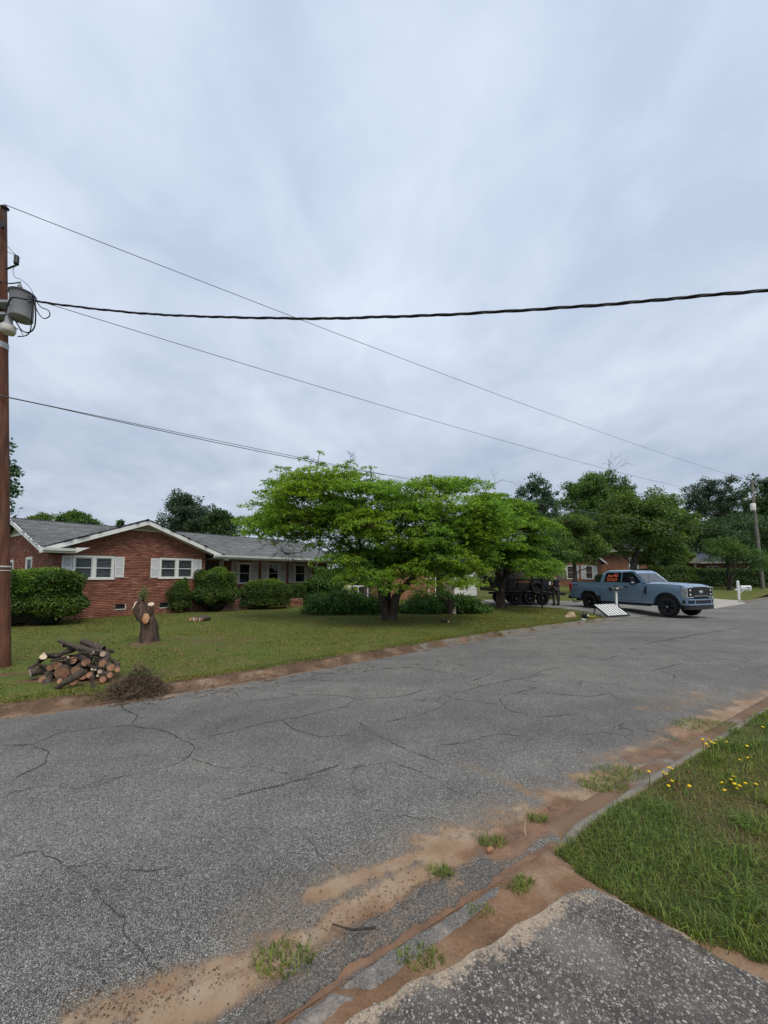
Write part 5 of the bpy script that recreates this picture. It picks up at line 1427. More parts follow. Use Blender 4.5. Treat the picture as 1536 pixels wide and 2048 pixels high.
for sgn in (-1, 1):
    wr = MB(); side_poly(wr, [(0.92, 1.455), (1.85, 1.455), (1.85, 1.935), (1.06, 1.935), (0.97, 1.88)], sgn=sgn); wrear = wr.build('rear_window', M['glass_dark'], truck, fix=False)
    wf = MB(); v_ = [(1.91, 1.455), (2.30, 1.455), (2.46, 1.425), (2.82, 1.425), (2.89, 1.49), (2.49, 1.88), (2.38, 1.935), (1.91, 1.935)]; side_poly(wf, v_, sgn=sgn); wf.build('front_window', M['glass_dark'], truck, fix=False)
    # lower corner of the stepped beltline and door seams
    sm_ = MB()
    for xs in (0.72, 1.88, 2.98):
        zz = [0.60, 0.8, 1.0, 1.2, 1.36, 1.42]
        for a, b in zip(zz[:-1], zz[1:]): sm_.add([(xs, sgn * (wy(a) + 0.003), a), (xs + 0.014, sgn * (wy(a) + 0.003), a), (xs + 0.014, sgn * (wy(b) + 0.003), b), (xs, sgn * (wy(b) + 0.003), b)], [(0, 1, 2, 3)])
    sm_.add([(0.72, sgn * (wy(0.6) + 0.003), 0.598), (2.99, sgn * (wy(0.6) + 0.003), 0.598), (2.99, sgn * (wy(0.61) + 0.003), 0.612), (0.72, sgn * (wy(0.61) + 0.003), 0.612)], [(0, 1, 2, 3)])
    sm_.build('door_seam', M['black_plastic'], truck, fix=False)
    for xh in (1.05, 1.97):
        h_ = MB(); h_.box((xh + 0.55 - (0.0 if xh < 1.5 else 0.36), sgn * (wy(1.24) + 0.018), 1.25), (0.22, 0.03, 0.045)); h_.build('door_handle', M['black_plastic'], truck, bevel=0.008)
    # mirror: twin-arm tow mirror
    mr = MB(); mr.box((2.58, sgn * 1.20, 1.58), (0.13, 0.24, 0.26)); mr.box((2.60, sgn * 1.16, 1.40), (0.11, 0.20, 0.09)); mr.tube([(2.66, sgn * 0.93, 1.42), (2.62, sgn * 1.12, 1.44)], 0.035, 6); mr.tube([(2.66, sgn * 0.92, 1.52), (2.62, sgn * 1.12, 1.55)], 0.03, 6)
    mir = mr.build('mirror', M['black_gloss'], truck, bevel=0.02)
    mc = MB(); mc.box((2.63, sgn * 1.20, 1.46), (0.06, 0.2, 0.05)); mc.build('marker_lamp', M['lamp'], mir)
    # fender vent, wheel arch lips, step bar
    vt = MB(); zl_ = [0.92, 0.95, 1.05, 1.15, 1.25, 1.30]; xl_ = [3.10, 3.06, 3.05, 3.06, 3.09, 3.13]
    for a in range(5): vt.add([(xl_[a], sgn * (wy(zl_[a]) + 0.01), zl_[a]), (3.19, sgn * (wy(zl_[a]) + 0.01), zl_[a]), (3.19, sgn * (wy(zl_[a + 1]) + 0.01), zl_[a + 1]), (xl_[a + 1], sgn * (wy(zl_[a + 1]) + 0.01), zl_[a + 1])], [(0, 1, 2, 3)])
    vt.build('fender_vent', M['black_plastic'], truck, fix=False)
    for cx in (0, WB):
        lip = MB(); pts = arc(cx, 0.46, 0.575, 0, 180, 18); lip.tube([(x, sgn * (wy(z) + 0.005), z) for x, z in pts], 0.022, 5); lip.build('arch_lip', M['black_plastic'], truck)
    rb = MB(); rb.box2((0.75, sgn * 0.86, 0.40), (3.3, sgn * 1.03, 0.47)); rb.build('running_board', M['black_plastic'], truck, bevel=0.015)
    ld = MB(); ld.add([(0.60, sgn * (wy(0.6) + 0.004), 0.53), (0.72, sgn * (wy(0.6) + 0.004), 0.53), (0.72, sgn * (wy(0.75) + 0.004), 0.76), (0.50, sgn * (wy(0.75) + 0.004), 0.76)], [(0, 1, 2, 3)]); ld.build('side_step', M['black_plastic'], truck, fix=False)
    # badge strip on the bedside
    bd = MB()
    for i in range(4): bd.add([(x, sgn * (wy(z) + 0.005), z) for x, z in [(-1.08 + i * 0.105, 1.24), (-1.0 + i * 0.105, 1.24), (-0.98 + i * 0.105, 1.30), (-1.06 + i * 0.105, 1.30)]], [(0, 1, 2, 3)])
    bd.build('decal', M['black_plastic'], truck, fix=False, kind='stuff')
    # lamps
    tl = MB(); tl.box2((-1.285, sgn * 0.885, 0.98), (-1.11, sgn * 1.022, 1.36)); tl.build('tail_lamp', M['tail'], truck, bevel=0.02)
    fr = MB()
    fr.box2((4.76, sgn * 0.58, 1.255), (4.955, sgn * 0.985, 1.29)); fr.box2((4.76, sgn * 0.58, 0.84), (4.965, sgn * 0.985, 0.875)); fr.box2((4.70, sgn * 0.945, 0.877), (4.93, sgn * 1.0, 1.253))
    fr.build('lamp_bracket', M['chrome'], truck, bevel=0.012)
    hl = MB(); hl.box2((4.72, sgn * 0.58, 0.877), (4.94, sgn * 0.943, 1.253)); hh = hl.build('headlight', M['black_gloss'], truck)
    for zz in (0.97, 1.15):
        q = MB(); q.lathe([(0.0, 0.018), (0.035, 0.016), (0.05, 0.0)], c=(4.945, sgn * 0.78, zz), n=12, M=Matrix.Rotation(R(90), 4, 'Y')); q.build('lens', M['lamp'], hh)
# letters on the tinted rear window: two crowded, unreadable rows of red-orange strokes
rg_ = random.Random(4); stk = MB()
def wq(pts): stk.add([(x, -(cy_(z) + 0.0095), z) for x, z in pts], [tuple(range(len(pts)))])
def bar(x0, z0, x1, z1, w=0.028):
    d = Vector((x1 - x0, z1 - z0)); nn = Vector((-d.y, d.x)).normalized() * w / 2
    wq([(x0 + nn.x, z0 + nn.y), (x1 + nn.x, z1 + nn.y), (x1 - nn.x, z1 - nn.y), (x0 - nn.x, z0 - nn.y)])
xs0 = 1.10
for (a, b, c, d) in [(0.0, .69, .09, .83), (.09, .83, .15, .70), (.05, .74, .13, .75), (.19, .80, .24, .70), (.24, .70, .30, .79), (.26, .74, .38, .78), (.33, .84, .40, .86), (.40, .72, .44, .84), (.46, .71, .44, .84), (.44, .84, .54, .85), (.54, .85, .55, .74), (.46, .71, .56, .74)]:
    bar(xs0 + a, 1.0 + b, xs0 + c, 1.0 + d, 0.034)
for r_, (zz, hh_) in enumerate(((1.585, 0.06), (1.505, 0.05))):
    x = xs0 + 0.0
    while x < xs0 + 0.56:
        w_ = rg_.choice([0.05, 0.06, 0.075]); bar(x, zz, x + w_ * 0.8, zz, 0.016); bar(x, zz + hh_, x + w_ * 0.8, zz + hh_, 0.016); bar(x + 0.01, zz, x + 0.01, zz + hh_, 0.02)
        if rg_.random() < 0.6: bar(x + w_ * 0.75, zz, x + w_ * 0.75, zz + hh_, 0.018)
        x += w_ + 0.025
stk.build('window_lettering', M['sticker'], truck, fix=False, kind='stuff')
# windscreen, wipers, aerial
wsn = Vector((0.6, 0, 0.74)).normalized() * 0.008
ws = MB(); q = [Vector((2.615, -0.74, 1.88)), Vector((2.615, 0.74, 1.88)), Vector((3.105, 0.86, 1.462)), Vector((3.105, -0.86, 1.462))]; ws.add([p + wsn for p in q], [(0, 1, 2, 3)]); ws.build('windscreen', M['glass'], truck, fix=False)
m = MB(); m.tube([(3.12, -0.5, 1.47), (3.0, 0.1, 1.56)], 0.012, 5); m.tube([(3.12, 0.2, 1.47), (3.0, 0.75, 1.55)], 0.012, 5); m.build('wiper', M['black_plastic'], truck, kind='stuff')
m = MB(); m.tube([(3.25, -0.86, 1.40), (3.2, -0.87, 2.15)], 0.007, 5); m.tube([(3.25, -0.86, 1.38), (3.247, -0.86, 1.44)], 0.02, 6); m.build('aerial', M['black_plastic'], truck)
# grille, emblem, bumper
m = MB(); m.box2((4.86, -0.575, 0.84), (4.945, 0.575, 1.285)); gr = m.build('grille', M['black_gloss'], truck)
for zz in (0.92, 1.01, 1.13, 1.22):
    m = MB(); m.box2((4.946, -0.55, zz - 0.012), (4.962, 0.55, zz + 0.012)); m.build('grille_bar', M['chrome'] if zz < 0.95 else M['black_plastic'], gr)
m = MB(); m.lathe([(0.0, 0.02), (0.09, 0.018), (0.115, 0.0)], c=(4.965, 0, 1.08), n=20, M=Matrix.Rotation(R(90), 4, 'Y') @ Matrix.Diagonal((0.6, 1.45, 1, 1))); m.build('emblem', M['steel'], gr)
m = MB()
bx_ = [(-1.0, 4.86), (-0.92, 5.0), (-0.5, 5.07), (0, 5.085), (0.5, 5.07), (0.92, 5.0), (1.0, 4.86)]
def bumper(z0, z1, d0=0.0):
    v = [(x + d0, y, z0) for y, x in bx_] + [(x + d0, y, z1) for y, x in bx_] + [(x - 0.16, y * 0.98, z0) for y, x in bx_] + [(x - 0.16, y * 0.98, z1) for y, x in bx_]; k = 7
    f = []
    for i in range(6): f += [(i, i + 1, k + i + 1, k + i), (2 * k + i + 1, 2 * k + i, 3 * k + i, 3 * k + i + 1), (k + i, k + i + 1, 3 * k + i + 1, 3 * k + i), (i + 1, i, 2 * k + i, 2 * k + i + 1)]
    f += [(0, k, 3 * k, 2 * k), (6, 2 * k + 6, 3 * k + 6, k + 6)]
    return v, f
m.add(*bumper(0.735, 0.80)); m.add(*bumper(0.535, 0.60)); 
for y in (-0.62, 0.62, -0.97, 0.97): m.box((float(np.interp(abs(y), [0, .5, .92, 1], [5.03, 5.02, 4.95, 4.84])), y, 0.667), (0.09, 0.07, 0.14))
m.build('bumper', M['paint'], truck, bevel=0.012)
m = MB(); m.add(*bumper(0.602, 0.733, -0.04)); m.add(*bumper(0.36, 0.533, -0.03)); m.build('bumper_insert', M['black_plastic'], truck)
m = MB(); m.box2((-1.42, -0.95, 0.52), (-1.25, 0.95, 0.70)); m.tube([(-1.42, 0, 0.5), (-1.62, 0, 0.5)], 0.05, 8); m.build('rear_bumper', M['black_plastic'], truck, bevel=0.02)
m = MB()
for dy in (-0.15, 0.1, 0.25): m.tube([(-1.42, dy, 0.56), (-1.55, dy, 0.34), (-1.75, dy * 0.5, 0.26), (-1.95, dy * 0.3, 0.40)], 0.013, 5)
m.build('tow_cable', M['wire'], truck, kind='stuff')
def wheel(parent, x, y, r, w, sgn, spokes=6):
    Mx = Matrix.Rotation(R(90), 4, 'X')
    t = MB(); pr_ = [(r * 0.62, -w / 2 + 0.01), (r * 0.70, -w / 2), (r * 0.93, -w / 2 + 0.012), (r * 0.985, -w / 2 + 0.05), (r, -w * 0.25), (r, w * 0.25), (r * 0.985, w / 2 - 0.05), (r * 0.93, w / 2 - 0.012), (r * 0.70, w / 2), (r * 0.62, w / 2 - 0.01)]
    t.lathe(pr_, c=(x, y, r), n=36, M=Mx)
    for k in range(46):   # tread lugs
        a = 2 * PI * k / 46; t.box((x + (r + 0.001) * math.cos(a), y, r + (r + 0.001) * math.sin(a)), (0.034, w * 0.78, 0.010), M=Matrix.Rotation(PI / 2 - a, 4, 'Y'))
    ty = t.build('wheel', M['tyre'], parent)
    rm = MB(); yo = y + sgn * (w / 2 - 0.03)
    rm.lathe([(r * 0.64, 0), (r * 0.60, 0.02), (r * 0.56, -0.06), (r * 0.2, -0.09), (0.0, -0.09)], c=(x, yo, r), n=30, M=Matrix.Rotation(R(-90 * sgn), 4, 'X'))
    for k in range(spokes):
        a = 2 * PI * k / spokes + 0.3; Mr = Matrix.Rotation(-a, 4, 'Y')
        for da in (-0.13, 0.13):
            rm.box((x + r * 0.36 * math.cos(a + da * 0.6), yo - sgn * 0.02, r + r * 0.36 * math.sin(a + da * 0.6)), (r * 0.46, 0.05, 0.04), M=Matrix.Rotation(-(a + da), 4, 'Y'))
    rm.cyl((x, yo - sgn * 0.06, r), (x, yo + sgn * 0.0, r), r * 0.18, 14)
    rm.build('rim', M['rim'], ty)
    hc = MB(); hc.cyl((x, yo, r), (x, yo + sgn * 0.012, r), r * 0.09, 12); hc.build('hub_cap', M['steel'], ty)
    return ty
for x in (0, WB):
    for sgn in (-1, 1): wheel(truck, x, sgn * 0.86, WR, 0.29, sgn)

# ================================================================== DUMP TRAILER
tr = thing('dump_trailer', 'black dump trailer on tandem wheels parked in the driveway shade', 'trailer', (8.3, 23.6, 0.13), R(10))
m = MB(); m.box2((-2.1, -0.95, 0.78), (1.75, 0.95, 0.90)); m.box2((-2.1, -1.0, 0.90), (1.75, -0.95, 1.50)); m.box2((-2.1, 0.95, 0.90), (1.75, 1.0, 1.50)); m.box2((1.75, -1.0, 0.78), (1.81, 1.0, 1.62)); m.box2((-2.16, -1.0, 0.78), (-2.1, 1.0, 1.62)); m.box2((-2.16, -1.03, 1.46), (1.81, -0.93, 1.54)); tb = m.build('body', M['trailer'], tr, fix=False)
for x in (-1.9, -1.3, -0.7, 0.1, 0.9, 1.5):
    m = MB(); m.box((x, -1.025, 1.16), (0.07, 0.05, 0.62)); m.build('side_post', M['trailer'], tr)
m = MB(); m.box((0.27, -1.04, 1.55), (0.14, 0.08, 1.1)); m.build('side_post', M['trailer'], tr)
for i in range(3):
    for sgn in (-1, 1):
        m = MB(); m.box2((-2.05, sgn * 0.97, 1.545 + i * 0.17), (1.7, sgn * 0.93, 1.70 + i * 0.17)); m.build('side_board', M['board'], tr)
m = MB(); m.box2((1.9, -0.95, 1.45), (2.5, 0.95, 2.0)); m.build('tarp_box', M['board'], tr, bevel=0.04)
m = MB(); m.box2((-1.6, -1.0, 0.55), (2.3, -0.85, 0.68)); m.box2((-1.6, 0.85, 0.55), (2.3, 1.0, 0.68)); m.tube([(1.8, -0.9, 0.6), (3.05, 0, 0.5)], 0.06, 6); m.tube([(1.8, 0.9, 0.6), (3.05, 0, 0.5)], 0.06, 6); m.tube([(2.6, 0, 0.1), (2.6, 0, 1.05)], 0.05, 8); m.box((2.1, 0, 0.95), (0.5, 0.7, 0.4)); m.build('tongue', M['trailer'], tr)
m = MB(); m.box2((-1.45, -1.22, 0.82), (1.42, -0.9, 0.86)); m.box2((-1.45, -1.22, 0.74), (-1.41, -0.9, 0.82)); m.box2((1.38, -1.22, 0.74), (1.42, -0.9, 0.82)); m.build('fender', M['trailer'], tr)
for x in (-0.9, -0.05, 0.8):
    for sgn in (-1, 1): wheel(tr, x, sgn * 1.06, 0.375, 0.22, sgn, spokes=5)
sp = MB(); Mx = Matrix.Rotation(R(90), 4, 'X'); sp.lathe([(0.2, 0.0), (0.26, -0.1), (0.34, -0.11), (0.38, -0.06), (0.38, 0.06), (0.34, 0.11), (0.26, 0.1), (0.2, 0.0)], c=(0.32, -1.28, 0.98), n=28, M=Mx); sp.cyl((0.32, -1.26, 0.98), (0.32, -1.2, 0.98), 0.24, 20); sp.build('spare_wheel', M['tyre'], tr)
m = MB(); rr_ = random.Random(9); x = -0.85
while x < 0.1:
    w_ = rr_.choice([0.08, 0.1, 0.12]); m.box((x + w_ / 2, -1.004, 1.33), (w_, 0.006, 0.11)); m.box((x + w_ / 2, -1.0085, 1.33), (w_ * 0.5, 0.002, 0.05)); x += w_ + 0.05
m.build('side_lettering', M['sticker_dim'], tr, kind='stuff')
m = MB(); m.box((1.35, -1.004, 1.25), (0.12, 0.006, 0.2)); m.build('notice_plate', M['white_old'], tr)
m = MB(); m.box((1.62, -1.03, 0.95), (0.2, 0.03, 0.09)); m.build('reflector', M['white_old'], tr)
ld = MB(); rg2 = np.random.default_rng(8)
for i in range(90):
    p = Vector((rg2.uniform(-1.9, 1.5), rg2.uniform(-0.8, 0.8), 1.5 + 0.55 * rg2.random())); d = Vector(rg2.normal(0, 1, 3)); d.z *= 0.3; d.normalize()
    ld.tube([p - d * 0.4, p, p + d * 0.45 + Vector((0, 0, 0.05))], [0.03, 0.025, 0.01], 4, caps=False)
bl = ld.build('brush_load', M['twig'], kind='stuff')
bl.location = tr.location; bl.rotation_euler = tr.rotation_euler; bl['label'] = 'tangle of cut branches heaped in the black dump trailer'; bl['category'] = 'brush'

# ================================================================== PERSON
person = thing('person', 'person in dark shirt and grey trousers standing between trailer and pickup', 'person', (9.72, 21.95, 0.135), R(200))
def skin_mesh(name, pts, edges, radii, root, mat, parent, sub=2):
    me = bpy.data.meshes.new(name); me.from_pydata(pts, edges, [])
    o = bpy.data.objects.new(name, me); col.objects.link(o); me.materials.append(mat); o.parent = parent
    md = o.modifiers.new('skin', 'SKIN'); md.use_smooth_shade = True
    sv_ = me.skin_vertices[0].data
    for i, r_ in enumerate(radii):
        sv_[i].radius = (r_, r_) if isinstance(r_, (int, float)) else r_; sv_[i].use_root = (i == root)
    ss = o.modifiers.new('sub', 'SUBSURF'); ss.levels = sub; ss.render_levels = sub
    return o
# facing -Y locally; x to the person's left
bp = [(0, 0, 0.97), (0, 0.0, 1.15), (0, -0.01, 1.36), (0, 0, 1.48), (0, -0.01, 1.56), (0, -0.02, 1.66), (0, -0.02, 1.76),
      (0.10, 0, 0.92), (0.12, -0.03, 0.50), (0.13, 0.02, 0.10), (0.14, -0.10, 0.05), (-0.10, 0, 0.92), (-0.13, 0.02, 0.50), (-0.14, 0.05, 0.10), (-0.16, -0.07, 0.05),
      (0.20, 0, 1.43), (0.27, 0.05, 1.18), (0.23, -0.14, 1.02), (0.18, -0.22, 0.98), (-0.20, 0, 1.43), (-0.29, 0.04, 1.18), (-0.24, -0.16, 1.06), (-0.18, -0.24, 1.04)]
be = [(0, 1), (1, 2), (2, 3), (3, 4), (4, 5), (5, 6), (0, 7), (7, 8), (8, 9), (9, 10), (0, 11), (11, 12), (12, 13), (13, 14), (3, 15), (15, 16), (16, 17), (17, 18), (3, 19), (19, 20), (20, 21), (21, 22)]
br = [0.13, 0.135, 0.15, 0.09, 0.058, 0.088, 0.075, 0.095, 0.062, 0.045, 0.035, 0.095, 0.062, 0.045, 0.035, 0.06, 0.042, 0.033, 0.032, 0.06, 0.042, 0.033, 0.032]
skin_mesh('body', bp, be, br, 0, M['skin'], person)
# head details and hands
hd_ = MB(); hd_.lathe([(0.0, -0.03), (0.016, -0.02), (0.012, 0.03), (0.0, 0.035)], c=(0, -0.115, 1.665), n=6); 
for sx in (-1, 1): hd_.lathe([(0.0, -0.03), (0.02, 0.0), (0.0, 0.03)], c=(sx * 0.085, -0.01, 1.67), n=6)
hd_.build('face', M['skin'], person)
for sx, hp in ((1, Vector((0.18, -0.22, 0.98))), (-1, Vector((-0.18, -0.24, 1.04)))):
    hm = MB(); hm.box(hp + Vector((0, -0.03, -0.02)), (0.035, 0.07, 0.075))
    for k in range(4): hm.tube([hp + Vector((-sx * 0.005, -0.06, 0.012 - k * 0.021)), hp + Vector((-sx * 0.02, -0.095, 0.008 - k * 0.021)), hp + Vector((-sx * 0.05, -0.10, 0.004 - k * 0.021))], [0.010, 0.009, 0.007], 6)
    hm.tube([hp + Vector((0, -0.01, 0.02)), hp + Vector((-sx * 0.03, -0.04, 0.045)), hp + Vector((-sx * 0.055, -0.06, 0.04))], [0.012, 0.011, 0.008], 6)
    hm.build('hand', M['skin'], person)
skin_mesh('shirt', [(0, 0, 0.93), bp[1], bp[2], (0, 0, 1.47), bp[15], (0.25, 0.03, 1.27), bp[19], (-0.26, 0.03, 1.27)], [(0, 1), (1, 2), (2, 3), (3, 4), (4, 5), (3, 6), (6, 7)], [0.165, 0.165, 0.178, 0.105, 0.082, 0.068, 0.082, 0.068], 0, M['navy'], person)
skin_mesh('trousers', [(0, 0, 0.98), bp[7], bp[8], (0.13, 0.015, 0.12), bp[11], bp[12], (-0.14, 0.04, 0.12)], [(0, 1), (1, 2), (2, 3), (0, 4), (4, 5), (5, 6)], [0.15, 0.115, 0.085, 0.075, 0.115, 0.085, 0.075], 0, M['trouser'], person)
for sx, a, b in ((1, (0.13, 0.03, 0.06), (0.145, -0.13, 0.045)), (-1, (-0.14, 0.06, 0.06), (-0.165, -0.10, 0.045))):
    bm_ = MB(); bm_.tube([Vector(a) + Vector((0, 0.03, 0.0)), Vector(a), Vector(b)], [0.05, 0.058, 0.04], 8); bm_.tube([Vector(a) + Vector((0, 0, 0.13)), Vector(a)], [0.05, 0.055], 8); bm_.build('boot', M['boot'], person)
cp = MB(); cp.lathe([(0.102, 0.0), (0.104, 0.03), (0.09, 0.075), (0.05, 0.1), (0.0, 0.105)], c=(0, -0.015, 1.70), n=16); cp.box((0, -0.145, 1.705), (0.14, 0.11, 0.014)); cp.build('cap', M['navy'], person)

# ================================================================== SMALL THINGS AT THE FAR KERB
mbx = thing('mailbox', 'dark mailbox on a thin white post in front of the blue pickup', 'mailbox', (10.33, 17.25, 0.1), R(10))
m = MB(); m.box2((-0.035, -0.035, -0.1), (0.035, 0.035, 1.02)); m.build('post', M['white'], mbx)
m = MB(); pts_ = [(-0.09, 0), (0.09, 0), (0.09, 0.10)] + [(0.09 * math.cos(R(a)), 0.10 + 0.09 * math.sin(R(a))) for a in range(20, 180, 20)] + [(-0.09, 0.10)]
m.prism(pts_, 0.58, origin=(-0.29, 0, 1.03), ax=(0, 1, 0), ay=(0, 0, 1), an=(1, 0, 0)); mb_ = m.build('box', M['darkgreen'], mbx)
m = MB(); m.box((0, -0.094, 1.15), (0.09, 0.008, 0.06)); m.build('address_plate', M['white_old'], mb_)
m = MB(); m.box((0, 0, 1.025), (0.3, 0.1, 0.02)); m.build('bracket', M['white_old'], mbx)
rk = thing('slatted_rack', 'white slatted panel in a black frame tipped over at the kerb', 'rack', (9.95, 16.5, 0.115), R(24))
tilt = Matrix.Rotation(R(36), 4, 'X')
def rk_(p): return tilt @ Vector(p)
m = MB()
for (a, b) in (((-0.72, -0.005, -0.03), (0.72, 0.03, 0.015)), ((-0.66, 0.75, -0.03), (0.66, 0.785, 0.015)), ((-0.72, 0.032, -0.03), (-0.685, 0.748, 0.015)), ((0.685, 0.032, -0.03), (0.72, 0.748, 0.015))): m.box2(a, b)
m.v = [tuple(rk_(p)) for p in m.v]; m.build('frame', M['black_plastic'], rk)
for i in range(7):
    x = -0.56 + i * 0.185
    m = MB(); m.add([rk_(p) for p in ((x - 0.02, 0.035, 0.02), (x + 0.078, 0.035, 0.02), (x - 0.012, 0.745, 0.02), (x - 0.11, 0.745, 0.02), (x - 0.02, 0.035, -0.01), (x + 0.078, 0.035, -0.01), (x - 0.012, 0.745, -0.01), (x - 0.11, 0.745, -0.01))], [(0, 1, 2, 3), (7, 6, 5, 4), (0, 4, 5, 1), (1, 5, 6, 2), (2, 6, 7, 3), (3, 7, 4, 0)]); m.build('slat', M['white'], rk)
m = MB()
for sx in (-0.6, 0.6): m.tube([rk_((sx, 0.72, -0.03)), (sx, 0.72, 0.0)], 0.02, 6)
m.build('leg', M['black_plastic'], rk)
pl = thing('black_post', 'thin black metal post standing on the lawn edge before the trailer', 'post', (8.45, 20.75, 0.1))
m = MB(); m.tube([(0, 0, -0.05), (0, 0, 1.62)], [0.05, 0.045], 10); m.build('shaft', M['iron'], pl)
m = MB(); m.lathe([(0.045, 0), (0.07, 0.02), (0.05, 0.05), (0.0, 0.09)], c=(0, 0, 1.62), n=12); m.build('finial', M['iron'], pl)
sk = thing('cloth_bundle', 'tan cloth bundle lying on the grass by the chainsaw', 'bundle', tuple(G(1141, 1236, .1)), R(15))
bm = bmesh.new(); bmesh.ops.create_icosphere(bm, subdivisions=3, radius=1)
for v in bm.verts:
    d = v.co.copy(); f = 1 + 0.12 * math.sin(d.x * 5 + 1) + 0.1 * math.sin(d.y * 7 + d.z * 4) + 0.05 * math.sin(d.x * 13); v.co = Vector((d.x * 0.27 * f, d.y * 0.17 * f, max(0, d.z * 0.19 * f * (1 + 0.4 * d.x) + 0.03)))
me = bpy.data.meshes.new('cloth'); bm.to_mesh(me); bm.free()
for p in me.polygons: p.use_smooth = True
link('cloth', me, M['stone'], sk)
cs = thing('chainsaw', 'black chainsaw lying on the lawn between cloth bundle and white rack', 'chainsaw', tuple(G(1171, 1237, .1)), R(20))
m = MB(); m.box((0, 0, 0.11), (0.24, 0.16, 0.16)); m.build('body', M['black_plastic'], cs, bevel=0.03)
m = MB(); m.tube([(-0.05, -0.1, 0.08), (0.0, -0.1, 0.28), (0.0, 0.1, 0.28), (-0.03, 0.1, 0.08)], 0.015, 6); m.tube([(-0.1, 0, 0.16), (-0.26, 0, 0.2), (-0.27, 0, 0.08), (-0.12, 0, 0.06)], 0.017, 6); m.build('handle', M['black_plastic'], cs)
m = MB(); m.box((0.3, -0.03, 0.08), (0.4, 0.01, 0.045)); m.build('guide_bar', M['yellow_paint'], cs, bevel=0.004)
m = MB(); m.box((0.05, -0.082, 0.13), (0.1, 0.006, 0.07)); m.build('label_plate', M['white_old'], cs)
wc = thing('white_scrap', 'small white scrap on the grass in front of the chainsaw', 'scrap', tuple(G(1169, 1240, .1)), 0.4)
m = MB(); m.add([(-.1, -.05, 0.01), (.1, -.06, 0.01), (.12, .05, 0.03), (-.09, .06, 0.05), (-.1, -.05, 0.0), (.1, -.06, 0.0), (.12, .05, 0.0), (-.09, .06, 0.0)], [(0, 1, 2, 3), (7, 6, 5, 4), (0, 4, 5, 1), (1, 5, 6, 2), (2, 6, 7, 3), (3, 7, 4, 0)]); m.build('sheet', M['white'], wc)
# white mailbox on the far right
pm = at(1478, 1199, 27.6); zm = gzf(pm.x, pm.y)
wm = thing('mailbox', 'white mailbox on a white arm post beside the pale driveway', 'mailbox', (pm.x, pm.y, zm), R(-12))
m = MB(); m.box2((-0.06, -0.06, -0.1), (0.06, 0.06, 1.32)); m.box((0, 0, 1.345), (0.12, 0.12, 0.05), taper=0.3); m.build('post', M['white'], wm)
m = MB(); m.box2((-0.2, -0.05, 0.68), (0.78, 0.05, 0.775)); m.tube([(0.0, -0.001, 0.42), (0.34, -0.001, 0.69)], 0.04, 4); m.build('arm', M['white'], wm)
m = MB(); pts_ = [(-0.1, 0), (0.1, 0), (0.1, 0.14)] + [(0.1 * math.cos(R(a)), 0.14 + 0.1 * math.sin(R(a))) for a in range(20, 180, 20)] + [(-0.1, 0.14)]
m.prism(pts_, 0.62, origin=(0.13, 0, 0.78), ax=(0, 1, 0), ay=(0, 0, 1), an=(1, 0, 0)); bx3 = m.build('box', M['white'], wm)
m = MB()
for i in range(4): m.box((0.45 + i * 0.062, -0.103, 0.87), (0.014, 0.006, 0.085)); m.box((0.465 + i * 0.062, -0.103, 0.905 - (i % 2) * 0.075), (0.04, 0.006, 0.014)); m.box((0.48 + i * 0.062, -0.1035, 0.87 + (i % 2) * 0.015), (0.012, 0.006, 0.08))
m.build('number', M['black_plastic'], bx3, kind='stuff')
# ================================================================== POLES AND WIRES
pb = G(1, 1335, 0.1); ptop = at(1, 417, pb.y + 0.05)
pole = thing('utility_pole', 'brown wooden utility pole with transformer and lamp at the left edge', 'utility pole', tuple(pb))
def pl_(z): f = (z - 0.1) / (ptop.z - 0.1); return pb.lerp(ptop, f)
m = MB(); P_ = [pb + Vector((0, 0, -0.2))] + [pb.lerp(ptop, f) for f in np.linspace(0.0, 1, 24)]; m.tube(P_, [0.15] + list(np.linspace(0.148, 0.10, 24)), 20); m.build('shaft', M['pole'], pole, world=True)
def right(v, k): return Vector(v) + Vector((k, 0, 0))
def pz(py): return at(1, py, pb.y).z
# pole-top pin insulator
ti = ptop + Vector((0.16, -0.06, 0))
ia = at(10, 415, pb.y - 0.1)
m = MB(); m.tube([ia + Vector((0.0, 0, -0.42)), ia + Vector((0, 0, -0.02))], 0.018, 8); m.box(ia + Vector((-0.05, 0.03, -0.36)), (0.07, 0.04, 0.12)); m.build('pin', M['black_plastic'], pole, world=True)
m = MB(); m.lathe([(0.02, -0.04), (0.066, -0.022), (0.07, -0.008), (0.04, 0.015), (0.03, 0.04), (0.022, 0.055), (0.0, 0.06)], c=ia, n=18); m.build('insulator', mat_simple('brown porcelain', (0.03, 0.024, 0.026), 0.25, 0.5), pole, world=True)
# lightning arrester on its bracket
aa = at(33, 520, pb.y - 0.15)
m = MB(); m.tube([aa + Vector((-0.30, 0.1, -0.11)), aa + Vector((0, 0, -0.11))], 0.018, 6); br_ = m.build('arrester_bracket', M['black_plastic'], pole, world=True)
m = MB(); m.lathe([(0, -0.10), (0.04, -0.09), (0.045, -0.06), (0.036, -0.05), (0.045, -0.02), (0.036, -0.01), (0.045, 0.03), (0.036, 0.04), (0.045, 0.07), (0.03, 0.09), (0, 0.10)], c=aa, n=12); m.build('arrester', M['black_plastic'], br_, world=True)
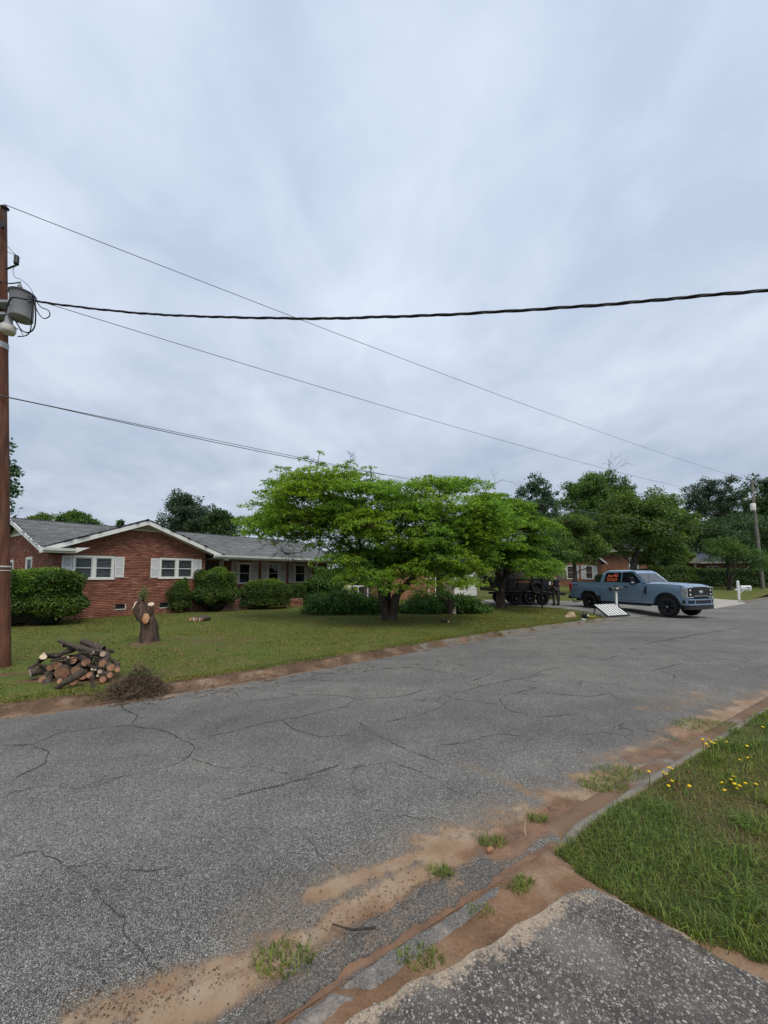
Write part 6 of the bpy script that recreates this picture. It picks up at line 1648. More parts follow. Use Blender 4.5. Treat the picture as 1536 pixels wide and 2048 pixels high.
# transformer
tcn = at(43, 614, pb.y - 0.25); rT = 0.185; hT = 0.50
m = MB(); m.lathe([(0, -hT / 2), (rT * 0.96, -hT / 2), (rT, -hT / 2 + 0.02), (rT, hT / 2 - 0.03), (rT + 0.01, hT / 2 - 0.02)], c=tcn, n=30); tk = m.build('transformer', M['tank'], pole, world=True)
m = MB(); m.lathe([(rT + 0.015, hT / 2 - 0.02), (rT + 0.02, hT / 2 + 0.01), (rT * 0.8, hT / 2 + 0.045), (0, hT / 2 + 0.065)], c=tcn, n=30); m.build('lid', M['tank'], tk, world=True)
m = MB(); m.lathe([(rT + 0.026, hT / 2 - 0.015), (rT + 0.026, hT / 2 + 0.012)], c=tcn, n=30); m.build('lid_band', M['black_plastic'], tk, world=True)
bs = tcn + Vector((-0.04, -0.02, hT / 2 + 0.05))
m = MB(); m.lathe([(0.042, 0), (0.05, 0.02), (0.038, 0.04), (0.048, 0.06), (0.034, 0.08), (0.042, 0.1), (0.027, 0.12), (0.022, 0.15), (0.01, 0.17), (0.01, 0.205), (0, 0.21)], c=bs, n=14); m.build('bushing', M['porcelain'], tk, world=True)
for dz in (0.15, -0.1):
    m = MB(); m.box2(pl_(tcn.z + dz) + Vector((0.05, -0.06, -0.025)), tcn + Vector((-rT + 0.03, 0.03, dz + 0.025))); m.build('hanger', M['tank'], tk, world=True)
# three secondary bushings on the right of the tank
sec = [tcn + Vector((rT + 0.02, -0.04, hT / 2 - 0.07 - 0.05 * i)) for i in range(3)]
for q in sec:
    m = MB(); m.cyl(q + Vector((-0.04, 0, 0)), q + Vector((0.05, -0.01, 0)), 0.024, 8); m.build('secondary_terminal', M['porcelain'], tk, world=True)
# service lamp
lc = at(17, 650, pb.y - 0.3)
m = MB(); m.lathe([(0.0, 0.18), (0.04, 0.17), (0.055, 0.13), (0.06, 0.05), (0.075, 0.02), (0.115, -0.02), (0.12, -0.03)], c=lc, n=22); m.tube([lc + Vector((0, 0.05, 0.1)), pl_(lc.z + 0.1)], 0.03, 8); lmp = m.build('street_lamp', M['tank'], pole, world=True)
m = MB(); m.lathe([(0.118, -0.03), (0.116, -0.12), (0.095, -0.17), (0.055, -0.165), (0.0, -0.155)], c=lc, n=22); m.build('lens', M['lens'], lmp, world=True)
m = MB(); c_ = pl_(pz(690)); m.lathe([(0.124, -0.06), (0.124, 0.06)], c=c_, n=20); m.build('meter_band', M['steel'], pole, world=True)
for py, h_, w_ in ((1133, 0.026, 1), (1141, 0.014, 0.8)):
    m = MB(); c_ = pl_(pz(py)); m.lathe([(0.151, -h_ / 2), (0.151, h_ / 2)], c=c_, n=20); m.build('tag_band', M['white_old'], pole, world=True)
for i, py in enumerate((1150, 1155, 1159)):
    m = MB(); c_ = pl_(pz(py)) + Vector((0.06, -0.137, 0)); m.box(c_, (0.03 + 0.01 * i, 0.008, 0.022)); m.build('pole_tag', M['white_old'], pole, world=True)
def cable(pts, r, sides=6): 
    m = MB(); m.tube(pts, r, sides); return m
def sagline(a, b, sag, n=40):
    a = Vector(a); b = Vector(b); return [a.lerp(b, t) - Vector((0, 0, sag * 4 * t * (1 - t))) for t in np.linspace(0, 1, n)]
def curve(pts, n=20):
    P = [Vector(p) for p in pts]; out = []
    for i in range(len(P) - 1):
        p0, p1, p2, p3 = P[max(i - 1, 0)], P[i], P[i + 1], P[min(i + 2, len(P) - 1)]
        for t in np.linspace(0, 1, n, endpoint=False): out.append(0.5 * (2 * p1 + (p2 - p0) * t + (2 * p0 - 5 * p1 + 4 * p2 - p3) * t * t + (3 * p1 - p0 - 3 * p2 + p3) * t ** 3))
    return out + [P[-1]]
# jumpers on the pole
J = [([(at(10, 487, pb.y - .1)), at(22, 500, pb.y - .2), aa + Vector((-0.01, 0, 0.1))], 0.005), ([at(9, 500, pb.y - .1), at(18, 505, pb.y - .15), aa + Vector((-0.02, 0, 0.1))], 0.005),
     ([aa + Vector((0, 0, -0.1)), at(26, 540, pb.y - .2), at(30, 555, pb.y - .25), at(40, 558, pb.y - .3), at(58, 573, pb.y - .35), at(67, 590, pb.y - .33), sec[0]], 0.005),
     ([pl_(pz(566)) + Vector((.08, -.08, 0)), at(20, 567, pb.y - .2), bs + Vector((0, 0, 0.19))], 0.012),
     ([sec[0] + Vector((.05, 0, 0)), at(71, 612, pb.y - .4), at(70, 650, pb.y - .3), at(60, 664, pb.y - .2), at(45, 662, pb.y - .2), at(33, 645, pb.y - .15), at(22, 628, pb.y - .1), at(14, 610, pb.y - .15)], 0.012),
     ([sec[1] + Vector((.05, 0, 0)), at(64, 630, pb.y - .35), at(61, 660, pb.y - .25), at(52, 671, pb.y - .2), at(35, 673, pb.y - .25)], 0.01),
     ([sec[2] + Vector((.05, 0, 0)), at(78, 628, pb.y - .35), at(88, 637, pb.y - .35), at(99, 632, pb.y - .35), at(97, 621, pb.y - .35), at(82, 614, pb.y - .35), sec[1] + Vector((0.08, 0, 0))], 0.009),
     ([at(10, 625, pb.y - .2), at(20, 600, pb.y - .55), at(30, 595, pb.y - .58), at(55, 599, pb.y - .56), sec[0] + Vector((.05, -.03, 0))], 0.013),
     ([at(28, 655, pb.y - .3), at(40, 660, pb.y - .25), at(46, 670, pb.y - .25)], 0.006)]
for p, r_ in J:
    cable(curve(p, 8), r_, 5).build('jumper_wire', M['wire'], pole, world=True)

p2b = at(1526, 1175, 36.5); z2 = gzf(p2b.x, p2b.y); p2t = at(1503, 963, 37.2)
pole2 = thing('utility_pole', 'grey leaning utility pole with a white transformer above the far hedge', 'utility pole', (p2b.x, p2b.y, z2))
a2 = Vector((p2b.x, p2b.y, z2))
def p2(f): return a2.lerp(p2t, f)
m = MB(); m.tube([p2(-0.02)] + [p2(f) for f in np.linspace(0, 1, 12)], [0.155] + list(np.linspace(0.155, 0.11, 12)), 14); m.build('shaft', M['pole_grey'], pole2, world=True)
tw = at(1506, 1014, 36.6)
m = MB(); m.lathe([(0, -0.36), (0.2, -0.36), (0.21, -0.33), (0.21, 0.3), (0.15, 0.35), (0, 0.37)], c=tw, n=20); m.build('transformer', M['lens'], pole2, world=True)
m = MB(); m.tube(curve([at(1508, 985, 37), at(1500, 999, 36.4), at(1495, 998, 36)], 6), 0.03, 6); am = m.build('lamp_arm', M['steel'], pole2, world=True)
m = MB(); m.lathe([(0, 0.07), (0.12, 0.03), (0.13, -0.03), (0.07, -0.08), (0, -0.09)], c=at(1491, 998, 36), n=14); m.build('lamp_head', M['lens'], am, world=True)
m = MB(); q = at(1516, 984, 36.9); m.tube([at(1507, 987, 37.0), q], 0.04, 6); m.tube([q, q + Vector((0, 0, 0.5))], 0.05, 8); m.build('cutout_arm', M['steel'], pole2, world=True)
# spans
def wire(name, label, pts, r, mat='wire', sides=6, cat='cable'):
    o = cable(pts, r, sides).build(name, M[mat]); return tag(o, label, cat)
wire('power_line', 'thin topmost power line running from the left pole top down to the far grey pole', sagline(ia + Vector((0, 0, 0.06)), p2t + Vector((0, 0, 0.1)), 0.42, 60), 0.0075, 'wire_grey')
wire('power_line', 'thin middle power line from the transformer to the far grey pole', sagline(sec[1] + Vector((.05, 0, 0)), at(1506, 1000, 36.8), 0.55, 60), 0.0068, 'wire_grey')
tA = pl_(pz(795)) + Vector((0.1, -0.12, 0)); tB = at(1513, 1064, 36.6)
wire('telephone_cable', 'low cable crossing in front of the trees to the far grey pole', sagline(tA, tB, 0.55, 70), 0.0072, 'wire_grey')
mid = sagline(tA, tB, 0.55, 70)
wire('telephone_cable', 'short second strand looping beneath the low cable by the left pole', [tA + Vector((0, -0.02, -0.015))] + [p + Vector((0, -0.01, -0.05 * math.sin(PI * i / 12) - 0.012)) for i, p in enumerate(mid[1:13])], 0.008, 'wire')
# twisted triplex service drop passing overhead to the right
tq = [sec[0] + Vector((0.06, 0, 0.02))]
keys = [(75, 603, 7.05), (300, 628, 6.45), (590, 637, 5.75), (760, 634, 5.4), (900, 629, 5.15), (1100, 617, 4.82), (1250, 606, 4.6), (1400, 592, 4.4), (1536, 580, 4.22), (1800, 552, 3.95), (2300, 490, 3.5)]
cl_ = curve([tq[0]] + [at(*k) for k in keys], 26)
trip = MB()
# arc length for a steady lay
sl2 = [0.0]
for a, b in zip(cl_[:-1], cl_[1:]): sl2.append(sl2[-1] + (b - a).length)
for ph in range(3):
    pts = []
    for i, p in enumerate(cl_):
        d = (cl_[min(i + 1, len(cl_) - 1)] - cl_[max(i - 1, 0)]).normalized(); u_ = d.cross(Vector((0, 0, 1))).normalized(); w_ = u_.cross(d); a = sl2[i] * 2 * PI / 0.85 + ph * 2 * PI / 3 + 0.6 * math.sin(sl2[i] * 1.7); k = 0.0125 if ph else 0.011
        pts.append(p + (u_ * math.cos(a) + w_ * math.sin(a)) * k)
    trip.tube(pts, 0.0105 if ph else 0.0075, 6)
tag(trip.build('service_cable', M['wire']), 'thick black twisted cable sweeping overhead to the right edge', 'cable')
# ================================================================== TREES
def dogwood(name, label, base, trunks, ells, Y, n_pads, per, seed, mat, r_base, leaf=0.1, depth=0.95, extra=(), bare_px=(), pad_r=(0.45, 1.05), cat='tree', fill=0.5):
    rg = np.random.default_rng(seed)
    root = thing(name, label, cat, tuple(base))
    pads = []; tot = sum(e_[2] * e_[3] for e_ in ells); k = Y / F_PX
    for (px, py, rx, ry) in ells:
        c = at(px, py, Y); m = int(n_pads * rx * ry / tot)
        for i in range(m):
            d = rdir(rg, 1)[0]
            if d[1] > 0.35 and rg.random() < 0.45: d[1] = -d[1]
            q = fill + (0.97 - fill) * rg.random() ** 0.6
            r = pad_r[0] + (pad_r[1] - pad_r[0]) * rg.random()
            q = q * (1 - 0.25 * r / (rx * k))
            pads.append((c.x + d[0] * q * rx * k, c.y + d[1] * q * rx * k * depth, c.z + d[2] * q * ry * k, r, r * (0.2 + 0.16 * rg.random())))
    for (px, py, dy, r) in extra:
        c = at(px, py, Y + dy); pads.append((c.x, c.y, c.z, r, r * 0.3))
    P, A, N_ = pad_leaves(rg, pads, per, leaf, clus=7, droop=0.6, flat=0.26)
    link('crown', leaves_mesh('crown', rel(P, root), A, N_, leaf * (0.65 + 0.6 * rg.random(len(P))), 0.62, 0.12), mat, root)
    mb = MB(); tips = []
    allp = [p[:3] for p in pads]
    lead = trunks[0]
    for tk, rr in trunks: trunk_tube(mb, tk, rr, 14, 1.35 if tk is trunks[0][0] else 1.05)
    tk_all = [t for t, _ in trunks]
    ends = [t[-1] for t in tk_all]
    grp = [[] for _ in trunks]
    for p in allp:
        grp[int(np.argmin([(Vector(p) - e_).length for e_ in ends]))].append(p)
    for (t, rr), g_ in zip(trunks, grp):
        if g_: skeleton(mb, rg, t, g_, rr[-1] * 0.85, 0.012, 6, nseg=6, jit=0.1)
    for (cx, cy2, cz, r, h) in pads:
        for _ in range(4):
            a = rg.random() * 2 * PI; e_ = Vector((cx + r * 0.8 * math.cos(a), cy2 + r * 0.8 * math.sin(a), cz + h * 0.2))
            mb.tube([Vector((cx, cy2, cz - 0.02)), Vector((cx, cy2, cz)).lerp(e_, 0.5) + Vector((0, 0, 0.06)), e_], [0.011, 0.008, 0.004], 3, caps=False)
    mb.v = [tuple(Vector(p) - root.location) for p in mb.v]
    link('trunk', mb.mesh('trunk', fix=False), M['bark'], root)
    if bare_px:
        tw = MB()
        for (px, py, dy, n_, ln, up) in bare_px: twigs(tw, rg, at(px, py, Y + dy), n_, ln, 0.012, up, 3, 0.9)
        tw.v = [tuple(Vector(p) - root.location) for p in tw.v]
        link('bare_twigs', tw.mesh('bare_twigs', fix=False), M['bark'], root, kind='stuff')
    return root
b1 = G(776, 1241, 0.1); Y1 = b1.y
f1 = at(770, 1192, Y1); fL = at(752, 1130, Y1 + 0.2); fR = at(852, 1128, Y1 - 0.3); fB = at(790, 1120, Y1 + 1.0)
dogwood('dogwood_tree', 'big spreading dogwood with tiered lime green leaves and forked dark trunk', b1,
        [([b1 + Vector((0, 0, -0.1)), f1 + Vector((-0.1, 0, 0)), fL], [0.19, 0.15, 0.12]), ([b1 + Vector((0.17, -0.06, -0.05)), f1 + Vector((0.42, -0.05, 0)), fR], [0.16, 0.16, 0.12]), ([b1 + Vector((0.02, 0.1, 0.05)), f1 + Vector((0.1, 0.3, 0.1)), fB], [0.13, 0.12, 0.11])],
        [(640, 1005, 118, 68), (715, 1010, 112, 74), (880, 1022, 132, 72), (800, 1070, 165, 66), (590, 1050, 84, 42), (960, 1062, 66, 52), (755, 1130, 82, 38), (885, 1122, 92, 42)], Y1, 330, 800, 101, M['leaf_dogwood2'], 0.12, 0.092,
        extra=[(600, 948, 0.4, 0.5), (566, 938, 0.2, 0.42), (636, 930, 0.6, 0.45), (690, 935, 0.3, 0.5), (735, 950, 0.3, 0.45), (545, 965, -0.2, 0.5), (528, 985, 0, 0.4), (575, 975, -0.5, 0.6), (612, 916, 0.5, 0.22), (640, 904, 0.7, 0.16), (700, 925, 0.7, 0.3), (740, 935, 0.3, 0.28), (506, 1010, 0, 0.5), (492, 1040, 0.3, 0.55), (500, 1066, 0.2, 0.5), (900, 960, 0, 0.55), (940, 962, 0.2, 0.35), (855, 972, -0.5, 0.6), (980, 990, 0, 0.4), (1005, 1090, -0.5, 0.5), (640, 1092, -1.0, 0.7), (670, 1118, -1.6, 0.75), (760, 1148, -2.4, 0.7), (810, 1140, -2.4, 0.8), (860, 1120, -2.2, 0.8), (920, 1120, -2.0, 0.8), (700, 1155, -2.2, 0.6), (745, 1172, -2.4, 0.6), (795, 1176, -2.3, 0.6), (845, 1168, -2.3, 0.6), (895, 1166, -2.2, 0.65), (945, 1168, -2.0, 0.6), (985, 1060, -0.6, 0.8), (1000, 1030, -0.3, 0.7), (955, 1140, -1.2, 0.55), (985, 1120, -0.8, 0.5), (890, 1152, -1.8, 0.5), (930, 1160, -1.8, 0.35), (735, 1165, -1.9, 0.55), (770, 1160, -2.1, 0.45), (715, 1140, -2.2, 0.5), (700, 1120, -2.4, 0.6), (850, 1150, -2.2, 0.35)],
        bare_px=[(640, 1098, -0.6, 7, 1.0, -0.05), (600, 1105, -0.5, 6, 0.8, 0.0), (560, 1100, -0.4, 6, 0.7, 0.05), (660, 1112, -0.8, 5, 0.7, -0.2), (700, 925, 0.4, 2, 0.42, 1.2), (700, 1000, -1, 3, 0.6, 0.1), (620, 1040, -1.5, 5, 0.9, 0)])
# the long bare limb reaching over the roof
b2 = G(1000, 1217, 0.1); Y2 = b2.y
g1 = at(1001, 1180, Y2)
dogwood('dogwood_tree', 'smaller dogwood with a fresh orange cut stub in front of the trailer', b2,
        [([b2 + Vector((0, 0, -0.1)), g1, at(1012, 1150, Y2), at(1014, 1120, Y2 + 0.4)], [0.24, 0.2, 0.14, 0.1]), ([b2.lerp(g1, 0.85), at(985, 1168, Y2 - .1), at(968, 1150, Y2 - 0.2)], [0.17, 0.14, 0.09]), ([g1, at(996, 1150, Y2 + .2), at(986, 1110, Y2 + 0.5)], [0.15, 0.12, 0.09])],
        [(1015, 1075, 92, 62), (985, 1035, 75, 50), (1075, 1132, 40, 24), (960, 1110, 60, 40)], Y2, 150, 900, 103, M['leaf_dogwood'], 0.1, 0.105,
        extra=[(1055, 1125, -2.5, 0.75), (1085, 1132, -2.5, 0.8), (1100, 1128, -2.3, 0.6), (1070, 1150, -2.8, 0.6), (1050, 1140, -2.6, 0.5), (1090, 1150, -2.6, 0.5), (1030, 1115, -1.5, 0.6), (940, 1160, -2.2, 0.6), (920, 1170, -2.2, 0.5)],
        bare_px=[(1070, 1065, -0.5, 6, 1.2, 0.1), (1090, 1080, -0.3, 6, 1.3, 0), (1050, 1050, -0.3, 6, 1.2, 0.2), (970, 975, 0.5, 4, 0.9, 1.0)])
d2 = bpy.data.objects['dogwood_tree.001']
sp_ = at(1005, 1181, Y2 - 0.3) - d2.location
m = MB(); m.tube([sp_ + Vector((-0.25, 0.15, -0.03)), sp_], [0.12, 0.115], 12); m.build('cut_branch', M['bark'], d2)
m = MB(); m.cyl(sp_, sp_ + Vector((0.012, -0.006, 0)), 0.112, 14); m.build('cut_face', M['cut'], d2)
m = MB(); m.tube(curve([sp_ + Vector((0, 0, 0)), sp_ + Vector((0.6, 0, -0.06)), sp_ + Vector((1.3, 0.2, 0.0))], 5), [0.03] * 10 + [0.012], 5); m.build('side_twig', M['bark'], d2)

FT = far_tree
BEH = 'trees rising beyond the houses'
FT('tall tree with ragged drooping boughs half behind the left utility pole', 26, 4, [(-8, 905, 34, 34), (2, 945, 32, 28), (-4, 990, 36, 34), (4, 1030, 26, 22), (-30, 960, 40, 90)], M['leaf_cool'], 201, n=6500, size=0.3, clumps=70, cr=0.13, trunk_r=0.25, droop=0.5, group=BEH, rag=0.5)
FT('low leafy tree peeping over the left end of the roof', 42, 85, [(85, 1045, 26, 18), (60, 1050, 22, 12)], M['leaf_olive'], 202, n=4500, size=0.24, clumps=40, group=BEH)
FT('rounded green tree over the roof between low tree and gable peak', 40, 150, [(150, 1040, 34, 20), (128, 1046, 26, 16), (185, 1050, 26, 14), (200, 1058, 16, 10)], M['leaf_mid'], 203, n=7000, size=0.24, clumps=60, group=BEH)
FT('tiny dark tree top just left of the gable peak', 60, 240, [(240, 1052, 10, 11)], M['leaf_dark'], 204, n=1200, size=0.3, clumps=14, group=BEH)
FT('dense dark cedar with domed crown behind the house roof', 38, 375, [(368, 1010, 44, 32), (372, 1040, 52, 40), (345, 1050, 34, 30), (410, 1040, 40, 34)], M['leaf_pine'], 205, n=20000, size=0.2, clumps=130, cr=0.15, group=BEH, rag=0.35)
FT('dark rounded tree between the cedar and the big dogwood', 36, 440, [(440, 1045, 34, 30), (462, 1058, 22, 24), (425, 1060, 30, 20)], M['leaf_dark'], 206, n=9000, size=0.2, clumps=70, group=BEH)
FT('light green tree showing at the left edge of the big dogwood', 27, 505, [(500, 1055, 26, 28), (530, 1040, 34, 34), (560, 1030, 40, 40)], M['leaf_dogwood'], 207, n=9000, size=0.16, clumps=60, group=BEH)
FT('slender tree with separate upright plumes against the sky', 58, 1078, [(1068, 975, 16, 30), (1047, 985, 14, 26), (1090, 985, 14, 34), (1108, 1000, 13, 28), (1030, 1010, 12, 22), (1075, 1030, 44, 30), (1068, 955, 12, 14)], M['leaf_cool'], 208, n=13000, size=0.3, clumps=170, cr=0.11, group=BEH, rag=0.4)
FT('tallest dark oak with broad crown above the neighbouring roofs', 52, 1195, [(1190, 975, 62, 36), (1160, 990, 40, 34), (1225, 990, 48, 40), (1195, 1015, 85, 40), (1215, 955, 20, 20), (1260, 985, 24, 24), (1140, 1010, 30, 26)], M['leaf_mid'], 209, n=36000, size=0.27, clumps=170, cr=0.13, trunk_r=0.4, bare=3, group=BEH)
FT('feathery dull green tree at the right of the smaller dogwood', 33, 1150, [(1150, 1060, 46, 36), (1130, 1095, 40, 30), (1170, 1085, 44, 36), (1120, 1060, 30, 30), (1165, 1115, 30, 22)], M['leaf_olive'], 210, n=26000, size=0.16, clumps=110, group=BEH, bare=1)
FT('large bushy olive green tree behind the pickup cab', 38, 1262, [(1290, 1040, 96, 60), (1290, 1025, 80, 50), (1250, 1040, 58, 48), (1330, 1050, 60, 48), (1290, 1080, 84, 30), (1330, 1108, 62, 20), (1300, 1110, 30, 22), (1230, 1070, 40, 32), (1240, 1000, 40, 32), (1375, 1060, 30, 40), (1330, 1010, 36, 30)], M['leaf_olive'], 211, n=50000, size=0.22, clumps=300, cr=0.12, trunk_r=0.4, bare=2, group=BEH)
FT('shadowy tree filling the gap left of the bushy olive tree', 47, 1185, [(1180, 1060, 50, 40), (1215, 1075, 40, 36), (1150, 1050, 36, 36)], M['leaf_dark'], 221, n=16000, size=0.22, clumps=110, group=BEH)
FT('thin leafy tree standing between the two neighbouring houses', 41, 1322, [(1330, 1095, 40, 24), (1350, 1112, 36, 24), (1305, 1112, 30, 24), (1330, 1130, 34, 16)], M['leaf_mid'], 212, n=11000, size=0.2, clumps=60, trunk_r=0.2, group=BEH, bare=2)
FT('open pine with bare lower trunk beside the far grey pole', 56, 1420, [(1410, 975, 30, 22), (1385, 990, 26, 24), (1432, 985, 28, 26), (1410, 1015, 44, 22), (1380, 1040, 30, 30), (1435, 1040, 40, 26)], M['leaf_pine'], 213, n=14000, size=0.3, clumps=170, cr=0.085, group=BEH, rag=0.5, width=0.35)
FT('second open pine of the pair left of the far grey pole', 58, 1452, [(1455, 965, 22, 16), (1470, 995, 28, 20), (1448, 1010, 26, 22), (1465, 1045, 40, 26)], M['leaf_pine'], 214, n=12000, size=0.3, clumps=140, cr=0.085, group=BEH, rag=0.5, width=0.35)
FT('broad dark green tree at the right edge beyond the pole', 50, 1535, [(1530, 965, 40, 26), (1545, 1000, 60, 36), (1500, 985, 26, 22), (1525, 1050, 60, 44), (1490, 1025, 30, 22), (1580, 1020, 60, 70)], M['leaf_dark'], 215, n=30000, size=0.28, clumps=150, cr=0.13, trunk_r=0.35, group=BEH)
FT('dense low tree shading the slate roof behind the hedge', 44, 1440, [(1440, 1070, 70, 40), (1520, 1070, 70, 40), (1440, 1085, 60, 32), (1490, 1090, 50, 36), (1400, 1080, 34, 34), (1530, 1100, 44, 40)], M['leaf_dark'], 216, n=40000, size=0.2, clumps=230, group=BEH)
FT('multi stemmed crape myrtle with pale trunks before the long hedge', 35.0, 1457, [(1450, 1095, 40, 22), (1490, 1110, 44, 26), (1425, 1110, 26, 16), (1515, 1125, 30, 20)], M['leaf_mid'], 217, n=9000, size=0.13, clumps=90, trunk_r=0.1, multi=4, rag=0.6)
FT('dark leafy tree hanging over the trailer from behind', 29, 1100, [(1090, 1085, 50, 36), (1060, 1100, 50, 30), (1120, 1110, 40, 26), (1030, 1120, 44, 28), (1000, 1140, 40, 18)], M['leaf_mid'], 218, n=15000, size=0.15, clumps=110, group=BEH)
FT('dark tree filling the gap behind the brick outbuilding', 40, 800, [(760, 1120, 120, 50), (880, 1110, 120, 50), (960, 1130, 70, 40)], M['leaf_dark'], 219, n=16000, size=0.2, clumps=120, group=BEH)
FT('dark shady tree at the right end of the brick house', 25, 722, [(705, 1125, 50, 26), (745, 1120, 50, 30), (690, 1150, 26, 18)], M['leaf_dark'], 220, n=9000, size=0.13, clumps=80, group=BEH)
# far wood that closes the view behind everything
rgw = np.random.default_rng(300)
bw = []
for px in range(-900, 2700, 34):
    Yw = 75 + 25 * rgw.random(); hgt = 4.5 + 3.5 * rgw.random() + (7.0 * rgw.random() + 2.0 if px > 1000 else 0)
    q = at(px, 1140, Yw); bw.append((q.x, q.y, hgt * 0.5 + 0.3, 3.4, 3.0, hgt * 0.55))
P, A, N_ = cloud_leaves(rgw, bw, 60000, 0.55, 0.2, 0.5)
link('far_wood', leaves_mesh('far_wood', P, A, N_, 0.55 * (0.6 + 0.8 * rgw.random(len(P))), 0.7), M['leaf_dark'], None, 'low dark band of woodland far behind all the houses', 'woods', None, 'stuff')

# ================================================================== HEDGES AND SHRUBS
hc = G(72, 1256, 0.1)
kh = 1 + 0.8 / hc.y
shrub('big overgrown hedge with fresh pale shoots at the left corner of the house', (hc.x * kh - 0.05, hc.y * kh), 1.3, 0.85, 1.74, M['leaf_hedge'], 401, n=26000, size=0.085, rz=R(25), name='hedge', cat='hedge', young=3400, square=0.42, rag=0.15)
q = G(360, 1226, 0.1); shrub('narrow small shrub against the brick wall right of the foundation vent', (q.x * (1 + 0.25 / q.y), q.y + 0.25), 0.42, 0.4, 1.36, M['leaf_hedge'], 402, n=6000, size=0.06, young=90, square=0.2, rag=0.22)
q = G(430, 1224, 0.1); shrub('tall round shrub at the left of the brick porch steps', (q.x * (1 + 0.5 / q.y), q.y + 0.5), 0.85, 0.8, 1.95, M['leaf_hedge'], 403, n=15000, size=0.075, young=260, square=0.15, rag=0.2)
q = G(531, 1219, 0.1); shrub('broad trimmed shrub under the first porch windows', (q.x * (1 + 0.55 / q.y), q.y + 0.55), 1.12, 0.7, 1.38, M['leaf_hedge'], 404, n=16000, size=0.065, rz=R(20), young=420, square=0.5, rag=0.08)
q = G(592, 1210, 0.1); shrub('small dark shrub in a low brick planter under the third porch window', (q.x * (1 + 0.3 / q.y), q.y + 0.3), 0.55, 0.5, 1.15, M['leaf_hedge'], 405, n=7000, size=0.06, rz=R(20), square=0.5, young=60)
pq = G(588, 1213, 0.1)
plt = thing('brick_planter', 'low red brick planter wall beneath the small dark shrub', 'planter', tuple(pq), R(30))
m = MB(); m.box2((-0.5, 0.0, -0.1), (0.5, 0.3, 0.42)); w4 = m.build('wall', M['mortar'], plt)
brickwork(w4, (0, -0.012, 0), (1, 0), (0, 1), [(-0.5, 0), (0.5, 0), (0.5, 0.42), (-0.5, 0.42)], [], M['brick'], seed=44)
q = G(650, 1210, 0.1); shrub('tall loose green shrub at the right end of the porch', (q.x * (1 + 0.5 / q.y), q.y + 0.5), 1.05, 0.9, 1.9, M['leaf_cutpile'], 406, n=9000, size=0.12, square=0.05, rag=0.22, young=160, top_mat=M['leaf_cutpile'])
q = G(1300, 1163, 0.5)
hl_ = at(1270, 1176, 38.5); hr_ = at(1590, 1176, 39.5); hcx = (hl_ + hr_) / 2
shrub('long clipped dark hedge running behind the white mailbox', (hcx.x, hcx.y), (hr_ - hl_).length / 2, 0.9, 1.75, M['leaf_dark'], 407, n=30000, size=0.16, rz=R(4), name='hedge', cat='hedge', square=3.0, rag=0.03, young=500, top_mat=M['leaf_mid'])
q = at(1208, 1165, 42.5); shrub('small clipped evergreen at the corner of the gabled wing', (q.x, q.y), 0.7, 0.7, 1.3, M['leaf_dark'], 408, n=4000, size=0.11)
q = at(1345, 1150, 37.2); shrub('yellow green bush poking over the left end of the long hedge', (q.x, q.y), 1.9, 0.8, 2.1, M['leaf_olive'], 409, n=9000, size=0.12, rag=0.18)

# heaps of freshly cut leafy branches on the lawn
def branch_heap(label, px0, px1, pyb, h, seed, dy=1.0, n=9000, hump=None):
    rg = np.random.default_rng(seed)
    a = G(px0, pyb, 0.1); b = G(px1, pyb, 0.1); c = (a + b) / 2; L2 = (b - a).length / 2
    root = thing('branch_heap', label, 'branches', (c.x, c.y + dy * 0.8, gzf(c.x, c.y + dy)))
    bl_ = []
    for _ in range(60):
        t = rg.uniform(-1, 1); e_ = math.sqrt(1 - t * t) ** 0.6; hh = h * e_ * (0.65 + 0.5 * rg.random())
        bl_.append((t * L2 * 0.95, rg.uniform(-1, 1) * dy * 0.8 * e_, hh * 0.5 * rg.uniform(0.3, 1.2), 0.4, 0.35, hh * 0.42))
    if hump:
        for (t, z, r_) in hump: bl_.append((t * L2, 0, z, r_, r_, r_ * 0.8))
    P, A, N_ = cloud_leaves(rg, bl_, n, 0.12, 0.5, 0.4); ok = P[:, 2] > 0.02; P, A, N_ = P[ok], A[ok], N_[ok]
    link('foliage', leaves_mesh('foliage', P, A, N_, 0.12 * (0.6 + 0.7 * rg.random(len(P))), 0.6), M['leaf_cutpile'], root, kind='stuff')
    mb = MB()
    for _ in range(60):
        t = rg.uniform(-1, 1); p = Vector((t * L2 * 0.9, rg.uniform(-0.7, 0.7) * dy, rg.uniform(0.05, h * 0.7))); d = Vector(rg.normal(0, 1, 3)); d.z *= 0.35; d.normalize(); ln = rg.uniform(0.4, 1.0)
        mb.tube([p - d * ln * 0.5, p + Vector((0, 0, 0.05)), p + d * ln * 0.5], [0.02, 0.015, 0.007], 4, caps=False)
    for i, v in enumerate(mb.v): mb.v[i] = (v[0], v[1], max(0.01, v[2]))
    mb.build('sticks', M['twig'], root, fix=False, kind='stuff')
    return root
branch_heap('long leafy heap of cut dogwood branches left of the big trunk', 603, 770, 1230, 1.05, 501, 0.9, 15000, hump=[(-0.2, 0.9, 0.5), (0.15, 0.8, 0.5), (-0.8, 0.5, 0.45)])
branch_heap('leafy heap of cut branches between the two dogwood trunks', 798, 985, 1228, 0.95, 502, 0.9, 15000, hump=[(-0.5, 0.8, 0.5), (0, 0.8, 0.5)])
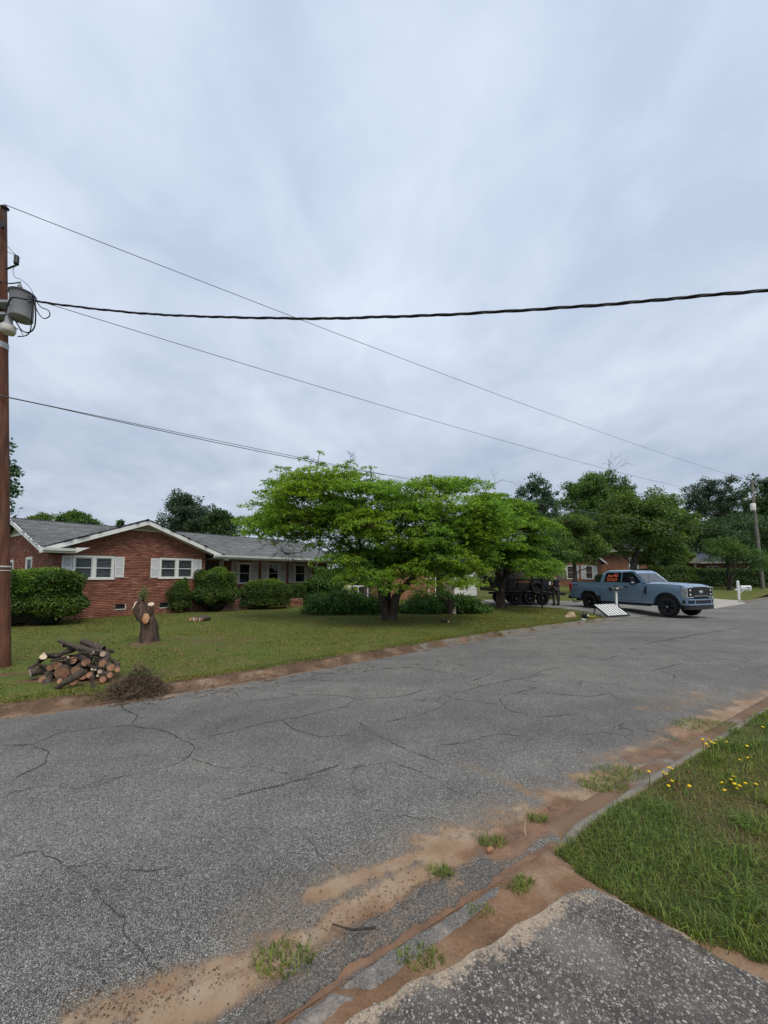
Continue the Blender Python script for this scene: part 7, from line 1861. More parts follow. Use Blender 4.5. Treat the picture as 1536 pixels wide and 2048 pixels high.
# old log with a wheelbarrow-like tangle lying by that heap
def lay_log(name, label, cat, p0, p1, r0, r1, mat, group=None, cut=None, cuts=(True, True), bend=0.0, n=10, sub=8):
    p0 = Vector(p0); p1 = Vector(p1); root = thing(name, label, cat, tuple(p0), 0, group)
    d = p1 - p0; side = d.cross(Vector((0, 0, 1))).normalized() if d.normalized().z < 0.95 else Vector((1, 0, 0)); pts = []
    rr = np.linspace(r0, r1, sub)
    for i, t in enumerate(np.linspace(0, 1, sub)): pts.append(d * t + side * bend * math.sin(PI * t) + Vector((random.gauss(0, r0 * 0.07), 0, random.gauss(0, r0 * 0.07))))
    m = MB(); m.tube(pts, [x * random.uniform(0.86, 1.1) for x in rr], n, caps=False)
    for _ in range(random.choice((0, 1, 1, 2))):
        t_ = random.uniform(0.15, 0.8); q_ = d * t_ + side * bend * math.sin(PI * t_); a_ = Vector((random.gauss(0, 1), random.gauss(0, 1), abs(random.gauss(0, 1)))).normalized(); m.tube([q_, q_ + a_ * (r0 + random.uniform(0.02, 0.06))], [r0 * 0.35, r0 * 0.22], 6)
    m.build('bark', mat, root, fix=False)
    for k, (q, nb_, r_) in enumerate(((pts[0], pts[1], rr[0]), (pts[-1], pts[-2], rr[-1]))):
        if not cuts[k]: continue
        o_ = (q - nb_).normalized(); u_ = o_.cross(Vector((0, 0, 1)) if abs(o_.z) < 0.9 else Vector((1, 0, 0))).normalized(); w_ = u_.cross(o_); tl = random.uniform(-0.25, 0.25)
        c = MB(); ring = []
        for a in range(16):
            an = 2 * PI * a / 16; f = r_ * 1.0 * random.uniform(0.94, 1.02); v = u_ * math.cos(an) * f + w_ * math.sin(an) * f
            ring.append(q + v + o_ * (0.004 + tl * v.dot(w_)))
        c.add(ring + [q + o_ * 0.006], [(i, (i + 1) % 16, 16) for i in range(16)])
        # bark-side collar so the slanted face has depth
        c.add(ring + [p - o_ * (0.05 + abs(tl) * r_ * 2) for p in ring], [(i, i + 16, (i + 1) % 16 + 16, (i + 1) % 16) for i in range(16)], mi=1)
        c.build('cut_face', [cut or M['cut'], mat], root, fix=True)
    return root
q = G(870, 1223, 0.1); q2 = G(915, 1219, 0.1)
lay_log('fallen_log', 'dark log lying on the lawn in front of the right leafy heap', 'log', q + Vector((0, 0, 0.08)), q2 + Vector((0, 0, 0.1)), 0.09, 0.1, M['bark'])
q = G(880, 1243, 0.1); q2 = G(897, 1245, 0.1)
lay_log('fallen_log', 'short dark stick lying on the shaded lawn right of the big trunk', 'log', q + Vector((0, 0, 0.04)), q2 + Vector((0, 0, 0.04)), 0.04, 0.045, M['bark'])
q = G(899, 1228, 0.1)
lay_log('log_block', 'upright pale log block in front of the right leafy heap', 'log', q + Vector((0, 0, 0.0)), q + Vector((0.02, 0, 0.62)), 0.13, 0.12, M['bark'])
q = G(905, 1228, 0.1)
lay_log('pale_slab', 'pale split slab leaning against the upright log block', 'log', q + Vector((0.06, -0.02, 0.0)), q + Vector((0.14, 0.05, 0.48)), 0.1, 0.07, M['cut_pale'], cuts=(False, True))
q = G(925, 1228, 0.1); q2 = at(882, 1194, q.y)
lay_log('propped_branch', 'long thin branch propped diagonally over the right leafy heap', 'branch', q + Vector((0, 0, 0.05)), q2, 0.06, 0.035, M['bark'])
q = G(930, 1226, 0.1)
tg = thing('twig_tangle', 'small tangle of twigs at the foot of the propped branch', 'twigs', tuple(q))
m = MB(); twigs(m, np.random.default_rng(3), (0, 0, 0.12), 9, 0.22, 0.012, 0.3, 1, 1.0); m.build('sticks', M['twig'], tg, fix=False, kind='stuff')
# ------------------------------------------------------------------ stump on the lawn
sb = G(293, 1284, 0.1); ks = sb.y / F_PX * 1.0
stump = thing('tree_stump', 'gnarled waist high tree stump with a round orange cut on its front', 'tree stump', tuple(sb))
def sp3(px, py, dy=0.0): return at(px, py, sb.y + dy) - stump.location
m = MB(); trunk_tube(m, [Vector((0, 0.05, -0.08)), Vector((0.0, 0.05, 0.45)), sp3(291, 1235, 0.05), sp3(290, 1210, 0.05)], [0.215, 0.19, 0.2, 0.13], 20, 1.25, rough=0.18)
m.tube([sp3(287, 1238, 0), sp3(277, 1222, -0.05), sp3(271, 1208, -0.05)], [0.15, 0.125, 0.09], 12); m.tube([sp3(288, 1225, 0.05), sp3(281, 1206, 0.05), sp3(281, 1196, 0.08), sp3(279, 1191, 0.08)], [0.13, 0.1, 0.075, 0.02], 12)
m.tube([sp3(296, 1228, 0), sp3(301, 1216, -0.03), sp3(302, 1209, -0.03)], [0.12, 0.085, 0.06], 10); m.tube([sp3(298, 1250, 0), sp3(302, 1238, 0), sp3(304, 1228, 0.05)], [0.1, 0.075, 0.04], 10)
m.build('bark', M['bark_stump'], stump, fix=False)
def disc(c, nrm, r, mat, parent, ell=1.0, nm='cut_face', th=0.03):
    nrm = Vector(nrm).normalized(); u_ = nrm.cross(Vector((0, 0, 1))).normalized(); w_ = u_.cross(nrm); c = Vector(c)
    ring = [c + u_ * r * math.cos(2 * PI * a / 18) * random.uniform(.95, 1.03) + w_ * r * ell * math.sin(2 * PI * a / 18) for a in range(18)]
    m = MB(); m.add(ring + [c + nrm * 0.006] + [p - nrm * th for p in ring], [(i, (i + 1) % 18, 18) for i in range(18)] + [(i, 19 + i, 19 + (i + 1) % 18, (i + 1) % 18) for i in range(18)]); return m.build(nm, mat, parent)
cst = MB(); cst.tube([sp3(291, 1237, 0.0), sp3(290.5, 1237, -0.28)], [0.11, 0.095], 14, caps=False); cst.build('cut_branch', M['bark_stump'], stump, fix=False)
disc(sp3(290.5, 1237, -0.285), (0, -1, 0.05), 0.094, M['cut'], stump, 1.35)
disc(sp3(268, 1212, -0.1), (-0.9, -0.35, 0.35), 0.1, M['cut_pale'], stump, 1.3)
disc(sp3(302, 1208, -0.05), (0.2, -0.5, 0.9), 0.075, M['cut_pale'], stump)
rgs = np.random.default_rng(77)
m = MB()
for _ in range(16): m.tube([sp3(286 + rgs.normal(0, 3), 1200, 0.05), sp3(289 + rgs.normal(0, 6), 1186 + rgs.normal(0, 5), 0.05 + rgs.normal(0, .1))], [0.006, 0.003], 4, caps=False)
sh_ = m.build('sprout_stems', M['twig'], stump, fix=False, kind='stuff')
P = np.array([tuple(sp3(288 + rgs.normal(0, 5), 1189 + rgs.normal(0, 7), 0.05 + rgs.normal(0, .1))) for _ in range(160)])
link('sprouts', leaves_mesh('sprouts', P, rdir(rgs, 160) + [0, 0, .5], rdir(rgs, 160), 0.05 * (0.6 + rgs.random(160)), 0.5), M['leaf_olive'], stump, kind='stuff')
# row of short log pieces further back on the lawn
for i, (px, lab) in enumerate(((383, 'leftmost dark log piece of the short row on the lawn'), (388, 'pale ended log piece, second of the short row on the lawn'), (394, 'middle log piece of the short row on the lawn'), (400, 'fourth log piece of the short row on the lawn'), (405, 'rightmost log piece of the short row on the lawn'))):
    q = G(px, 1243, 0.1); lay_log('log_piece', lab, 'log', q + Vector((0, -0.05, 0.09)), q + Vector((0.1, 0.35, 0.1 + 0.02 * (i % 2))), 0.07 + 0.01 * (i % 3), 0.08, M['bark_log'], 'short log pieces in a row on the lawn', M['cut_pale'] if i % 2 else M['cut_red'])
# ------------------------------------------------------------------ log heap by the pole
LG = 'cut logs heaped beside the utility pole'
# (px, py, r_px, (dx, dy, dz), length, cut material, label)
LOGS = [(61, 1345, 8, (0.95, 0.85, -0.02), 0.95, 'cut_pale', 'log pointing left with a pale ringed end at the far left of the heap'),
 (124, 1289, 4.3, (1.1, 0.8, -0.3), 0.95, 'cut_pale', 'topmost log of the heap with a small pale end'),
 (87, 1310, 5, (0.55, 0.75, -0.25), 0.7, 'cut_pale', 'log with a broken pale end high on the left of the heap'),
 (128, 1317, 5.4, (0.35, 0.9, -0.1), 0.9, 'cut', 'log left of centre just above the red oval cut'),
 (146, 1321, 6.6, (0.1, 0.98, -0.12), 1.0, 'cut', 'log with a round tan end in the upper middle of the heap'),
 (172, 1325, 7.6, (-0.3, 0.93, 0.12), 0.95, 'cut', 'mossy log with a clean round end at the heart of the heap'),
 (184, 1306, 4.0, (-0.5, 0.85, 0.1), 0.9, 'cut_pale', 'slim log with a pale end near the top right of the heap'),
 (206, 1308, 5.2, (-0.55, 0.82, 0.12), 1.0, 'cut_pale', 'log with a pale round end at the upper right of the heap'),
 (114, 1331, 9, (0.3, 0.9, 0.0), 0.85, 'cut_red', 'log with a red oval slanted cut left of the biggest one'),
 (124, 1346, 13, (0.2, 0.97, 0.02), 1.0, 'cut_red', 'biggest log of the heap with a wide red heartwood face'),
 (151, 1342, 9, (0.05, 0.95, 0.1), 0.95, 'cut_red', 'thick log with a dull brown face beside the biggest one'),
 (205, 1327, 7, (-0.15, 0.95, 0.05), 0.9, 'cut_red', 'dark ended log under the upper right pale log'),
 (221, 1335, 7, (-0.35, 0.92, 0.05), 0.9, 'cut_red', 'log with a pink round end at the right of the heap'),
 (235, 1339, 4.6, (-0.3, 0.94, 0.05), 0.8, 'cut_red', 'rightmost log of the heap with a small red end'),
 (185, 1338, 3, (-0.1, 0.98, 0.1), 0.7, 'cut_pale', 'thin pale ended branch left of two others below the heart log'),
 (190.5, 1339, 2.6, (0.05, 0.98, 0.1), 0.7, 'cut_pale', 'thinnest branch end squeezed between pale branch ends'),
 (200, 1343, 4.2, (-0.1, 0.96, 0.08), 0.8, 'cut_pale', 'branch with a whitish end right of centre in the heap'),
 (195, 1351, 2.7, (0.1, 0.98, 0.02), 0.6, 'cut_pale', 'lowest little pale branch end right of centre in the heap'),
 (179, 1350, 5.6, (0.1, 0.97, 0.0), 0.8, 'cut_red', 'reddish log end behind the upright mossy stick'),
 (219, 1350, 5.5, (-0.55, 0.8, 0.0), 0.8, 'cut_red', 'low log with a red end at the right foot of the heap'),
 (120, 1369, 5.5, (-0.3, 0.9, 0.1), 0.6, 'cut', 'short log with an orange end on the grass below the biggest one'),
 (145, 1381, 6.2, (-0.35, 0.9, 0.02), 0.5, 'cut', 'short orange ended log nearest the kerb'),
 (100, 1335, 6, (0.3, 0.95, -0.05), 0.9, 'cut_red', 'half hidden log between the left pale end and the red oval cut'),
 (165, 1352, 7, (0.0, 1, 0.02), 0.8, 'cut_red', 'shadowed log low in the middle of the heap'),
 (205, 1362, 6, (-0.1, 0.98, 0.02), 0.8, 'cut_red', 'shadowed log under the pile at the right'),
 (85, 1362, 7, (0.3, 0.9, 0.02), 0.8, 'cut_red', 'shadowed log under the pile at the left')]
random.seed(21)
for (px, py, rp, d, ln, cm_, lab) in LOGS:
    Yf = 6.15 + (1385 - py) / 100 * 0.62
    p = at(px, py, Yf); r_ = rp * Yf / F_PX * 1.0
    d = (Vector(d) + Vector((-0.5, 0, 0))).normalized(); e_ = p + d * ln * 0.85
    p.z = max(p.z, 0.1 + r_ * 0.9); e_.z = max(e_.z, 0.1 + r_)
    lay_log('cut_log', lab, 'log', p, e_, r_, r_ * random.uniform(0.85, 1.1), M['bark_log'], LG, M[cm_], bend=random.uniform(-0.05, 0.05), n=12)
def px_log(lab, a, b, ra, rb, Ya, Yb, bend=0.0, cuts=(True, True), cm_='cut_pale', name='cut_branch'):
    lay_log(name, lab, 'branch', at(*a, Ya), at(*b, Yb), ra, rb, M['bark_log'], LG, M[cm_], cuts, bend, 10, 9)
px_log('crooked branch lying across the front foot of the heap', (104, 1382), (168, 1343), 0.035, 0.06, 6.05, 6.15, 0.09)
px_log('upright mossy stick standing in front of the heap', (188, 1382), (184, 1352), 0.022, 0.03, 6.1, 6.15)
px_log('log leaning on the left foot of the heap', (91, 1378), (98, 1348), 0.075, 0.07, 6.2, 6.5)
px_log('curved branch drooping off the left side of the heap', (57, 1338), (86, 1314), 0.025, 0.05, 6.5, 6.55, -0.1, (False, True))
px_log('long dark branch lying over the top of the heap', (118, 1281), (205, 1308), 0.03, 0.06, 6.7, 6.75, 0.05, (False, False))
px_log('mossy branch sloping down the upper right of the heap', (163, 1281), (207, 1300), 0.05, 0.065, 6.75, 6.8, 0.0, (False, False))
px_log('short dark branch poking up left of the top', (112, 1312), (150, 1296), 0.03, 0.06, 6.6, 6.8, 0.02, (True, False))
random.seed(33)
for i in range(16):
    px, py = random.uniform(100, 215), random.uniform(1292, 1336); py += abs(px - 160) * 0.25; a = random.uniform(-0.5, 0.5) + (PI if random.random() < 0.4 else 0); ln = random.uniform(20, 44)
    if True: lay_log('thin_branch', 'thin dark branch tangled among the upper logs of the heap', 'branch', at(px, py, random.uniform(6.35, 6.8)), at(px + ln * math.cos(a), py + ln * math.sin(a) * 0.7, random.uniform(6.35, 6.9)), random.uniform(0.012, 0.028), random.uniform(0.008, 0.02), M['bark'], 'thin branches tangled in the log heap', M['cut_pale'], (random.random() < 0.5, False), random.uniform(-0.08, 0.08), 7, 7)
# dry brush heap spilling over the kerb
rgb = np.random.default_rng(88); c = G(256, 1385, 0.08); br_h = thing('brush_heap', 'heap of dry tangled twigs spilling over the kerb onto the road', 'brush', (c.x, c.y + 0.12, 0.0), R(10))
m = MB(); m2 = MB()
for i in range(820):
    a = rgb.random() * 2 * PI; q_ = math.sqrt(rgb.random()); t = 1 - q_
    p = Vector((q_ * math.cos(a) * 0.50 + 0.12 * t, q_ * math.sin(a) * 0.30, 0.02 + 0.56 * t ** 1.4 * rgb.random() ** 0.6)); p.z += 0.06 if p.y > 0 else 0.0
    d = Vector(rgb.normal(0, 1, 3)); d.z *= 0.45; d.normalize(); ln = rgb.uniform(0.08, 0.36) * (1 if i % 12 else 1.7); r_ = rgb.uniform(0.002, 0.006) * (1.5 if i % 11 == 0 else 1)
    s2 = Vector(rgb.normal(0, 0.03, 3)); pts = [p - d * ln * 0.5, p - d * ln * 0.15 + s2, p + d * ln * 0.2 - s2, p + d * ln * 0.5]
    for v in pts: v.z = max(v.z, 0.015)
    (m if i % 3 else m2).tube(pts, [r_, r_ * 0.9, r_ * 0.8, r_ * 0.5], 4, caps=False)
br_h.scale = (0.88, 0.9, 0.9); m.build('twigs', M['twig'], br_h, fix=False, kind='stuff'); m2.build('dark_twigs', M['bark'], br_h, fix=False, kind='stuff')
kc = MB(); bm = bmesh.new(); bmesh.ops.create_icosphere(bm, subdivisions=3, radius=1)
for v in bm.verts: f = 1 + 0.15 * math.sin(v.co.x * 9) * math.sin(v.co.y * 8 + 1) + random.uniform(-.08, .08); v.co = Vector((v.co.x * 0.26 * f + 0.05, v.co.y * 0.15 * f, max(0, v.co.z) ** 1.6 * 0.17 * f + 0.0))
me = bpy.data.meshes.new('rotted_core'); bm.to_mesh(me); bm.free(); link('rotted_core', me, M['twig'], br_h, kind='stuff')
# twigs scattered along the road edge and one heap edge
rgt = np.random.default_rng(9); m = MB()
for (px, py, n_, sx, sy) in ((300, 1395, 40, 60, 12), (420, 1385, 26, 90, 14), (560, 1360, 18, 80, 12), (700, 1335, 16, 80, 14), (900, 1335, 10, 60, 14), (240, 1405, 30, 40, 8)):
    for _ in range(n_):
        q = G(px + rgt.normal(0, sx * 0.5), py + rgt.normal(0, sy * 0.5)); z = roadz(q.x, q.y) + 0.008; a = rgt.random() * PI; ln = rgt.uniform(0.04, 0.22)
        d = Vector((math.cos(a), math.sin(a), 0)) * ln; q.z = z; m.tube([q - d * 0.5, q + Vector((rgt.normal(0, .02), rgt.normal(0, .02), 0.006)), q + d * 0.5], [0.004, 0.005, 0.003], 4, caps=False)
tag(m.build('road_twigs', M['twig'], fix=False, kind='stuff'), 'thin twigs strewn along the far edge of the road', 'twigs')

# ================================================================== GRASS, WEEDS, FLOWERS
def blades(rg, X, Y, Z, h, w, lean=0.5, seg=2):
    n = len(X); a = rg.random(n) * 2 * PI; d = np.stack([np.cos(a), np.sin(a), np.zeros(n)], 1); s_ = np.stack([-np.sin(a), np.cos(a), np.zeros(n)], 1)
    b = np.stack([X, Y, Z], 1); ln = lean * (0.4 + rg.random(n)) * h
    v = [b - s_ * w[:, None] / 2, b + s_ * w[:, None] / 2]
    m_ = b + d * (ln * 0.35)[:, None] + np.array([0, 0, 1]) * (h * 0.62)[:, None]
    t = b + d * ln[:, None] + np.array([0, 0, 1]) * (h * np.clip(1 - 0.35 * lean, 0.3, 1))[:, None]
    v += [m_ - s_ * w[:, None] * 0.38, m_ + s_ * w[:, None] * 0.38, t]
    V = np.stack(v, 1).reshape(-1, 3); k = (np.arange(n) * 5)[:, None]
    Fc = np.concatenate([k + np.array([[0, 1, 3]]), k + np.array([[0, 3, 2]]), k + np.array([[2, 3, 4]])], 1).reshape(-1, 3)
    return V, Fc
rgg = np.random.default_rng(55)
def near_grass(n, dens, hs, ws, mat, seed, name, label, lean=0.9, ymax=13.0):
    rg = np.random.default_rng(seed)
    # sample with more blades close to the camera
    r_ = 1.8 + (ymax - 1.8) * rg.random(n) ** 1.9; th = np.arctan2(1, 0.2) - rg.random(n) * 1.22 + 0.05
    X = r_ * np.cos(th); Y = r_ * np.sin(th)
    ok = turf_mask(X, Y) & (rg.random(n) < dens(X, Y))
    X, Y = X[ok], Y[ok]; far_ = np.hypot(X, Y)
    h = hs * (0.45 + 0.9 * rg.random(len(X))) * (0.7 + 0.6 * vnoise(X, Y, 2.0, seed)); w = ws * (0.7 + 0.6 * rg.random(len(X))) * (0.75 + 0.09 * far_)
    V, Fc = blades(rg, X, Y, gz(X, Y) - 0.003, h, w, lean)
    link(name, np_mesh(name, V, Fc), mat, None, label, 'grass', None, 'stuff')
patch = lambda X, Y: np.clip(1.15 - 0.9 * sstep(0.52, 0.85, vnoise(X, Y, 1.3, 33)) - 0.45 * sstep(0.5, 0.75, vnoise(X, Y, 3.7, 34)), 0.08, 1)
edge_g = lambda X, Y: np.clip(1.2 - 0.55 * (fN(sn(X, Y)[0]) - sn(X, Y)[1]), 0.25, 1) * patch(X, Y)
near_grass(260000, edge_g, 0.05, 0.0042, M['blade'], 61, 'grass', 'green blades of grass growing on the near right verge')
near_grass(170000, lambda X, Y: 0.3 + 0.75 * sstep(0.4, 0.75, vnoise(X, Y, 1.3, 33)), 0.035, 0.0032, M['blade_dry'], 62, 'dry_grass', 'dry straw coloured blades among the near verge grass', 1.5)
# clumps of taller, darker crabgrass in the verge
rgc = np.random.default_rng(64); cc = []
while len(cc) < 90:
    x, y = 1.05 + 6 * rgc.random() ** 1.3, 2.0 + 5 * rgc.random() ** 1.3
    if turf_mask(np.array([x]), np.array([y]))[0]: cc.append((x, y))
cc = np.array(cc); k_ = rgc.integers(0, len(cc), 9000); X = cc[k_, 0] + rgc.normal(0, 0.055, 9000); Y = cc[k_, 1] + rgc.normal(0, 0.055, 9000)
V, Fc = blades(rgc, X, Y, gz(X, Y), 0.10 * (0.4 + 0.8 * rgc.random(9000)), np.full(9000, 0.0055), 1.1); link('crabgrass', np_mesh('crabgrass', V, Fc), M['blade'], None, 'taller clumps of crabgrass in the near right verge', 'grass', None, 'stuff')
# far lawn: short turf in front of the house
rgl = np.random.default_rng(65); n = 185000
S_ = -3.0 + 22 * rgl.random(n); T_ = 0.5 + 13.5 * rgl.random(n) ** 1.35; N2 = fF(S_) + T_; X, Y = xy(S_, N2)
dd = l_dirt(X, Y, S_, N2) + 0.5 * (vnoise(X, Y, 2.2, 71) - 0.5) + 0.3 * (vnoise(X, Y, 9, 72) - 0.5)
ok = (dd < 0.42) & (rgl.random(n) < 0.35 + 0.65 * vnoise(X, Y, 0.8, 73)); ok &= ~((X > 9.0) & (Y > 15)); X, Y = X[ok], Y[ok]
V, Fc = blades(rgl, X, Y, gz(X, Y) - 0.004, 0.035 * (0.5 + 0.9 * rgl.random(len(X))), 0.006 + 0.0006 * np.hypot(X, Y), 0.9)
link('lawn_grass', np_mesh('lawn_grass', V, Fc), M['blade_lawn'], None, 'short grass of the lawn in front of the brick house', 'grass', None, 'stuff')
# fallen brown leaves
rgd = np.random.default_rng(66); PX = []
for (px, py, sx, sy, n_) in ((180, 1243, 38, 5, 190), (420, 1225, 40, 3, 90), (300, 1300, 60, 12, 60), (560, 1215, 50, 3, 50), (776, 1246, 40, 6, 50), (1360, 1560, 30, 14, 10), (1150, 1245, 30, 5, 30), (450, 1290, 160, 25, 90), (800, 1270, 140, 12, 60)):
    for _ in range(n_):
        q = G(px + rgd.normal(0, sx), py + rgd.normal(0, sy), 0.1); PX.append((q.x, q.y, gzf(q.x, q.y) + 0.012 + 0.01 * rgd.random()))
P = np.array(PX); n = len(P); A = rdir(rgd, n); A[:, 2] *= 0.3; N_ = rdir(rgd, n) * 0.4 + [0, 0, 1]
link('fallen_leaves', leaves_mesh('fallen_leaves', P, A, N_, 0.055 * (0.6 + 0.8 * rgd.random(n)), 0.6), M['leaf_dead'], None, 'brown fallen leaves scattered on the lawns and beds', 'leaves', None, 'stuff')
# weeds rooted in the gutter sand
WEEDS = [(565, 1917, 0.12, 0.048, 240, 'broad grassy weed clump in the road edge sand near the bottom'), (842, 1920, 0.085, 0.038, 140, 'dry edged weed on the sand strip beside the driveway'), (1036, 1778, 0.05, 0.04, 80, 'lower of two tiny weeds on the sand by the verge tip'),
         (1046, 1762, 0.05, 0.04, 80, 'upper of two tiny weeds on the sand by the verge tip'), (963, 1822, 0.06, 0.03, 60, 'sparse weed in the middle of the sand strip'), (880, 1742, 0.07, 0.05, 110, 'weed at the road edge beside the asphalt ramp end'),
         (985, 1682, 0.08, 0.05, 120, 'weed on dark soil left of the upright stick'), (1075, 1636, 0.06, 0.05, 100, 'small bright weed right of the upright stick'), (1205, 1570, 0.17, 0.065, 300, 'dark grassy clump in the gutter below the yellow green one'),
         (1240, 1547, 0.20, 0.065, 320, 'yellow green grass clump in the gutter'), (1412, 1450, 0.32, 0.07, 420, 'largest grass clump in the gutter near the right edge'), (1355, 1478, 0.2, 0.03, 120, 'thin patch of weeds on the soil of the gutter')]
rgw2 = np.random.default_rng(67)
for (px, py, r_, h_, n_, lab) in WEEDS:
    q = G(px, py, 0.02); z0 = max(roadz(q.x, q.y), gzf(q.x, q.y)); t = thing('weed_clump', lab, 'weed', (q.x, q.y, z0), 0, 'weeds in the gutter sand')
    a = rgw2.random(n_) * 2 * PI; rr = r_ * np.sqrt(rgw2.random(n_)); X = rr * np.cos(a) * 1.25; Y = rr * np.sin(a) * 0.7
    V, Fc = blades(rgw2, X, Y, np.full(n_, -0.004), h_ * (0.4 + 0.8 * rgw2.random(n_)), np.full(n_, 0.0048), 1.2); link('blades', np_mesh('blades', V, Fc), M['blade'], t, kind='stuff')
# yellow flowers on thin stems
FL = [((1408, 1478), 50), ((1415, 1487), 46), ((1420, 1478), 55), ((1425, 1483), 50), ((1431, 1486), 46), ((1419, 1493), 40), ((1435, 1480), 52)]
FL2 = [((1299, 1543), 30), ((1340, 1535), 40), ((1345, 1537), 38), ((1328, 1545), 32), ((1333, 1548), 30), ((1345, 1562), 26), ((1338, 1572), 20), ((1380, 1572), 24)]
FL3 = [((1470, 1568), 16), ((1445, 1566), 16), ((1463, 1560), 16), ((1480, 1572), 16), ((1492, 1567), 16), ((1450, 1581), 16), ((1513, 1569), 16), ((1475, 1578), 14), ((1468, 1554), 14)]
FL4 = [((1497, 1516), 16), ((1495, 1492), 18), ((1480, 1520), 14), ((1532, 1418), 16), ((1526, 1454), 14), ((1455, 1484), 20)]
proto = None
for grp_, lab in ((FL, 'yellow flower on a tall stem in the dense cluster by the kerb'), (FL2, 'yellow flower in the loose cluster over bare soil by the kerb'), (FL3, 'yellow flower low in the grass at the right edge, lower cluster'), (FL4, 'yellow flower standing alone in the grass near the right edge')):
    for (px, py), hp in grp_:
        b = G(px, py + hp, 0.09); b.z = gzf(b.x, b.y); hd = at(px, py, b.y); hgt = max(0.06, hd.z - b.z)
        if proto is None:
            fl = thing('yellow_flower', lab, 'flower', tuple(b), 0, lab.replace('yellow flower', 'yellow flowers'))
            m = MB(); m.tube([(0, 0, 0), (0.006, 0, 0.55), (0.0, 0, 0.97)], [0.0035, 0.003, 0.0028], 5); m.build('stem', M['blade'], fl)
            m = MB(); m.lathe([(0.0, 0.0), (0.008, 0.004), (0.02, 0.012), (0.021, 0.016), (0.012, 0.02), (0.0, 0.021)], c=(0, 0, 0), n=12)
            for k in range(12):
                a = 2 * PI * k / 12; ca, sa = math.cos(a), math.sin(a); m.add([(0.006 * ca, 0.006 * sa, 0.012), (0.018 * ca - 0.006 * sa, 0.018 * sa + 0.006 * ca, 0.014), (0.027 * ca, 0.027 * sa, 0.010), (0.018 * ca + 0.006 * sa, 0.018 * sa - 0.006 * ca, 0.014)], [(0, 1, 2, 3)])
            h_ = m.build('flower_head', M['yellow'], fl, fix=False); h_.location = (0, 0, 0.96); h_.scale = (0.56, 0.56, 0.56); proto = fl
        else:
            fl = proto.copy(); col.objects.link(fl); fl['label'] = lab; fl['group'] = lab.replace('yellow flower', 'yellow flowers'); fl.location = tuple(b)
            for ch in proto.children: c_ = ch.copy(); col.objects.link(c_); c_.parent = fl
        st_ = [c_ for c_ in col.objects if c_.parent == fl and c_.name.startswith('stem')][0]; st_.scale = (1, 1, hgt)
        hd_o = [c_ for c_ in col.objects if c_.parent == fl and c_.name.startswith('flower_head')][0]; hd_o.location = (0, 0, hgt * 0.965); hd_o.rotation_euler = (random.uniform(-.3, .3), random.uniform(-.3, .3), 0)
# loose bits: sticks, a brick chip, stones in the gutter
def stick(label, pts, r, mat='bark'):
    p0 = pts[0]; t = thing('stick', label, 'stick', tuple(p0)); m = MB(); m.tube([p - p0 for p in pts], [r, r * 0.9, r * 0.6][:len(pts)] if len(pts) == 3 else r, 6); m.build('wood', M[mat], t); return t
stick('dark twig lying on the orange sand beside the asphalt ramp', [G(752, 1855, .05) , G(705, 1860, .06), G(665, 1848, .04)], 0.006)
stick('pale stick standing upright in the gutter soil', [G(1051, 1672, 0.0), at(1049, 1655, G(1051, 1672, 0).y), at(1051, 1641, G(1051, 1672, 0).y)], 0.0045, 'cut_pale')
bc = thing('brick_chip', 'small broken brick chip in the gutter by the ramp end', 'brick', tuple(G(980, 1702, 0.02)), 0.5)
m = MB(); m.box((0, 0, 0.012), (0.05, 0.026, 0.016), taper=0.75); m.build('chip', M['brick2'], bc, bevel=0.003)
rgp = np.random.default_rng(68); pv = []; pf_ = []
def pebbles(n_, fn, smin, smax, mat, name, label):
    Vs = []; Fs = []; b = 0
    ico = np.array([(0, 0, 1), (.89, 0, .45), (.28, .85, .45), (-.72, .53, .45), (-.72, -.53, .45), (.28, -.85, .45), (.72, .53, -.45), (-.28, .85, -.45), (-.89, 0, -.45), (-.28, -.85, -.45), (.72, -.53, -.45), (0, 0, -1)])
    fi = np.array([(0, 1, 2), (0, 2, 3), (0, 3, 4), (0, 4, 5), (0, 5, 1), (1, 6, 2), (2, 7, 3), (3, 8, 4), (4, 9, 5), (5, 10, 1), (2, 6, 7), (3, 7, 8), (4, 8, 9), (5, 9, 10), (1, 10, 6)])
    for _ in range(n_):
        q = fn(); s_ = smin + (smax - smin) * rgp.random() ** 2.5; sc = s_ * np.array([1, 0.7 + 0.3 * rgp.random(), 0.55]); a = rgp.random() * 6.28
        v = ico * sc * (1 + rgp.normal(0, 0.12, (12, 1))); v = np.stack([v[:, 0] * math.cos(a) - v[:, 1] * math.sin(a), v[:, 0] * math.sin(a) + v[:, 1] * math.cos(a), v[:, 2]], 1)
        Vs.append(v + np.array([q.x, q.y, q.z + s_ * 0.2])); Fs.append(fi + b); b += 12
    link(name, np_mesh(name, np.concatenate(Vs), np.concatenate(Fs), True), mat, None, label, 'gravel', None, 'stuff')
def on_drive():
    i = rgp.integers(20, 130); j = rgp.integers(2, 108); p = P_drive[i, j] + rgp.normal(0, 0.01, 3) * [1, 1, 0]; return Vector(p)
P_drive = np.array(driveway.data.vertices[0].co) if False else np.array([v.co[:] for v in driveway.data.vertices]).reshape(130, -1, 3)
M['pebble'] = (lambda t: (t.base(t.ramp(t.island(), [(0, (0.13, 0.12, 0.11)), (0.5, (0.2, 0.185, 0.165)), (1, (0.36, 0.335, 0.295))]), 0.8, 0.3), t.m)[1])(NT('loose pebbles'))
pebbles(3500, on_drive, 0.002, 0.0065, M['pebble'], 'driveway_pebbles', 'pale pebbles standing proud of the near driveway concrete')
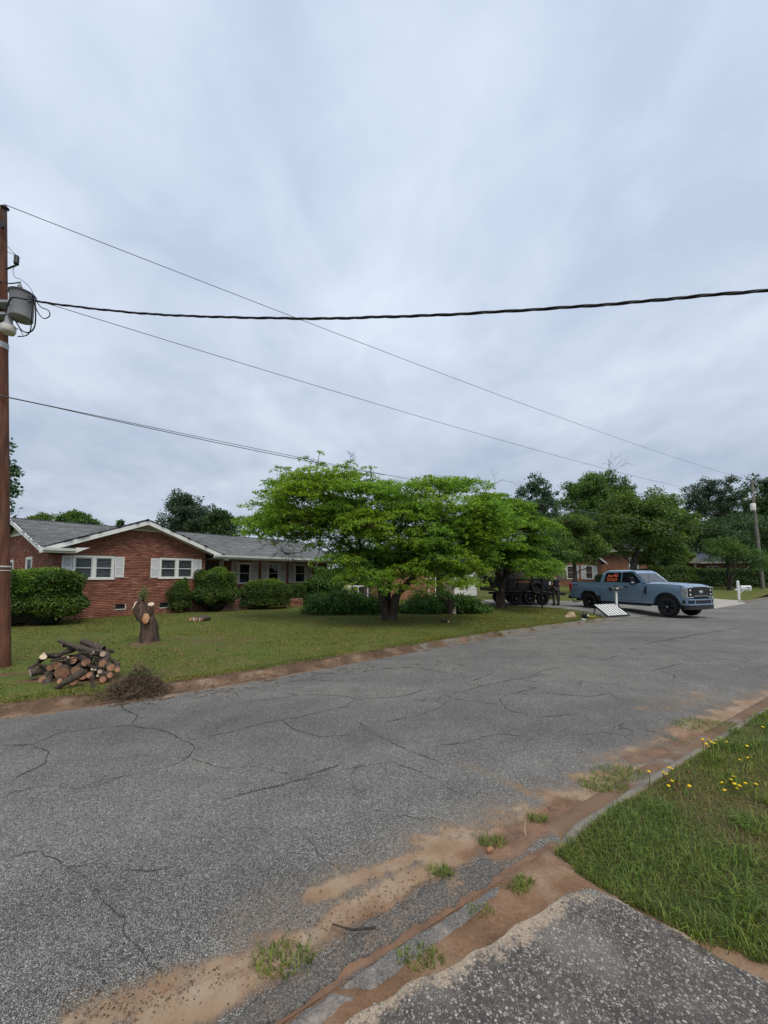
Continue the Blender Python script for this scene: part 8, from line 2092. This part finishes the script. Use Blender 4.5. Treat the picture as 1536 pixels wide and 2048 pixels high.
M['grit'] = (lambda t: (t.base(t.ramp(t.island(), [(0, (0.07, 0.06, 0.05)), (0.6, (0.18, 0.14, 0.105)), (1, (0.3, 0.26, 0.21))]), 0.9, 0.2), t.m)[1])(NT('gutter grit'))
def on_gutter():
    px = 150 + 1400 * rgp.random(); py = np.interp(px, [150, 500, 800, 1000, 1200, 1550], [2040, 1950, 1800, 1690, 1590, 1400]) + rgp.normal(0, 22); q = G(px, py, 0.0); q.z = max(roadz(q.x, q.y), gzf(q.x, q.y)); return q
pebbles(1800, on_gutter, 0.0015, 0.006, M['grit'], 'gutter_gravel', 'loose grit along the sandy near edge of the road')

# dark litter: bark crumbs, leaf scraps and grit washed into the gutter
rgq = np.random.default_rng(91); n = 1800; LP_ = []
while len(LP_) < n:
    px = 120 + 1430 * rgq.random(); py = np.interp(px, [120, 500, 800, 1000, 1200, 1550], [2050, 1940, 1790, 1680, 1585, 1400]) + rgq.normal(0, 26) * (0.6 + 0.8 * (px < 900)); q = G(px, py, 0.0)
    if vnoise(q.x, q.y, 2.6, 92) > 0.42: LP_.append((q.x, q.y, max(roadz(q.x, q.y), gzf(q.x, q.y)) + 0.004))
P = np.array(LP_); A = rdir(rgq, n); A[:, 2] *= 0.15; N_ = rdir(rgq, n) * 0.35 + [0, 0, 1]
link('gutter_litter', leaves_mesh('gutter_litter', P, A, N_, 0.003 + 0.016 * rgq.random(n) ** 3, 0.4), M['litter'], None, 'dark scraps of leaf and bark washed along the near gutter', 'litter', None, 'stuff')
rgq = np.random.default_rng(93); n = 2200; LP_ = []
while len(LP_) < n:
    s_ = -3.5 + 13 * rgq.random(); t_ = abs(rgq.normal(0, 0.35)) - 0.05; x, y = xy(s_, float(fF(s_)) + t_)
    LP_.append((x, y, max(roadz(x, y), gzf(x, y)) + 0.03 * (0.1 < t_ < 0.4) + 0.006))
P = np.array(LP_); A = rdir(rgq, n); A[:, 2] *= 0.2; N_ = rdir(rgq, n) * 0.4 + [0, 0, 1]
link('kerb_litter', leaves_mesh('kerb_litter', P, A, N_, 0.01 + 0.045 * rgq.random(n) ** 2, 0.45), M['litter'], None, 'dead leaves and chips lying along the far kerb', 'litter', None, 'stuff')
# ragged grass growing out over the far kerb
rgk = np.random.default_rng(95); n = 26000
S_ = -4.5 + 21 * rgk.random(n); T_ = 0.12 + 0.62 * rgk.random(n); keep = (vnoise(S_, T_ * 2, 1.6, 96) + 0.35 * vnoise(S_, T_ * 3, 6, 97)) > 0.95 - 0.55 * sstep(0.15, 0.6, T_) - 0.2 * sstep(5, 9, S_)
S_, T_ = S_[keep & ~((S_ > 16.3))], T_[keep & ~((S_ > 16.3))]; X, Y = xy(S_, fF(S_) + T_)
V, Fc = blades(rgk, X, Y, np.maximum(gz(X, Y), kz(X, Y, S_, fF(S_) + T_) * (T_ < 0.34)) - 0.004, 0.045 * (0.4 + 0.9 * rgk.random(len(X))), np.full(len(X), 0.009), 1.0)
link('kerb_grass', np_mesh('kerb_grass', V, Fc), M['blade_lawn'], None, 'ragged grass creeping over the far kerb', 'grass', None, 'stuff')
